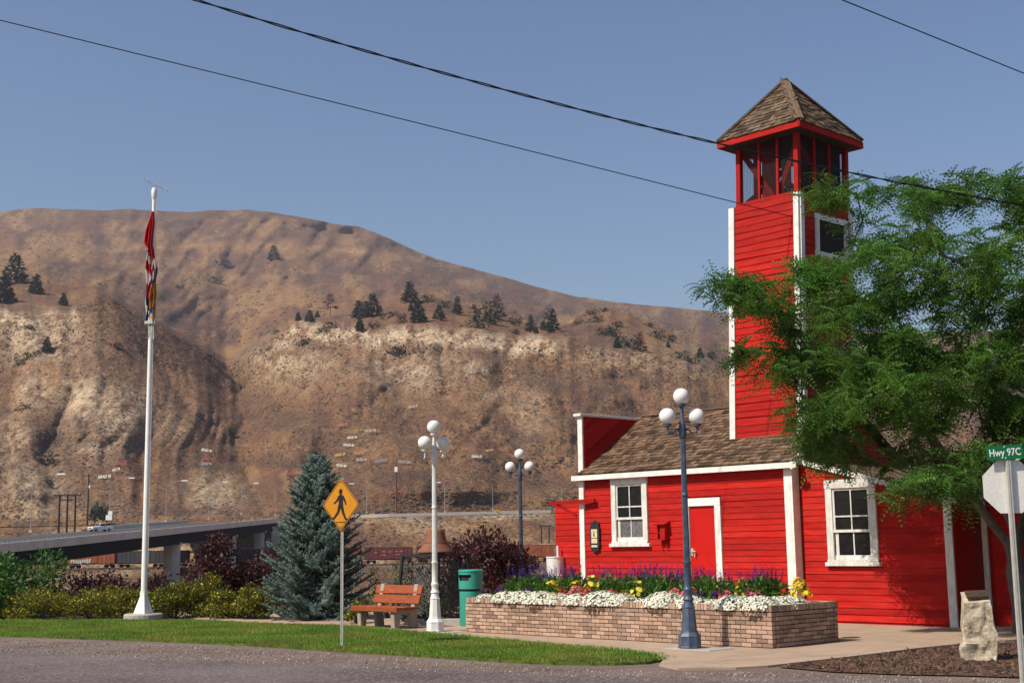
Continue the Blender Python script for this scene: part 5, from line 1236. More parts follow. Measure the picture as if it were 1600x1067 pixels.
# ------------------------------------------------------------------ stop sign seen from behind and street name sign
ss = gnd(1599, 1072)
sy = ss[1]
so = thing('street_sign', 'perforated post with green street name plate above the bare back of a stop sign', 'road sign', (ss[0], sy, -.03))
ztop = at_dist(1570, 700, sy)[2] + .03
mb = MB(); mb.beam((0, 0, 0), (0, 0, ztop - .12), .050, .050); post = mb.build('post', M['galv'], so)
mb = MB()
for k in range(101): mb.lathe([(.0065, 0), (.0065, .001)], 8, (0, 0, 0)) if False else mb.box((.004, -.0255, .05 + k * .0254), (.011, .001, .012))
tag(mb.build('punched_holes', M['black'], post), kind='stuff')
oc = at_dist(1577, 760, sy + .04); Rr = .30
mb = MB(); mb.prism([(oc[0] - ss[0] + Rr / math.cos(math.pi / 8) * math.cos(a), oc[2] + .03 + Rr / math.cos(math.pi / 8) * math.sin(a)) for a in (np.arange(8) + .5) * math.pi / 4], .032, .035); mb.build('stop_plate', M['sign_back'], so)
sl = at_dist(1541, 710, sy); sr = at_dist(1596, 704, sy)
cx = (sl[0] + sr[0]) / 2 - ss[0]; cz = (sl[2] + sr[2]) / 2 + .03; ang = math.atan2(sr[2] - sl[2], sr[0] - sl[0]) * .55
mb = MB(); mb.box((0, 0, 0), (sr[0] - sl[0] + .01, .004, .165)); npl = mb.build('name_plate', M['sign_green'], so, loc=(cx, -.03, cz), rot=(0, -ang, 0), bevel=.001)
me = text_mesh('Hwy 97C', .118, .0008, bold=.0012); me.materials.append(M['sign_white'])
for v in me.vertices: v.co.x *= .80
tx = link('lettering', me, npl, (0, -.0035, -.002), (R(90), 0, 0))
mb = MB(); mb.box((.0, -.003, .066), (.013, .004, .013)); mb.box((.0, -.003, -.062), (.013, .004, .013)); mb.build('bolt', M['sign_white'], npl)
mb = MB(); mb.box((0, .26, 0), (.004, .5, .165)); mb.build('cross_plate', M['sign_white'], so, loc=(cx + .20, -.03, cz + .015), rot=(0, 0, R(-12)))

# ------------------------------------------------------------------ bench
bn = thing('park_bench', 'red stained plank bench on concrete legs facing the lawn', 'bench', (-2.66, 28.0, 0), TH)
for s, (y, z) in enumerate([(-.24, .40), (-.06, .405), (.12, .40)]):
    mb = MB(); mb.box((0, y, z), (1.52, .168, .05)); mb.build('seat_plank', M['bench'], bn, bevel=.006)
mb = MB(); mb.box((0, -.338, .385), (1.52, .024, .10)); mb.build('seat_front_board', M['bench'], bn, bevel=.005)
for z, y in ((.56, .27), (.755, .335)):
    mb = MB(); mb.box((0, y, z), (1.50, .045, .178), (R(-18), 0, 0)); mb.build('back_plank', M['bench'], bn, bevel=.006)
for x in (-.55, .55):
    mb = MB(); mb.prism([(-.28, 0), (-.14, 0), (-.12, .30), (-.30, .30)], x - .06, x + .06, axis='x'); mb.build('leg', M['bench_leg'], bn, bevel=.01)
    mb = MB(); mb.prism([(.16, 0), (.34, 0), (.30, .36), (.40, .86), (.335, .87), (.22, .37), (.02, .37), (-.30, .37), (-.30, .30), (.12, .30)], x - .058, x + .058, axis='x'); mb.build('back_support', M['bench_leg'], bn, bevel=.008)

# ------------------------------------------------------------------ bell on its trellis cage
bl = thing('bell_stand', 'black iron trellis cage with tangled wire panels supporting the old bell', 'trellis', (-1.72, 29.25, 0), R(44))
hb, ht, HT = .60, .50, 1.44
cs = [(-1, -1), (1, -1), (1, 1), (-1, 1)]
for a, b in cs:
    mb = MB(); mb.beam((a * hb, b * hb, 0), (a * ht, b * ht, HT), .07, .07); mb.build('post', M['iron'], bl)
for z, f in ((HT, ht), (.12, hb - .01)):
    for k in range(4):
        a, b = cs[k], cs[(k + 1) % 4]
        mb = MB(); mb.beam((a[0] * f, a[1] * f, z), (b[0] * f, b[1] * f, z), .055, .055); mb.build('rail', M['iron'], bl)
mb = MB(); mb.beam((-ht, 0, HT + .02), (ht, 0, HT + .02), .08, .05); mb.beam((0, -ht, HT + .021), (0, ht, HT + .021), .08, .05); mb.build('cross_beam', M['iron'], bl)
for k in range(4):
    mb = MB()
    def pt(s, z):
        f = hb + (ht - hb) * z / HT
        return [(s * f, -f, z), (f, s * f, z), (s * f, f, z), (-f, s * f, z)][k]
    for w in range(80):
        s, z, a = random.uniform(-.8, .8), random.uniform(.18, 1.2), random.uniform(0, 6.28)
        path = []
        curl = random.uniform(-14, 14)
        for q in range(12):
            path.append(pt(max(-.9, min(.9, s)), max(.15, min(HT - .05, z)))); a += curl * .05 + random.gauss(0, .25); s += math.cos(a) * .09; z += math.sin(a) * .055
        mb.tube(path, .010, 4, cap=False)
    for w in range(8): mb.tube([pt(-.9 + w * .257, .15), pt(-.9 + w * .257 + random.uniform(-.05, .05), 1.38)], .006, 4, cap=False)
    tag(mb.build('wire_panel', M['iron'] if k in (1, 2) else M['wire'], bl), kind='stuff')
be = thing('bell', 'rust brown cast bell standing on the trellis cage', 'bell', (-1.72, 29.25, HT + .05))
mb = MB(); mb.lathe([(.385, 0), (.39, .02), (.375, .05), (.30, .13), (.255, .21), (.225, .32), (.205, .42), (.20, .47), (.17, .50), (.05, .515)], 32); mb.build('bell_body', M['bell'], be, smooth=True)
mb = MB(); mb.lathe([(.252, .205), (.262, .21), (.262, .225), (.25, .23)], 32); mb.build('band', M['bell'], be, smooth=True)

# ------------------------------------------------------------------ litter bin, drum, kerb, boulder
bi = thing('trash_can', 'teal green round trash can with hood beside the planter', 'trash can', (-.93, 28.1, 0), R(-30))
mb = MB(); mb.lathe([(.225, 0), (.235, .02), (.235, .70)], 28); mb.build('body', M['teal'], bi, smooth=True)
mb = MB(); mb.lathe([(.222, .70), (.222, .75)], 28); mb.build('band', M['iron'], bi, smooth=True)
mb = MB()
seg = 32; zs = [.75, .86, .92, .98, 1.04, 1.09]; vs = []; fs = []
for z in zs:
    for k in range(seg): a = 2 * math.pi * k / seg; vs.append((.248 * math.cos(a), .248 * math.sin(a), z))
for i in range(len(zs) - 1):
    for k in range(seg):
        an = 2 * math.pi * (k + .5) / seg
        if i in (2, 3) and abs(((an - R(262) + math.pi) % (2 * math.pi)) - math.pi) < (R(38) if i == 3 else R(27)): continue
        a, b = i * seg + k, i * seg + (k + 1) % seg; fs.append((a, b, b + seg, a + seg))
mb.add(vs, fs); hood = mb.build('hood', M['teal'], bi, smooth=True)
mb = MB(); mb.lathe([(.20, .74), (.20, 1.07)], 20); mb.build('liner', M['dark_inside'], bi, smooth=True)
mb = MB(); mb.lathe([(.25, 1.088), (.258, 1.095), (.258, 1.125), (.24, 1.14), (.02, 1.145)], 32); mb.build('lid', M['teal'], bi, smooth=True)
dr = thing('drum', 'white steel drum standing beside the low red wing', 'drum', (.98, 33.2, -.03))
mb = MB(); mb.lathe([(.22, 0), (.22, .42), (.23, .43), (.22, .44), (.22, .9), (.23, .91), (.22, .92), (.22, 1.32), (.232, 1.33), (.232, 1.36), (.21, 1.36), (.2, 1.33)], 22); mb.build('shell', M['drum'], dr, smooth=True)
mb = MB(); mb.tube([(.06, -.10, 1.33), (.06, -.10, 1.62)], .03, 10); mb.build('vent_pipe', M['drum'], dr)
kb = MB(); kb.beam((-2.35, 28.72, .06), (-1.05, 27.55 + .9, .06), .12, .14); tag(kb.build('kerb', M['concrete'], bevel=.01), 'low concrete kerb in front of the bell trellis', 'kerb')
rk_ = gnd(1538, 1030)
bo = thing('boulder', 'rough pale standing stone with slanted top on the bark mulch', 'boulder', (rk_[0], rk_[1] + .2, -.03), R(-12))
bm = bmesh.new(); bmesh.ops.create_cube(bm, size=1.0); bmesh.ops.subdivide_edges(bm, edges=bm.edges[:], cuts=19, use_grid_fill=True)
from mathutils import noise as mnoise
for v in bm.verts:
    x, y, z = v.co
    h = z + .5
    top = .88 - .10 * (-y + .1) * 1.4 + .03 * x
    wx = .205 + .035 * math.sin(h * 3.2 + .5) - .03 * h + (.05 if h > .72 and x < 0 else 0) * (h - .7) * 3
    v.co = Vector((x * 2 * wx + .02 * h, y * 2 * (.20 - .03 * h), h * top))
    p = v.co * 5.5
    cell = mnoise.cell_vector(v.co * 7.0)
    n = mnoise.noise(p * .7) * .026 + mnoise.noise(p * 1.9) * .011 + mnoise.noise(p * 4.5) * .005 - abs(mnoise.noise(p * .9 + Vector((4, 4, 4)))) * .03
    fl = .25 if h > .97 else 1
    v.co += Vector((x, y, 0)).normalized() * n * 1.6 * (1 if h < .99 else .4) + Vector((0, 0, n * .3 * fl))
bmesh.ops.recalc_face_normals(bm, faces=bm.faces)
me = bpy.data.meshes.new('stone'); bm.to_mesh(me); bm.free(); me.materials.append(M['rock']); link('stone', me, bo)
mb = MB(); mb.box((.02, -.02, .893), (.29, .25, .04), (R(17), R(-2), 0)); mb.build('plaque', M['bronze'], bo, bevel=.004)
# ------------------------------------------------------------------ shrubs round the lawn
def dirs_rand(n):
    d = rng.normal(size=(n, 3)); return d / np.linalg.norm(d, axis=1)[:, None]
def shrub(name, label, cat, group, loc, r, h, m, n=2600, size=.05, nclump=16, stems=True, flowers=None, nf=0, fsize=.018, base=.0, squash=1.0, rot=0):
    """an uneven shrub: leaf clumps of different size spread through the crown, gaps between them"""
    t = thing(name, label, cat, loc, rot, group)
    cl = []
    for k in range(nclump):
        a = rng.random() * 6.283; rr = math.sqrt(rng.random()) * r * .80; hh = base + (.18 + .74 * rng.random()) * h * (1 - .45 * (rr / r) ** 2)
        cl.append((rr * math.cos(a), rr * math.sin(a) * squash, hh, (.20 + .20 * rng.random()) * min(r, h) * 1.15))
    cl = np.array(cl)
    idx = rng.integers(0, nclump, n); d = dirs_rand(n); rad = rng.random(n) ** .45
    p = cl[idx, :3] + d * (cl[idx, 3] * rad)[:, None] * (1, 1, .85)
    p[:, 2] = np.maximum(p[:, 2], base + .03 + .06 * rng.random(n))
    dr_ = d + rng.normal(size=(n, 3)) * .7 + np.array([0, 0, .25])
    link('foliage', scatter_mesh('foliage', LEAFV * (1, 1.25, 1), LEAFF, frame_from(dr_, rng.random(n) * 2 - 1), p, (size * (.6 + .8 * rng.random(n)))[:, None], m), t)
    if stems:
        mb = MB()
        for k in range(min(nclump, 12)):
            c = cl[k]; mb.tube([(c[0] * .12, c[1] * .12, 0), (c[0] * .5 + random.gauss(0, .03), c[1] * .5, c[2] * .55), (c[0], c[1], c[2])], [.018, .012, .005], 5)
        mb.build('stem', M['stem'], t)
    if flowers:
        idx = rng.integers(0, nclump, nf); d = dirs_rand(nf); d[:, 1] = -np.abs(d[:, 1]) * .8 + .1; d[:, 2] = np.abs(d[:, 2]) * .8 - .1
        p = cl[idx, :3] + d * (cl[idx, 3] * (.95 + .12 * rng.random(nf)))[:, None]
        p[:, 2] = np.maximum(p[:, 2], .08)
        link('blossoms', scatter_mesh('blossoms', PETV, PETF, frame_from(d + rng.normal(size=(nf, 3)) * .5)[:, :, [1, 2, 0]], p, (fsize * (.7 + .6 * rng.random(nf)))[:, None], flowers), t)
    return t
yg = 'yellow flowering shrubs along the lawn'
for x, y, w, hpx, lb in [(-60, 969, 70, 40, 'yellow flowering potentilla shrub at the far left end of the lawn'), (35, 969, 85, 42, 'yellow flowering potentilla shrub in front of the bright green bush'), (125, 968, 95, 46, 'broad yellow flowering potentilla shrub in front of the low dark plum shrub'),
                         (200, 966, 55, 44, 'small yellow flowering potentilla shrub just left of the flagpole foot'), (262, 966, 60, 50, 'yellow flowering potentilla shrub just right of the flagpole foot'), (305, 965, 70, 62, 'taller yellow green potentilla shrub in front of the bridge pier'), (352, 967, 55, 40, 'yellow flowering potentilla shrub with many pale blossoms below the tall plum shrub'), (392, 968, 50, 50, 'yellow flowering potentilla shrub tucked against the blue spruce')]:
    g_ = gnd(x, y); r_ = w / 2 / 2091 * g_[1] * 1.1
    shrub('potentilla_shrub', lb, 'shrub', yg, (g_[0], g_[1] + r_ * 1.2, -.02), r_ * 1.28, hpx / 2091 * g_[1] * 1.06, M['potentilla'], 6200, .058, 30, True, M['fl_yellow'] if x % 2 else M['fl_lemon'], 290, .017)
shrub('green_bush', 'bright green bush at the left edge behind the potentilla', 'bush', None, (-13.0, 35.0, -.1), 1.45, 1.75, M['green_leaf'], 9000, .10, 30)
shrub('plum_shrub', 'low dark plum leaved shrub left of the flagpole', 'shrub', 'plum leaved shrubs', (-11.25, 36.2, -.3), 1.15, 1.5, M['plum'], 5200, .10, 24)
shrub('plum_shrub', 'small dark plum leaved shrub just left of the flagpole', 'shrub', 'plum leaved shrubs', (-10.0, 36.0, -.3), 1.0, 1.35, M['plum'], 4200, .10, 20)
shrub('plum_shrub', 'tall dark plum leaved shrub in front of the second bridge pier', 'shrub', 'plum leaved shrubs', (-7.62, 35.0, -.15), .86, 2.2, M['plum'], 5600, .105, 28)
shrub('plum_shrub', 'dark plum leaved shrub against the left side of the blue spruce', 'shrub', 'plum leaved shrubs', (-6.75, 35.5, -.15), 1.0, 1.75, M['plum'], 4600, .10, 22)
shrub('plum_shrub', 'large burgundy plum shrub between the bell and the red hall', 'shrub', 'plum leaved shrubs', (-.75, 33.0, -.03), 1.12, 2.15, M['plum'], 9000, .095, 36)
shrub('plum_shrub', 'burgundy plum shrub partly behind the farther blue lamp post', 'shrub', 'plum leaved shrubs', (.0, 35.3, -.05), .65, 1.95, M['plum'], 3000, .095, 18)
shrub('weedy_shrub', 'thin green shrub standing between the spruce and the bell cage', 'shrub', None, (-2.95, 31.6, -.03), .55, 1.25, M['green_leaf'], 1500, .06, 12)
shrub('weedy_shrub', 'low dusty plant behind the left end of the bench', 'shrub', None, (-3.55, 31.2, -.03), .40, .62, M['sage_leaf'], 700, .05, 9)
shrub('potentilla_shrub', 'small yellow green shrub at the right foot of the blue spruce', 'shrub', yg, (-3.45, 29.7, 0), .36, .50, M['potentilla'], 1100, .05, 9, True, M['fl_lemon'], 30, .018)
shrub('weedy_shrub', 'low green plant behind the bench seat at the foot of the bell cage', 'shrub', None, (-2.45, 30.0, 0), .30, .45, M['green_leaf'], 600, .05, 8)
shrub('weedy_shrub', 'leafy green plant inside the bell cage', 'shrub', None, (-1.72, 29.4, 0), .40, .80, M['green_leaf'], 1000, .05, 10)
shrub('weedy_shrub', 'dusty low shrub between the trash can and the far lamp post', 'shrub', None, (-.35, 30.9, 0), .45, .60, M['green_leaf'], 900, .05, 9)

# ------------------------------------------------------------------ blue spruce
spx = gnd(487, 969)
sp_t = thing('blue_spruce', 'dense blue green spruce tree between the shrubs and the bench', 'spruce tree', (spx[0], spx[1] + .75, -.02))
HS = 3.78
mb = MB(); mb.tube([(0, 0, 0), (.01, 0, 1.8), (0, .01, HS - .1)], [.085, .05, .012], 8); mb.build('trunk', M['bark'], sp_t)
NV = []; NFC = []
for k in range(30):                                                 # one needled twig, 30 needles round a short axis
    t = k / 29; a = k * 2.4; L = .030
    d = np.array([.55, math.cos(a) * .83, math.sin(a) * .83]); p = np.array([t, 0, 0])
    s = np.cross(d, [1, 0, 0]); s = s / np.linalg.norm(s) * .046
    b = len(NV); NV += [tuple(p - s), tuple(p + s), tuple(p + d * .23)]; NFC += [(b, b + 1, b + 2)]
NV = np.array(NV)
pp, dd_, ll = [], [], []
bmb = MB(); z = .05; az = 0.0
while z < HS - .12:
    f = z / HS
    L0 = 1.50 * (1 - f) ** .74 * (0.75 + .25 * min(1, z / .5))
    nb = 7 if f < .8 else 5
    for b in range(nb):
        az += 2.39996 + rng.normal() * .15
        L = L0 * (.72 + .40 * rng.random()); zz = z + rng.random() * .10
        rise = .05 + .55 * f; 
        n = max(4, int(L / .058))
        prev = np.array([0, 0, zz]); path = []
        for i in range(n + 1):
            t = i / n; rr = L * t
            zc = zz + rise * rr - .22 * (1 - f) * L * math.sin(t * 2.4) + .10 * L * t * t
            c = np.array([rr * math.cos(az), rr * math.sin(az), max(.03, zc)])
            path.append(c)
        for i in range(1, n + 1):
            d = path[i] - path[i - 1]; d /= np.linalg.norm(d) + 1e-9
            sd = np.array([-math.sin(az), math.cos(az), 0])
            t = i / n
            if t < .22: continue
            pp.append(path[i - 1]); dd_.append(d); ll.append(.11)
            for sgn in (-1, 1):
                q = d * .75 + sd * sgn * (.75 + .2 * rng.random()) + np.array([0, 0, .12 + rng.normal() * .16])
                l = (.10 + .16 * (1 - t)) * (.7 + .6 * rng.random()) * (.6 + .4 * min(1, L / .7))
                pp.append(path[i]); dd_.append(q); ll.append(l)
                if l > .15:
                    q2 = q + np.array([0, 0, .35]) + rng.normal(size=3) * .25; pp.append(path[i] + q / np.linalg.norm(q) * l * .5); dd_.append(q2); ll.append(l * .7)
            if rng.random() < .45: pp.append(path[i]); dd_.append(d + np.array([0, 0, .8]) + rng.normal(size=3) * .2); ll.append(.09)
        if b % 2 == 0: bmb.tube([tuple(c) for c in path], [.014 * (1 - .8 * i / n) + .002 for i in range(n + 1)], 4, cap=False)
    z += .060 + .018 * (1 - f)
for k in range(26): pp.append(np.array([0, 0, HS - .40 + .012 * k])); a = k * 2.4; dd_.append(np.array([math.cos(a) * .6, math.sin(a) * .6, .9])); ll.append(.16 * (1 - k / 34))
pp.append(np.array([0, 0, HS - .15])); dd_.append(np.array([0.02, 0, 1])); ll.append(.22)
pp, dd_, ll = np.array(pp), np.array(dd_), np.array(ll)
sc = np.stack([ll, np.full(len(ll), .15), np.full(len(ll), .15)], 1)
Fr = frame_from(dd_, rng.random(len(ll)) * 6.28)
# scale in the twig's own axes
V = np.einsum('nij,nkj->nki', Fr, NV[None] * sc[:, None, :]) + pp[:, None, :]
F = (np.array(NFC)[None] + (np.arange(len(pp)) * len(NV))[:, None, None]).reshape(-1, 3)
link('crown', mesh_np('crown', V.reshape(-1, 3), F, M['spruce'], False, np.repeat(rng.random(len(pp)), len(NFC))), sp_t)
bmb.build('limbs', M['bark'], sp_t)

# ------------------------------------------------------------------ honey locust
lt = gnd(1606, 990)
TB = np.array([lt[0], lt[1] + .2, -.03])
locust = thing('honey_locust', 'large feathery honey locust tree in front of the red annex', 'tree', TB)
CP = [(1122, 449), (1140, 440), (1175, 454), (1215, 470), (1243, 455), (1252, 400), (1248, 320), (1262, 288), (1300, 300), (1318, 330), (1330, 288), (1352, 276), (1375, 330), (1395, 292), (1420, 280), (1440, 300), (1478, 290), (1500, 268), (1522, 262), (1535, 300), (1556, 330), (1580, 280), (1596, 256), (1660, 290), (1780, 380), (1860, 520), (1850, 690), (1760, 790),
      (1660, 800), (1580, 775), (1520, 775), (1480, 770), (1430, 762), (1400, 780), (1365, 748), (1330, 738), (1300, 730), (1275, 718), (1262, 690), (1248, 668), (1222, 622), (1200, 585), (1170, 562), (1180, 550), (1212, 556), (1218, 515), (1170, 490), (1150, 470)]
HOLES = [(1405, 335, 42), (1545, 345, 36), (1452, 515, 38), (1340, 430, 18), (1490, 330, 20), (1390, 690, 15), (1165, 515, 28), (1310, 560, 14), (1600, 460, 16), (1286, 372, 40), (1292, 462, 22), (1252, 500, 24), (1248, 610, 22), (1205, 525, 24), (1190, 585, 12), (1430, 440, 24), (1560, 520, 22), (1500, 412, 24), (1350, 360, 20)]
cands = []
cp = np.array(CP, float); lo, hi = cp.min(0), cp.max(0)
while len(cands) < 350:
    x, y = rng.random(2) * (hi - lo) + lo
    if not in_poly(np.array([x]), np.array([y]), CP)[0]: continue
    if any(math.hypot(x - a, y - b) < r for a, b, r in HOLES): continue
    cxn = np.clip((x - 1103) / 420, .0, 1); half = .5 + 3.0 * math.sin(min(1, cxn) * math.pi / 2) * (1 - .5 * max(0, (420 - y) / 160))
    if y < 420 and rng.random() < .40: continue
    if 420 <= y < 530 and rng.random() < .22: continue
    if y > 590 and x < 1500 and rng.random() < .28: continue
    Yd = TB[1] + .1 + (rng.random() * 2 - 1) * half * (.8 if rng.random() < .5 else 1)
    Yd = min(Yd, 25.6 - .0) if x > 1240 else min(Yd, 26.2)
    p = at_dist(x, y, Yd)
    # keep the crown clear of the house walls and roof
    q = (p - F0); a, d = q @ HD, q @ DD
    if d > -.45 and p[2] < 4.4 + max(0, d) * .6 and a < .6: continue
    if d > .2 and a < -3.0: continue
    cands.append(p)
for x, y, Yd in [(1118, 449, TB[1] - .9), (1148, 452, TB[1] - .9), (1180, 466, TB[1] - .8), (1218, 480, TB[1] - .7), (1152, 560, TB[1] - 1.2), (1182, 574, TB[1] - 1.1), (1285, 312, TB[1] - .3), (1338, 300, TB[1]), (1348, 345, TB[1]), (1428, 296, TB[1] + .4), (1440, 340, TB[1] + .4), (1482, 308, TB[1] - .5), (1524, 272, TB[1] + .2), (1520, 318, TB[1] + .2), (1594, 280, TB[1] + .8), (1592, 330, TB[1] + .8)]:
    cands.append(at_dist(x, y, Yd))                                 # the long fingers and top shoots
cands = np.array(cands)
# skeleton: trunk and main limbs first, then every clump hangs on the nearest wood nearer the trunk
nodes = []; par = []
def node(p, q): nodes.append(np.array(p, float)); par.append(q); return len(nodes) - 1
n0 = node(TB, -1); n1 = node(TB + (.0, 0, .55), n0); n2 = node(TB + (-.06, .05, 1.05), n1)
def limbchain(start, pts, Ys):
    k = start
    for (x, y), Yq in zip(pts, Ys):
        k2 = node(at_dist(x, y, Yq), k)
        k = k2
    return k
limbchain(n2, [(1576, 850), (1548, 815), (1522, 780), (1490, 757), (1462, 744), (1432, 748), (1400, 738), (1368, 716)], [TB[1]] + [TB[1] - .25 * i for i in range(1, 8)])
limbchain(n2, [(1586, 830), (1570, 790), (1556, 740), (1540, 690), (1530, 640), (1520, 580), (1512, 520)], [TB[1] + .15 * i for i in range(7)])
limbchain(n2, [(1600, 800), (1604, 740), (1596, 670), (1590, 600), (1592, 520), (1588, 440)], [TB[1] + .5, TB[1] + .8, TB[1] + 1, TB[1] + 1.2, TB[1] + 1.2, TB[1] + 1.2])
limbchain(n2, [(1640, 820), (1690, 760), (1740, 690), (1780, 620)], [TB[1], TB[1] - .3, TB[1] - .6, TB[1] - .8])
limbchain(5, [(1470, 700), (1440, 660), (1400, 610), (1360, 570), (1310, 545)], [TB[1] - .8, TB[1] - 1.0, TB[1] - 1.2, TB[1] - 1.3, TB[1] - 1.4])
n_main = len(nodes)
order = np.argsort(np.linalg.norm(cands - (TB + (0, 0, 2.0)), axis=1))
for ci in order:
    p = cands[ci]; N_ = np.array(nodes)
    dist = np.linalg.norm(N_ - p, axis=1)
    root_d = np.linalg.norm(N_ - TB, axis=1)
    cost = dist + .28 * root_d * 0 + np.where(N_[:, 2] > p[2] + .3, .4, 0)
    cost[:3] += 2.5
    j = int(np.argmin(cost))
    if dist[j] > .75:
        m_ = int(dist[j] / .5)
        k = j
        for s in range(1, m_ + 1):
            t = s / (m_ + 1); q = nodes[j] * (1 - t) + p * t + rng.normal(size=3) * .05; q[2] += .22 * math.sin(math.pi * t) * min(1, dist[j] / 2); k = node(q, k)
        j = k
    node(p, j)
N_ = np.array(nodes); par = np.array(par)
cnt = np.ones(len(N_));
for i in range(len(N_) - 1, 0, -1): cnt[par[i]] += cnt[i]
rad = np.maximum(.0055, .0058 * cnt ** .52)
rad[0] = .20; rad[1] = .165; rad[2] = .15
kids = [[] for _ in N_]
for i in range(1, len(N_)): kids[par[i]].append(i)
mbT, mbL = MB(), MB()
def chain(i0, i1):
    path = [i0, i1]
    while kids[path[-1]]:
        path.append(max(kids[path[-1]], key=lambda q: cnt[q]))
    return path
stack = [(0, kids[0][0])]; done = set()
while stack:
    a, b = stack.pop(); path = chain(a, b)
    rr = [min(rad[q], rad[path[1]] * 1.02) if k else min(rad[path[0]], rad[path[1]] * 1.05) for k, q in enumerate(path)]
    P_ = [Vector(N_[q] - TB) for q in path]
    (mbT if a == 0 else mbL).tube(P_, rr, 9 if rr[0] > .03 else 5, cap=True)
    for k, q in enumerate(path[:-1]):
        if k == 0: continue
        for c in kids[q]:
            if c != path[k + 1]: stack.append((q, c))
mbT.build('trunk', M['bark'], locust, smooth=True); mbL.build('limbs', M['bark'], locust, smooth=True)
# feathery compound leaves: a drooping midrib with paired leaflets
LV = []; LF = []
npair = 7
for k in range(npair):
    t = .16 + .84 * k / (npair - 1); cx_, cz_ = t - .12 * t * t, -.62 * t * t
    wl_ = .185 * (math.sin(math.pi * (.12 + .8 * t)) + .25)
    for s in (-1, 1):
        b = len(LV)
        LV += [(cx_ - .012, s * .008, cz_), (cx_ + .045, s * wl_ * .5, cz_ + .028), (cx_ + .062, s * wl_, cz_ - .030), (cx_ - .030, s * wl_ * .62, cz_ - .012)]
        LF += [(b, b + 1, b + 2, b + 3)]
lp, ldn, lsz, lrv = [], [], [], []
tips = [i for i in range(n_main, len(N_))]
for i in tips:
    p = N_[i]; d0 = N_[i] - N_[par[i]]; d0 = d0 / (np.linalg.norm(d0) + 1e-9)
    big = .75 + .55 * rng.random(); cv_ = rng.random()
    ntuft = int(rng.integers(6, 10) * (1.15 if p[2] < 5.2 else 1.0) * (big if p[2] < 6.3 else .7 * big)); ntuft = ntuft if len(kids[i]) == 0 else max(2, ntuft // 2 + 1)
    for tfi in range(ntuft):
        c = p + np.clip(rng.normal(size=3), -1.6, 1.6) * (.20, .20, .13) * big * (tfi > 0) - d0 * .18 * rng.random()
        a0 = rng.random() * 6.28; nf_ = rng.integers(8, 12); tv_ = cv_ * .6 + .4 * rng.random()
        ax = rng.normal(size=3) * .5 + np.array([0, 0, .8]) + d0 * .5; ax /= np.linalg.norm(ax)
        e1 = np.cross(ax, [.3, 1, .1]); e1 /= np.linalg.norm(e1); e2 = np.cross(ax, e1)
        for k in range(nf_):
            a = a0 + 6.283 * k / nf_ + rng.normal() * .3
            lp.append(c + rng.normal(size=3) * .025); ldn.append(e1 * math.cos(a) + e2 * math.sin(a) + ax * (.2 + .5 * rng.random())); lsz.append(.25 + .18 * rng.random()); lrv.append(tv_ * .75 + .25 * rng.random())
lp, ldn, lsz = np.array(lp) - TB, np.array(ldn), np.array(lsz)
me = scatter_mesh('crown', np.array(LV), LF, frame_from(ldn, rng.normal(size=len(lp)) * .6), lp, lsz[:, None], M['locust_leaf'], rv=np.array(lrv))
link('crown', me, locust)

# ------------------------------------------------------------------ overhead cables
def cable(label, p0, p1, sag, r, twist=False):
    n = 60; P0, P1 = np.array(p0), np.array(p1); mb = MB()
    pts = []
    for i in range(n + 1):
        t = i / n; q = P0 + (P1 - P0) * t; q = q - np.array([0, 0, sag * 4 * t * (1 - t)]); pts.append(q)
    if twist:
        m = 1400; pts = [];
        ax = (P1 - P0); ax /= np.linalg.norm(ax); s1 = np.cross(ax, [0, 0, 1]); s1 /= np.linalg.norm(s1); s2 = np.cross(ax, s1)
        for ph in (0, math.pi):
            pp_ = []
            for i in range(m + 1):
                t = i / m; q = P0 + (P1 - P0) * t - np.array([0, 0, sag * 4 * t * (1 - t)]); a = ph + t * np.linalg.norm(P1 - P0) * 6.0
                pp_.append(q + (s1 * math.cos(a) + s2 * math.sin(a)) * r * .75)
            mb.tube(pp_, r * .62, 5, cap=False)
    else: mb.tube(pts, r, 6)
    o = mb.build('overhead_cable', M['cable']); tag(o, label, 'cable', 'overhead cables'); return o
def wire(label, a, b, Ya, Yb, r, ext, midpx=None, twist=False):
    A, B = at_dist(*a, Ya), at_dist(*b, Yb); d = B - A
    A2, B2 = A - d * ext[0], B + d * ext[1]
    s = 0.0
    if midpx:                                                       # sag read from a point on the cable
        lo_, hi_ = 0.0, 1.0
        for _ in range(40):
            tm = (lo_ + hi_) / 2
            if proj(A + d * tm)[0] < midpx[0]: lo_ = tm
            else: hi_ = tm
        Mx = A + d * tm; want = at_dist(midpx[0], midpx[1], Mx[1])[2]
        L = 1 + ext[0] + ext[1]; tt = (tm + ext[0]) / L
        f = lambda t: 4 * t * (1 - t)
        ta, tb = ext[0] / L, (1 + ext[0]) / L
        k = f(tt) - (f(ta) + (f(tb) - f(ta)) * tm)
        s = (Mx[2] - want) / k
        slope = (f(tb) - f(ta)) * s
        A2[2] += s * f(ta) - slope * ext[0]; B2[2] += s * f(tb) + slope * ext[1]
    return cable(label, A2, B2, s, r, twist)
wire('thick twisted cable sweeping across the sky in front of the belfry', (305, 0), (1600, 321), 15.0, 19.5, .014, (.8, 2.0), (760, 133), True)
wire('thin straight cable below the thick one, running to the tower', (0, 32), (1262, 345), 22.0, 28.4, .0095, (.9, 0.0), (570, 172))
wire('short cable cutting the upper right corner of the sky', (1315, 0), (1600, 115), 20.0, 24.0, .010, (2.5, 4.0))
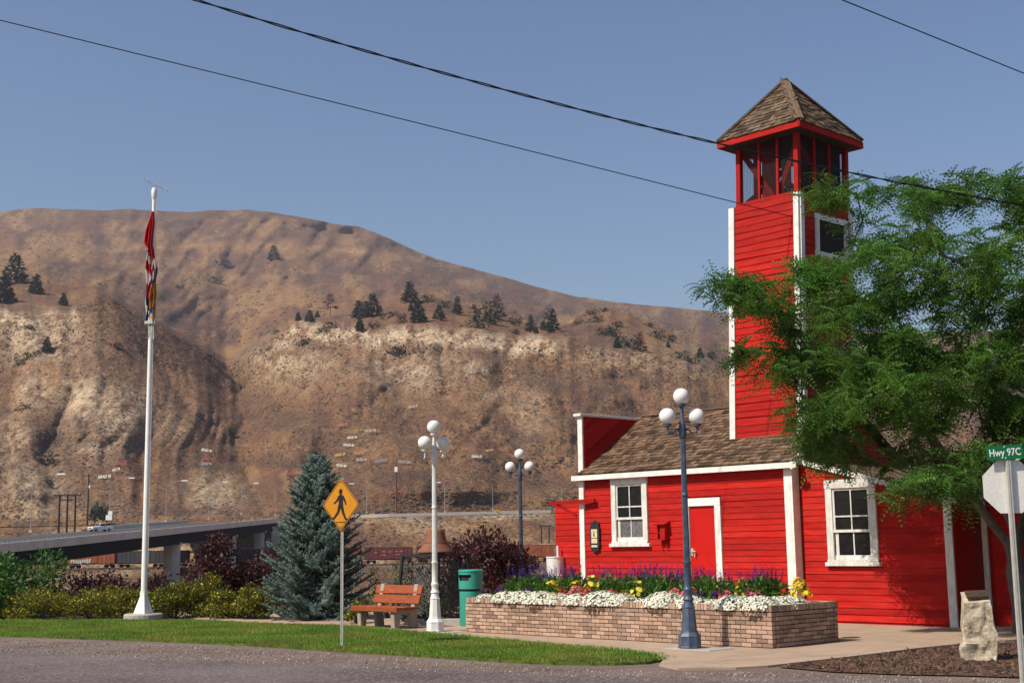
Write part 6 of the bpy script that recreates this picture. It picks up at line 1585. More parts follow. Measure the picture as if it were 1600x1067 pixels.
# ------------------------------------------------------------------ bridge, highway, railway
BX = -71.0
def deck_z(Y): return np.interp(Y, [120, 187, 400, 470], [-.6, 1.75, 9.15, 11.3])
br = thing('highway_bridge', 'long highway bridge with pale concrete parapet and dark steel girder', 'bridge', (BX, 187, 0))
Ys = list(np.arange(128, 402, 8.0)) + [402]
def strip(name, x0, x1, zoff0, zoff1, m, parent=br):
    V = []; F = []
    for i, Yq in enumerate(Ys):
        z = deck_z(Yq); y = Yq - 187
        V += [(x0, y, z + zoff0), (x1, y, z + zoff0), (x1, y, z + zoff1), (x0, y, z + zoff1)]
        if i: b = 4 * (i - 1); F += [(b, b + 4, b + 5, b + 1), (b + 1, b + 5, b + 6, b + 2), (b + 2, b + 6, b + 7, b + 3), (b + 3, b + 7, b + 4, b)]
    n = len(V); F += [(0, 1, 2, 3), (n - 1, n - 2, n - 3, n - 4)]
    mb = MB(); mb.add(V, F); return mb.build(name, m, parent)
strip('deck', -26.6, .3, -.30, .12, M['asphalt_far'])
strip('parapet', .304, .62, -.25, 1.05, M['parapet'])
Ys_all = Ys; Ys = [y for y in Ys_all if y > 318]
strip('parapet', -26.95, -26.62, -.25, .95, M['barrier'])
Ys = Ys_all
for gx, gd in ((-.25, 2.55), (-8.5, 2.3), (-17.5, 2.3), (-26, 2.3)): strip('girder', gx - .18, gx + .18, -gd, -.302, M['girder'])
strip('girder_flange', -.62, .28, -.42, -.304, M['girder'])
mb = MB()
for Yq in np.arange(190, 400, 1.6): mb.box((.63, Yq - 187, deck_z(Yq) - .20), (.03, .55, .10))
tag(mb.build('drip_blocks', M['parapet'], br), kind='stuff')
mb = MB()
for Yq in np.arange(186, 400, 2.0): mb.box((.46, Yq - 187, deck_z(Yq) + 1.25), (.06, .06, .42))
mb2 = MB()
for (a, b) in zip(Ys[:-1], Ys[1:]): mb2.beam((.46, a - 187, deck_z(a) + 1.46), (.46, b - 187, deck_z(b) + 1.46), .07, .07)
tag(mb.build('rail_post', M['steel_grey'], br), kind='stuff'); mb2.build('handrail', M['steel_grey'], br)
for Yp, w in ((160, 3.4), (288, 3.6), (346, 3.4), (386, 3.0)):
    zt = deck_z(Yp) - 2.5
    mb = MB(); zb = drop(BX - 2, Yp) - 1.0
    mb.lathe([(w / 2, zb), (w / 2 * .98, zt - 2.4), (w / 2, zt - 2.35), (w / 2, zt)], 10, (-2.0, Yp - 187, 0))
    mb.build('pier', M['pier'], br)
    mb = MB(); mb.box((-12.8, Yp - 187, zt + .05), (25.5, 2.0, .5)); mb.build('pier_cap', M['pier'], br)
za = deck_z(396)
mb = MB(); mb.box((-12.5, 399 - 187, za - 3.4), (28, 5.5, 4.2)); mb.box((1.5, 396.0 - 187, za - 4.6), (2.2, 8, 3.8)); mb.build('abutment', M['pier'], br)

def ribbon(name, pts, w0, w1, m, kind='structure', zl=0.06):
    """a road strip following pts (x, y, z), reaching w0..w1 across (to the left of travel)"""
    V = []; F = []
    P_ = [np.array(p, float) for p in pts]
    for i, p in enumerate(P_):
        d = P_[min(i + 1, len(P_) - 1)] - P_[max(i - 1, 0)]; d[2] = 0; d /= np.linalg.norm(d); nrm = np.array([-d[1], d[0], 0])
        V += [p + nrm * w0 + (0, 0, zl), p + nrm * w1 + (0, 0, zl)]
        if i: b = 2 * (i - 1); F.append((b, b + 2, b + 3, b + 1))
    o = link(name, mesh_np(name, np.array(V), [np.array(F)], m)); return tag(o, kind=kind)
hx = np.concatenate([np.linspace(-400, -75, 24), np.linspace(-70, 120, 40), np.linspace(130, 420, 16)])
ribbon('highway', [(x, float(hwy_y(x)) + .8, float(hwy_z(x)) + .0) for x in hx], 0, 12.0, M['asphalt_far'], zl=.12)
def barrier_run(label, xs, off, h, m, name='highway_barrier', zf=hwy_z):
    mb = MB()
    for x0, x1 in zip(xs[:-1], xs[1:]):
        mb.beam((x0, float(hwy_y(x0)) + off, float(zf(x0)) + h / 2), (x1, float(hwy_y(x1)) + off, float(zf(x1)) + h / 2), .35, h)
    return tag(mb.build(name, m), label, 'barrier')
barrier_run('pale concrete barrier along the highway to the right of the bridge', np.linspace(-69, 11.5, 22), .3, 1.0, M['barrier'])
barrier_run('low pale barrier continuing the highway behind the red hall', np.linspace(14, 90, 14), .3, .8, M['barrier'])
ob = thing('hazard_board', 'small orange hazard board fixed on the highway barrier', 'sign', at_dist(776, 799, float(hwy_y(-5)) - .2))
mb = MB(); mb.box((0, 0, .2), (1.8, .06, .7)); mb.build('board', M['sign_yellow'], ob)
# railway with its boxcars
ribbon('rail_bed', [(x, 371.0, -3.5) for x in np.linspace(-260, 180, 40)], -5, 5, M['ballast'], zl=.10)
mb = MB()
for y in (370.28, 371.72): mb.beam((-260, y, -3.2), (180, y, -3.2), .08, .16)
tag(mb.build('rails', M['rail']), kind='structure')
def boxcar(label, x0px, x1px, colr, detail):
    Yc = 371.0; X0 = (x0px - 800) / 2091.4 * Yc; X1 = (x1px - 800) / 2091.4 * Yc; L = X1 - X0
    t = thing('boxcar', label, 'boxcar', ((X0 + X1) / 2, Yc, -3.1), 0, 'freight cars on the railway')
    m = M['box_' + colr]
    mb = MB(); mb.box((0, 0, 2.75), (L - .4, 2.9, 3.1)); mb.build('body', m, t)
    mb = MB()
    n = max(3, int(L / 1.15))
    for i in range(n + 1): mb.box((-(L - .5) / 2 + (L - .5) * i / n, -1.48, 2.75), (.10, .07, 3.0))
    tag(mb.build('rib', m, t), kind='stuff')
    mb = MB(); mb.box((0, 0, 4.36), (L - .3, 3.0, .12)); mb.build('roof', m, t)
    mb = MB(); mb.box((0, 0, 1.08), (L - .5, 2.2, .22)); mb.build('underframe', M['girder'], t)
    if L > 8:
        mb = MB(); mb.box((.3, -1.50, 2.7), (2.6, .10, 2.75)); mb.build('door', m, t)
    for s in (-1, 1):
        tr_ = MB(); tr_.box((s * (L / 2 - 1.9), 0, .62), (2.3, 2.0, .35)); tk = tr_.build('truck', M['girder'], t)
        for q in (-.85, .85):
            for y in (-.72, .72):
                mb = MB(); mb.tube([(s * (L / 2 - 1.9) + q, y - .07, .45), (s * (L / 2 - 1.9) + q, y + .07, .45)], .45, 12); mb.build('wheel', M['girder'], tk)
    if detail == 'letters':
        mb = MB()
        for i, (x, w, z, h) in enumerate([(-3.4, 1.0, 2.9, .5), (-1.2, 1.1, 3.2, .4), (-1.2, 1.1, 2.3, .45), (2.3, .9, 3.2, .42), (3.6, .9, 3.2, .42), (2.6, 1.2, 2.4, .4), (.6, .8, 3.2, .4)]):
            for k in range(4): mb.box((x - w / 2 + w * (k + .5) / 4, -1.565, z), (w / 5.4, .02, h * random.uniform(.6, 1)))
        mb.build('stencil_marks', M['paint_gold'], t)
    if detail == 'graffiti':
        mb = MB()
        for k in range(9): mb.box((-L / 2 + 1.2 + k * .62, -1.57 - .002 * k, 1.75 + random.uniform(-.1, .2)), (.46, .02, random.uniform(.7, 1.2)), (0, random.uniform(-.3, .3), 0))
        mb.build('graffiti', M['paint_white'], t)
    if detail == 'emblem':
        mb = MB()
        for s in (-1, 1): mb.beam((-1.0, -1.57 + .004 * s, 3.0 - s * .75), (1.0, -1.57 + .004 * s, 3.0 + s * .75), .05, .18, up=(0, 1, 0))
        for k in range(8): mb.box((-3.6 + k * .5, -1.57, 1.7), (.34, .02, random.uniform(.4, .7)))
        mb.build('emblem', M['paint_gold'], t)
    return t
boxcar('dull maroon boxcar at the left end under the bridge', 36, 109, 'maroon', '')
boxcar('rusty orange boxcar with white graffiti under the bridge', 111, 185, 'orange', 'graffiti')
boxcar('dark grey boxcar seen left of the first bridge pier', 187, 260, 'slate', 'graffiti' if False else '')
boxcar('short dark grey freight car just right of the first bridge pier', 263, 297, 'slate', '')
boxcar('dark grey boxcar behind the tall plum shrub', 307, 381, 'slate', '')
boxcar('dark navy boxcar beside the spruce under the bridge end', 383, 457, 'navy', '')
boxcar('brown boxcar hidden mostly behind the spruce', 490, 563, 'brown', '')
boxcar('maroon boxcar with gold stencilled marks between spruce and bell', 567, 642, 'maroon', 'letters')
boxcar('maroon boxcar right behind the bell', 647, 721, 'maroon', '')
boxcar('brown boxcar hidden behind the burgundy shrub', 724, 797, 'brown', '')
boxcar('orange brown boxcar with crossed emblem beside the red wing', 800, 861, 'orange', 'emblem')

# road vehicles
def vehicle(name, label, cat, loc, rz, m, kind):
    t = thing(name, label, cat, loc, rz)
    L, W = (5.4, 1.9) if kind == 'pickup' else (4.5, 1.75)
    if kind == 'pickup':
        low = [(-2.65, .45), (2.55, .45), (2.68, .60), (2.66, .98), (2.45, 1.08), (1.15, 1.14), (-.55, 1.14), (-.6, 1.14), (-2.66, 1.12)]
        cabp = [(1.10, 1.10), (.45, 1.78), (-.52, 1.80), (-.72, 1.10)]
    else:
        low = [(-2.2, .4), (2.15, .4), (2.25, .6), (2.2, .85), (1.0, .98), (-1.9, 1.0), (-2.25, .9)]
        cabp = [(1.05, .95), (.35, 1.45), (-1.2, 1.46), (-1.95, .98)]
        if kind == 'suv': cabp = [(1.05, .95), (.45, 1.70), (-1.9, 1.70), (-2.15, .98)]; low = [(x, z * 1.1) for x, z in low]
    mb = MB(); mb.prism(low, -W / 2, W / 2); body = mb.build('body', m, t, bevel=.05)
    mb = MB(); n = 4; wi = W / 2 - .06; wt = W / 2 - .22
    z0 = min(z for _, z in cabp); z1 = max(z for _, z in cabp)
    f = lambda z: wi + (wt - wi) * (z - z0) / (z1 - z0)
    vs = [(x, -f(z), z) for x, z in cabp] + [(x, f(z), z) for x, z in cabp]
    mb.add(vs, [(0, 1, 2, 3), (7, 6, 5, 4)] + [(i, (i + 1) % 4, 4 + (i + 1) % 4, 4 + i) for i in range(4)]); mb.build('cab', m, t, bevel=.04)
    c = cabp
    def lerp(a, b, k): return (a[0] + (b[0] - a[0]) * k, a[1] + (b[1] - a[1]) * k)
    g = MB()
    for side in (-1, 1):
        q = [lerp(c[0], c[1], .22), lerp(c[0], c[1], .86), lerp(c[3], c[2], .86), lerp(c[3], c[2], .22)]
        q = [(x * .93 + .01, z) for x, z in q]
        v = [(x, side * (f(z) + .012), z) for x, z in q]; v2 = [(x, side * (f(z) - .02), z) for x, z in q]
        g.add(v + v2, [(0, 1, 2, 3), (7, 6, 5, 4)] + [(i, (i + 1) % 4, 4 + (i + 1) % 4, 4 + i) for i in range(4)])
    g.build('side_window', M['pane'], t)
    a, b = lerp(c[0], c[1], .16), lerp(c[0], c[1], .90)
    mb = MB(); e = .016
    mb.hexa([(a[0] + e, -f(a[1]) + .1, a[1]), (a[0] + e, f(a[1]) - .1, a[1]), (a[0] - .03, f(a[1]) - .1, a[1]), (a[0] - .03, -f(a[1]) + .1, a[1]), (b[0] + e, -f(b[1]) + .08, b[1]), (b[0] + e, f(b[1]) - .08, b[1]), (b[0] - .03, f(b[1]) - .08, b[1]), (b[0] - .03, -f(b[1]) + .08, b[1])]); mb.build('windscreen', M['pane'], t)
    for x in (-L * .30, L * .32):
        for s in (-1, 1):
            mb = MB(); mb.tube([(x, s * (W / 2 - .20), .36), (x, s * (W / 2 + .015), .36)], .37, 18); w = mb.build('wheel', M['rubber'], t)
            mb = MB(); mb.tube([(x, s * (W / 2 + .0), .36), (x, s * (W / 2 + .03), .36)], .21, 12); mb.build('rim', M['steel_grey'], w)
    mb = MB(); mb.box((L / 2 - .02, 0, .52), (.14, W - .05, .2)); mb.build('bumper', M['steel_grey'] if kind == 'pickup' else m, t)
    mb = MB(); mb.box((L / 2 - .02, 0, .80), (.06, .95, .2)); mb.build('grille', M['iron'], t)
    for s in (-1, 1):
        mb = MB(); mb.box((L / 2 - .04, s * .66, .82), (.08, .30, .17)); mb.build('headlight', M['globe'], t)
    if kind == 'pickup':
        mb = MB(); mb.box((-1.65, 0, 1.125), (1.75, W - .30, .03)); mb.build('bed', M['dark_inside'], t)
    return t
tp = at_dist(157, 832, 297)
vehicle('pickup_truck', 'white pickup truck driving down the bridge', 'pickup truck', (tp[0], tp[1], float(deck_z(297)) + .125), R(-128), M['car_white'], 'pickup')
cx_ = (600 - 800) / 2091.4 * 412; vehicle('car', 'blue car half hidden by the highway barrier beside the spruce', 'car', (cx_, float(hwy_y(cx_)) + 4, float(hwy_z(cx_)) + .13), R(8), M['car_blue'], 'car')
cx_ = (872 - 800) / 2091.4 * 436; vehicle('suv', 'grey car on the highway at the edge of the red wing', 'car', (cx_, float(hwy_y(cx_)) + 3, float(hwy_z(cx_)) + .13), R(14), M['car_grey'], 'suv')
# highway lamps
def hlamp(x, ytop, ybase, Yd, arm, label):
    b = at_dist(x, ybase, Yd); h = at_dist(x, ytop, Yd)[2] - b[2]
    t = thing('highway_lamp', label, 'street lamp', b, 0, 'tall highway lamps')
    r = .085; a = arm * Yd / 2091.4
    mb = MB()
    if arm:
        k = abs(a) * .62; sg = 1 if a > 0 else -1
        pts = [(0, 0, 0), (0, 0, h - k)] + [(sg * k * (1 - math.cos(q)), 0, h - k + k * math.sin(q) * .96) for q in np.linspace(.2, 1.5, 7)] + [(a, 0, h)]
        mb.tube(pts, [r] * 2 + [r * .62] * (len(pts) - 2), 6); mb.build('pole', M['steel_grey'], t)
        mb = MB(); mb.box((a + sg * .5, 0, h - .02), (1.5, .45, .28)); mb.build('lamp_head', M['sign_white'], t)
    else:
        mb.tube([(0, 0, 0), (0, 0, h)], [r, r * .6], 6); mb.build('pole', M['steel_grey'], t)
        mb = MB(); mb.box((0, 0, h), (.35, .7, .14)); mb.build('lamp_head', M['steel_grey'], t)
    mb = MB(); mb.box((0, 0, .15), (.5, .5, .4)); mb.build('base', M['pier'], t)
for a in [(48, 741, 831, 238, 40, 'tall highway lamp left of the triple pole frame'), (171, 747, 811, 330, 30, 'highway lamp right behind the white pickup'), (259, 751, 815, 330, 25, 'highway lamp just right of the flagpole'), (326, 753, 811, 380, 22, 'thin highway lamp midway between flagpole and spruce'), (377, 755, 803, 400, 20, 'highway lamp at the bottom of the dark gully'),
          (430, 765, 806, 408, 0, 'bare highway lamp just left of the spruce'), (573, 755, 801, 414, -21, 'curved highway lamp right of the pedestrian sign'), (695, 753, 800, 420, -7, 'curved highway lamp just right of the white lamp post'), (770, 756, 797, 425, 0, 'thin highway lamp between white and blue lamp posts'), (878, 763, 795, 438, 0, 'thin highway lamp left of the red hall roof')]: hlamp(*a)
rs = thing('roadside_sign', 'small white road sign on a post behind the pickup', 'sign', at_dist(170, 815, 322))
mb = MB(); mb.box((0, 0, .6), (.1, .1, 1.4)); mb.build('post', M['steel_grey'], rs)
mb = MB(); mb.box((0, -.08, 1.0), (1.5, .05, 1.2)); mb.box((.3, -.08, 2.1), (1.0, .05, .9)); mb.build('board', M['sign_white'], rs)
# utility poles
up = thing('pole_frame', 'dark triple pole power line frame with crossbars', 'utility pole', at_dist(104, 829, 300))
s_ = 300 / 2091.4; base_z = at_dist(104, 829, 300)[2]
for dx in (-12.5, 0, 12.5):
    mb = MB(); mb.tube([(dx * s_, 0, -2), (dx * s_ * .98, 0, 56.5 * s_)], [.26, .2], 8); mb.build('pole', M['creosote'], up)
for z, w in ((54.5, 21), (47.5, 13)):
    mb = MB(); mb.box((0, -.25, z * s_), (2 * w * s_, .25, .30)); mb.build('crossbar', M['creosote'], up)
for dx in (-19, -6, 6, 19):
    mb = MB(); mb.lathe([(.09, 0), (.14, .1), (.09, .2), (.14, .3), (.08, .5)], 8, (dx * s_, -.25, 55.6 * s_)); mb.build('insulator', M['steel_grey'], up)
u2 = thing('utility_pole', 'single dark utility pole right of the triple pole frame', 'utility pole', at_dist(136.5, 816, 400))
h2 = 75 * 400 / 2091.4
mb = MB(); mb.tube([(0, 0, -1), (0, 0, h2)], [.28, .2], 8); mb.build('pole', M['creosote'], u2)
mb = MB(); mb.box((0, -.25, h2 - .5), (2.6, .2, .25)); mb.build('crossbar', M['creosote'], u2)
mb = MB(); mb.lathe([(.25, 0), (.3, .1), (.3, .8), (.2, .9)], 10, (.45, -.2, h2 * .70)); mb.build('transformer', M['sign_white'], u2)
u3 = thing('utility_pole', 'rusty pole with a slanting brace on the highway right of the pedestrian sign', 'utility pole', at_dist(619, 805, 424))
h3 = 82 * 424 / 2091.4; s3 = 424 / 2091.4
mb = MB(); mb.tube([(0, 0, -1), (0, 0, h3)], [.30, .22], 8); mb.build('pole', M['box_brown'], u3)
mb = MB(); mb.beam((-16 * s3, 0, 20 * s3), (0, 0, 72 * s3), .22); mb.build('brace', M['box_brown'], u3)
mb = MB(); mb.box((0, -.2, 71 * s3), (.9, .5, 1.6)); mb.build('marker', M['sign_white'], u3)
lf = thing('loading_frame', 'small dark timber frame by the railway left of the red wing', 'frame', at_dist(852, 832, 340))
s4 = 340 / 2091.4
for dx in (-6, 6):
    mb = MB(); mb.box((dx * s4, 0, -.5), (.35, .35, 4.2)); mb.build('post', M['creosote'], lf)
mb = MB(); mb.box((0, 0, 1.7), (20 * s4, .4, .3)); mb.build('beam', M['creosote'], lf)
o = shrub('roadside_bush', 'dark green roadside bush behind the pickup truck', 'bush', None, tuple(at_dist(154, 813, 414)), 4.2, 4.4, M['hill_bush'], 900, .8, 14, False)

# ------------------------------------------------------------------ hill trees and bushes
def conifer_mesh(nm, m, seed, slim=1.0, n=420, sparse=False):
    g = np.random.default_rng(seed)
    p = []; s = []
    for k in range(n):
        f = g.random() ** (1.15 if not sparse else .8) * (.97) ; z = .10 + .90 * f if not sparse else .35 + .65 * f
        r = .27 * slim * (1 - f) ** .75 * (.55 + .45 * abs(math.sin(z * 26))) + .015
        a = g.random() * 6.283; q = r * (.35 + .65 * math.sqrt(g.random()))
        p.append((q * math.cos(a), q * math.sin(a), z - q * .25)); s.append(.15 * (1.15 - .6 * f) * (.7 + .6 * g.random()))
    d = g.normal(size=(n, 3)); d[:, 2] *= .4
    p = np.array(p)
    d[:, :2] += p[:, :2] * 6
    me = scatter_mesh(nm, LEAFV * (1.5, 1.3, 1), LEAFF, frame_from(d, g.normal(size=n) * .5), p, np.array(s)[:, None], m)
    return me
con = [conifer_mesh('crown', M['pine'], 1), conifer_mesh('crown', M['pine'], 2, 1.35), conifer_mesh('crown', M['pine'], 3, .62, 260)]
cdead = [conifer_mesh('crown', M['pine_dead'], 4, 1.0, 220), conifer_mesh('crown', M['pine_dead'], 5, .7, 90, True)]
mb = MB(); mb.tube([(0, 0, -.05), (0, 0, .9)], [.018, .006], 6); o = mb.build('trunk', M['bark']); trunk_me = o.data; bpy.data.objects.remove(o)
def bushmesh(seed):
    g = np.random.default_rng(seed); n = 150
    c = g.normal(size=(7, 3)) * (.30, .22, .08) + (0, 0, .22)
    i = g.integers(0, 7, n); d = g.normal(size=(n, 3)); d /= np.linalg.norm(d, axis=1)[:, None]
    p = c[i] + d * (.20 * g.random(n) ** .4)[:, None]; p[:, 2] = np.maximum(p[:, 2], .01)
    return scatter_mesh('foliage', LEAFV * (1.5, 1.4, 1), LEAFF, frame_from(d + g.normal(size=(n, 3)) * .5), p, np.full((n, 1), .17), M['hill_bush'])
bme = [bushmesh(11), bushmesh(12), bushmesh(13)]
SHOULDER = 'on the left hill shoulder'; TERR = 'on the pale cliff terrace'; KN = 'on the right knoll'
trees = [(23, 442, 44, 1, f'tallest pine {SHOULDER} at the left edge'), (5, 473, 42, 0, f'pine at the very left edge below the tallest pine {SHOULDER}'), (16, 473, 23, 0, f'short pine beside the pine at the left edge {SHOULDER}'), (56, 459, 31, 0, f'slim pine right of the tallest pine {SHOULDER}'), (99, 477, 19, 0, f'small lone pine farther right {SHOULDER}'),
         (73, 550, 24, 0, 'small pine standing on the pale left bluff'), (428, 406, 22, 1, 'lone pine high on the bare middle slope'), (466, 502, 14, 0, f'tiny pine at the left end of the trees {TERR}'), (484, 503, 18, 1, f'small round pine second from the left {TERR}'), (496, 496, 11, 0, f'tiny pine third from the left {TERR}'),
         (516, 495, 36, 4, 'sparse dead pine above a round bush on the terrace'), (561, 498, 28, 1, f'left pine of the middle clump {TERR}'), (573, 495, 24, 1, f'middle pine of the middle clump {TERR}'), (583, 495, 35, 1, f'tallest right pine of the middle clump {TERR}'), (562, 516, 20, 0, 'small pine below the middle clump at the cliff edge'),
         (640, 472, 31, 1, 'broad pine topping the terrace crest'), (642, 486, 13, 0, 'tiny pine below the broad crest pine'), (654, 504, 35, 0, 'dense pine at the cliff edge below the crest pine'), (686, 499, 22, 1, f'squat pine between crest pine and slim column pine {TERR}'), (715, 491, 27, 2, f'slim column pine {TERR}'), (743, 503, 12, 0, 'tiny pine left of the red dead pine'),
         (777, 499, 39, 3, 'rust red dead pine among bushes on the terrace'), (829, 519, 26, 2, 'slim pine left of the tallest right terrace pine'), (849, 516, 15, 0, 'short pine between two slim pines at the terrace end'), (863, 520, 37, 2, 'tallest slim pine at the right end of the terrace'), (856, 517, 30, 4, 'reddish dead pine just left of the tallest slim pine'), (838, 521, 11, 0, 'tiny pine at the foot of the slim pine left of the tall one'),
         (965, 544, 18, 0, f'small pine left of the dead red pine {KN}'), (1000, 549, 30, 3, f'rust red dead pine {KN}'), (1094, 559, 16, 0, f'small pine on the right slope of the knoll'), (1044, 543, 10, 0, 'tiny pine high right of the dead red pine')]
for i, (x, y, hpx, k, lb) in enumerate(trees):
    p = hit(x, y)
    if p is None: continue
    h = hpx * p[1] / 2091.4 * 1.08
    t = thing('pine_tree', lb, 'pine tree', p, random.random() * 6.28, 'dead pines on the hill' if k >= 3 else 'pines on the hill'); t.scale = (h, h, h)
    link('crown', con[k] if k < 3 else cdead[k - 3], t); link('trunk', trunk_me, t)
bushes = [(182, 545, 22, 'round bush on the left slope'), (334, 442, 22, 'wide dark bush on the upper middle slope'), (278, 451, 14, 'small dark bush on the upper slope left of the gully'), (350, 417, 26, 'long dark bush high on the middle slope'), (42, 562, 24, 'low dark bush on the lowest pale band at the left'), (28, 571, 18, 'flat bush lowest under the left pale bluff'), (44, 514, 16, 'flat bush on the left pale bluff'), (36, 640, 18, 'dark bush on the far left lower slope'),
          (62, 722, 32, 'large dark bush in the left lower gully'), (74, 756, 16, 'bush lower in the left gully below the large one'), (325, 562, 18, 'bush in the valley above the main gully'), (376, 608, 22, 'dark bush midway down the main gully'), (360, 676, 17, 'dark bush low in the main gully'), (514, 512, 20, 'round dark bush under the sparse dead pine'), (580, 512, 18, 'grey bush right of the small cliff edge pine'), (431, 521, 14, 'small bush at the valley side of the terrace'), (617, 554, 27, 'lone bush on the pale cliff face'), (500, 519, 16, 'dark bush in a cleft left of the pale cliff'), (478, 538, 22, 'long dark bush lower in the cliff cleft'),
          (610, 496, 20, 'small flat bush left of the dense cliff edge pine'), (624, 498, 16, 'flat bush just left of the dense cliff edge pine'), (628, 505, 18, 'low bush below the flat bushes on the terrace'), (664, 472, 24, 'dark bush right below the crest pine'), (745, 490, 34, 'big bush patch left of the red dead pine'), (765, 505, 40, 'broad bush patch under the red dead pine'), (745, 512, 34, 'dark bush patch at the cliff edge left of the red dead pine'), (800, 507, 24, 'bush right of the red dead pine'), (805, 522, 16, 'bush on the cliff edge right of the red dead pine'), (693, 480, 20, 'bush upper left of the slim column pine'),
          (920, 492, 18, 'bush near the top left of the knoll'), (945, 487, 14, 'bush at the top of the knoll'), (930, 503, 20, 'bush on the upper left face of the knoll'), (940, 522, 24, 'large dark bush at the centre left of the knoll'), (965, 511, 20, 'bush at the centre of the knoll face'), (955, 524, 26, 'long dark bush at the middle of the knoll'), (900, 508, 16, 'small bush on the left shoulder of the knoll'), (1015, 511, 16, 'bush on the upper right of the knoll'), (1025, 528, 24, 'bush on the right shoulder of the knoll'), (978, 541, 30, 'long bush left of the dead red pine on the knoll'), (1048, 533, 22, 'bush farther right on the knoll slope'), (1060, 560, 24, 'bush low on the right slope of the knoll'), (1078, 566, 22, 'bush lowest on the right slope of the knoll'), (1110, 560, 22, 'bush near the tower on the right slope'), (1130, 575, 20, 'bush closest to the tower on the right slope')]
for i, (x, y, wpx, lb) in enumerate(bushes):
    p = hit(x, y)
    if p is None: continue
    w = wpx * p[1] / 2091.4
    t = thing('hill_bush', lb, 'bush', p, random.uniform(-.5, .5), 'dark bushes on the hill'); t.scale = (w, w * .8, w * .85)
    link('foliage', bme[i % 3], t)

# sagebrush and bunch grass dotted over the slopes
def sagebrush(name, r0, r1, n, smin, smax, uu=(-150, 1500), bias=52):
    c0 = np.searchsorted(us, uu[0]); c1 = np.searchsorted(us, uu[1])
    ri = rng.integers(r0, r1, n * 3); ci = rng.integers(c0, c1, n * 3)
    u = us[ci]; A = AT[ri * nu + ci]
    nz = fbm(u / 22, ri / 9.0, 3, bias)
    keep = rng.random(n * 3) < np.clip((nz - .28) * 2.4, .06, 1) * (1 - .55 * A[:, 0])
    ri, ci = ri[keep][:n], ci[keep][:n]; k = len(ri)
    a, b = rng.random((k, 1)), rng.random((k, 1))
    p = (VT[ri * nu + ci] * (1 - a) + VT[ri * nu + ci + 1] * a) * (1 - b) + (VT[(ri + 1) * nu + ci] * (1 - a) + VT[(ri + 1) * nu + ci + 1] * a) * b
    tv = [(1, 0, -.1), (.3, .9, -.1), (-.8, .6, -.1), (-.8, -.6, -.1), (.3, -.9, -.1), (.15, .1, .8)]
    tf = [(0, 1, 5), (1, 2, 5), (2, 3, 5), (3, 4, 5), (4, 0, 5)]
    rz = rng.random(k) * 6.28; Rz = np.zeros((k, 3, 3)); Rz[:, 0, 0] = np.cos(rz); Rz[:, 0, 1] = -np.sin(rz); Rz[:, 1, 0] = np.sin(rz); Rz[:, 1, 1] = np.cos(rz); Rz[:, 2, 2] = 1
    s = smin + (smax - smin) * rng.random(k) ** 2.4
    me = scatter_mesh(name, tv, tf, Rz, p, np.stack([s * 1.25, s, s * .8], 1), M['sage'])
    return tag(link(name, me), kind='stuff')
fr0 = n_valley - 1
sagebrush('sagebrush', fr0, fr0 + NF, 30000, .14, .75)
sagebrush('sagebrush', fr0 + NF, fr0 + NF + NT, 700, .3, .9)
sagebrush('sagebrush', fr0 + NF + NT + 4, fr0 + NF + NT + NB - 3, 14000, .4, 1.8)
sagebrush('sagebrush', 8, n_valley - 2, 5200, .2, .75, (-200, 1000))

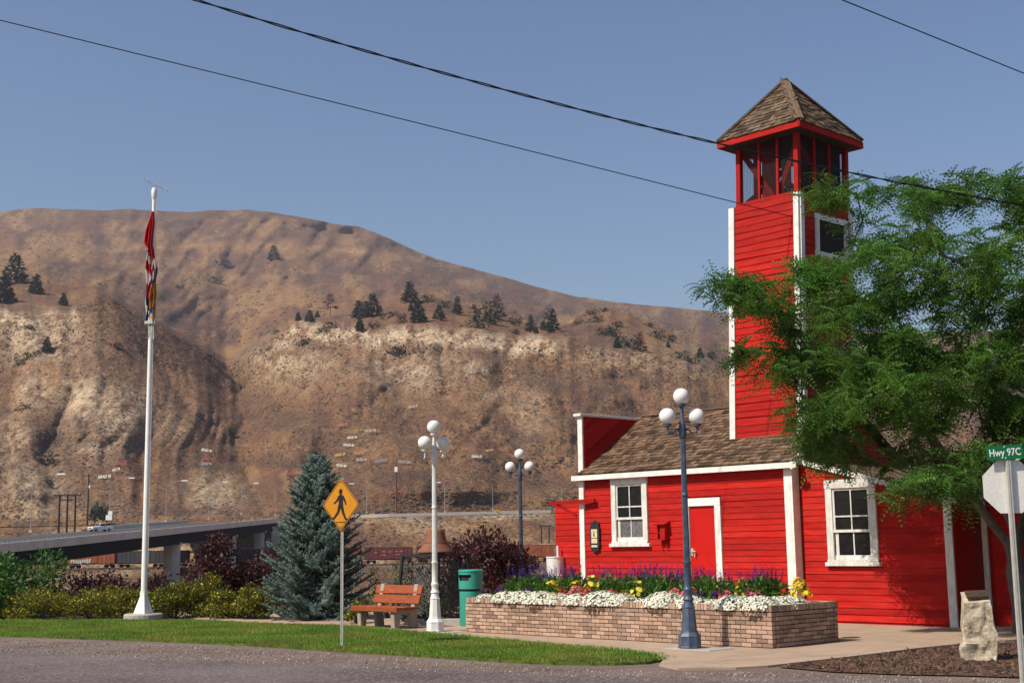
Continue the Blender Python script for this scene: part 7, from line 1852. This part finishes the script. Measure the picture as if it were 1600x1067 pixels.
# painted class letters on the hill
LET = [('GRAD 07', 646, 636.5, 20, 'pale', 'highest on the slope'), ('GRAD 05', 536, 665, 20, 'pink', 'above the spruce'), ('GRAD 98', 579, 674.5, 22, 'pale', 'along the pale track'), ('GRAD 94', 551, 685, 20, 'white', 'as upper of two white lines above the spruce'), ('GRAD 83', 545, 697, 22, 'white', 'as lower of two white lines above the spruce'), ('GRAD 09', 532, 712, 22, 'yellow', 'beside the sign top'), ('GRAD 93', 561, 709.5, 22, 'gold', 'just right of the yellow letters'), ('GRAD 04', 565, 720, 22, 'pale', 'just left of the teal letters'),
       ('GRAD 2010', 596, 721.5, 25, 'teal', 'left of the grey letters'), ('GRAD 2000', 632, 723.5, 26, 'grey', 'right of the teal letters'), ('GRAD 88', 533, 729, 21, 'white', 'lowest beside the sign tip'), ('GRAD 97', 745, 715, 21, 'white', 'between the white and blue lamp posts'), ('GRAD 86', 765, 705, 15, 'yellow', 'above white letters between the lamp posts'), ('GRAD 80', 478, 729, 18, 'gold', 'half behind the spruce top'), ('GRAD 75', 165, 746.5, 26, 'white', 'in the long line left of the flagpole'), ('AD 79', 183, 735.5, 16, 'white', 'in the short line left of the flagpole'), ('GRAD 79', 323, 705, 22, 'white', 'right of the flagpole'), ('GRAD 96', 323, 726, 22, 'blue', 'under the red letters right of the flagpole'), ('GRAD 82', 326, 718.5, 24, 'red', 'right of the flagpole'), ('GRAD 06', 190, 726, 24, 'red', 'just left of the flagpole'), ('GRAD 01', 455, 742, 20, 'red', 'left of the spruce top')]
for txt, x, y, wpx, c, wh in LET:
    p = hit(x, y + 2)
    if p is None: continue
    me = text_mesh(txt, 2.6, .08, bold=.10); me.materials.append(M['paint_' + c])
    xs_ = [v.co.x for v in me.vertices]; w = max(xs_) - min(xs_); s = wpx * .78 * p[1] / 2091.4 / w
    nn = Vector((random.uniform(-.1, .1), -.80, .60)).normalized()
    ex = Vector((0, 1, 0)).cross(nn); ex = (ex if ex.x > 0 else -ex).normalized(); ey = nn.cross(ex)
    Rm_ = Matrix((ex, ey, nn)).transposed() @ Matrix.Rotation(random.uniform(-.12, .12), 3, 'Z')
    o = link('hillside_letters', me, None, tuple(Vector(p) + nn * 1.3), Rm_.to_euler()); o.scale = (s, s * 1.7, 1)
    tag(o, f'{c if c != "pale" else "faded white"} letters {txt} on the hillside {wh}', 'letters', 'painted class letters on the hill')

# ------------------------------------------------------------------ smoke-haze in the valley air
hz = bpy.data.materials.new('haze_air'); hz.use_nodes = True
nt = hz.node_tree; nt.nodes.remove(nt.nodes['Principled BSDF'])
pv = nt.nodes.new('ShaderNodeVolumePrincipled'); pv.inputs['Color'].default_value = (.80, .82, .95, 1); pv.inputs['Density'].default_value = HAZE
pv.inputs['Anisotropy'].default_value = 0.2
nt.links.new(pv.outputs[0], nt.nodes['Material Output'].inputs['Volume'])
HZ_ON = HAZE > 0
if HZ_ON:
    lo_z = float(VT[:, 2].min()); hi_z = float(VT[:, 2].max())
    mb = MB(); x0, x1 = float(VT[:, 0].min()) - 20, float(VT[:, 0].max()) + 20; y0, y1 = -320.0, float(VT[:, 1].max()) + 30
    mb.box(((x0 + x1) / 2, (y0 + y1) / 2, (lo_z - 1 + hi_z + 6) / 2), (x1 - x0, y1 - y0, hi_z - lo_z + 7))
    tag(mb.build('haze', hz), kind='stuff')
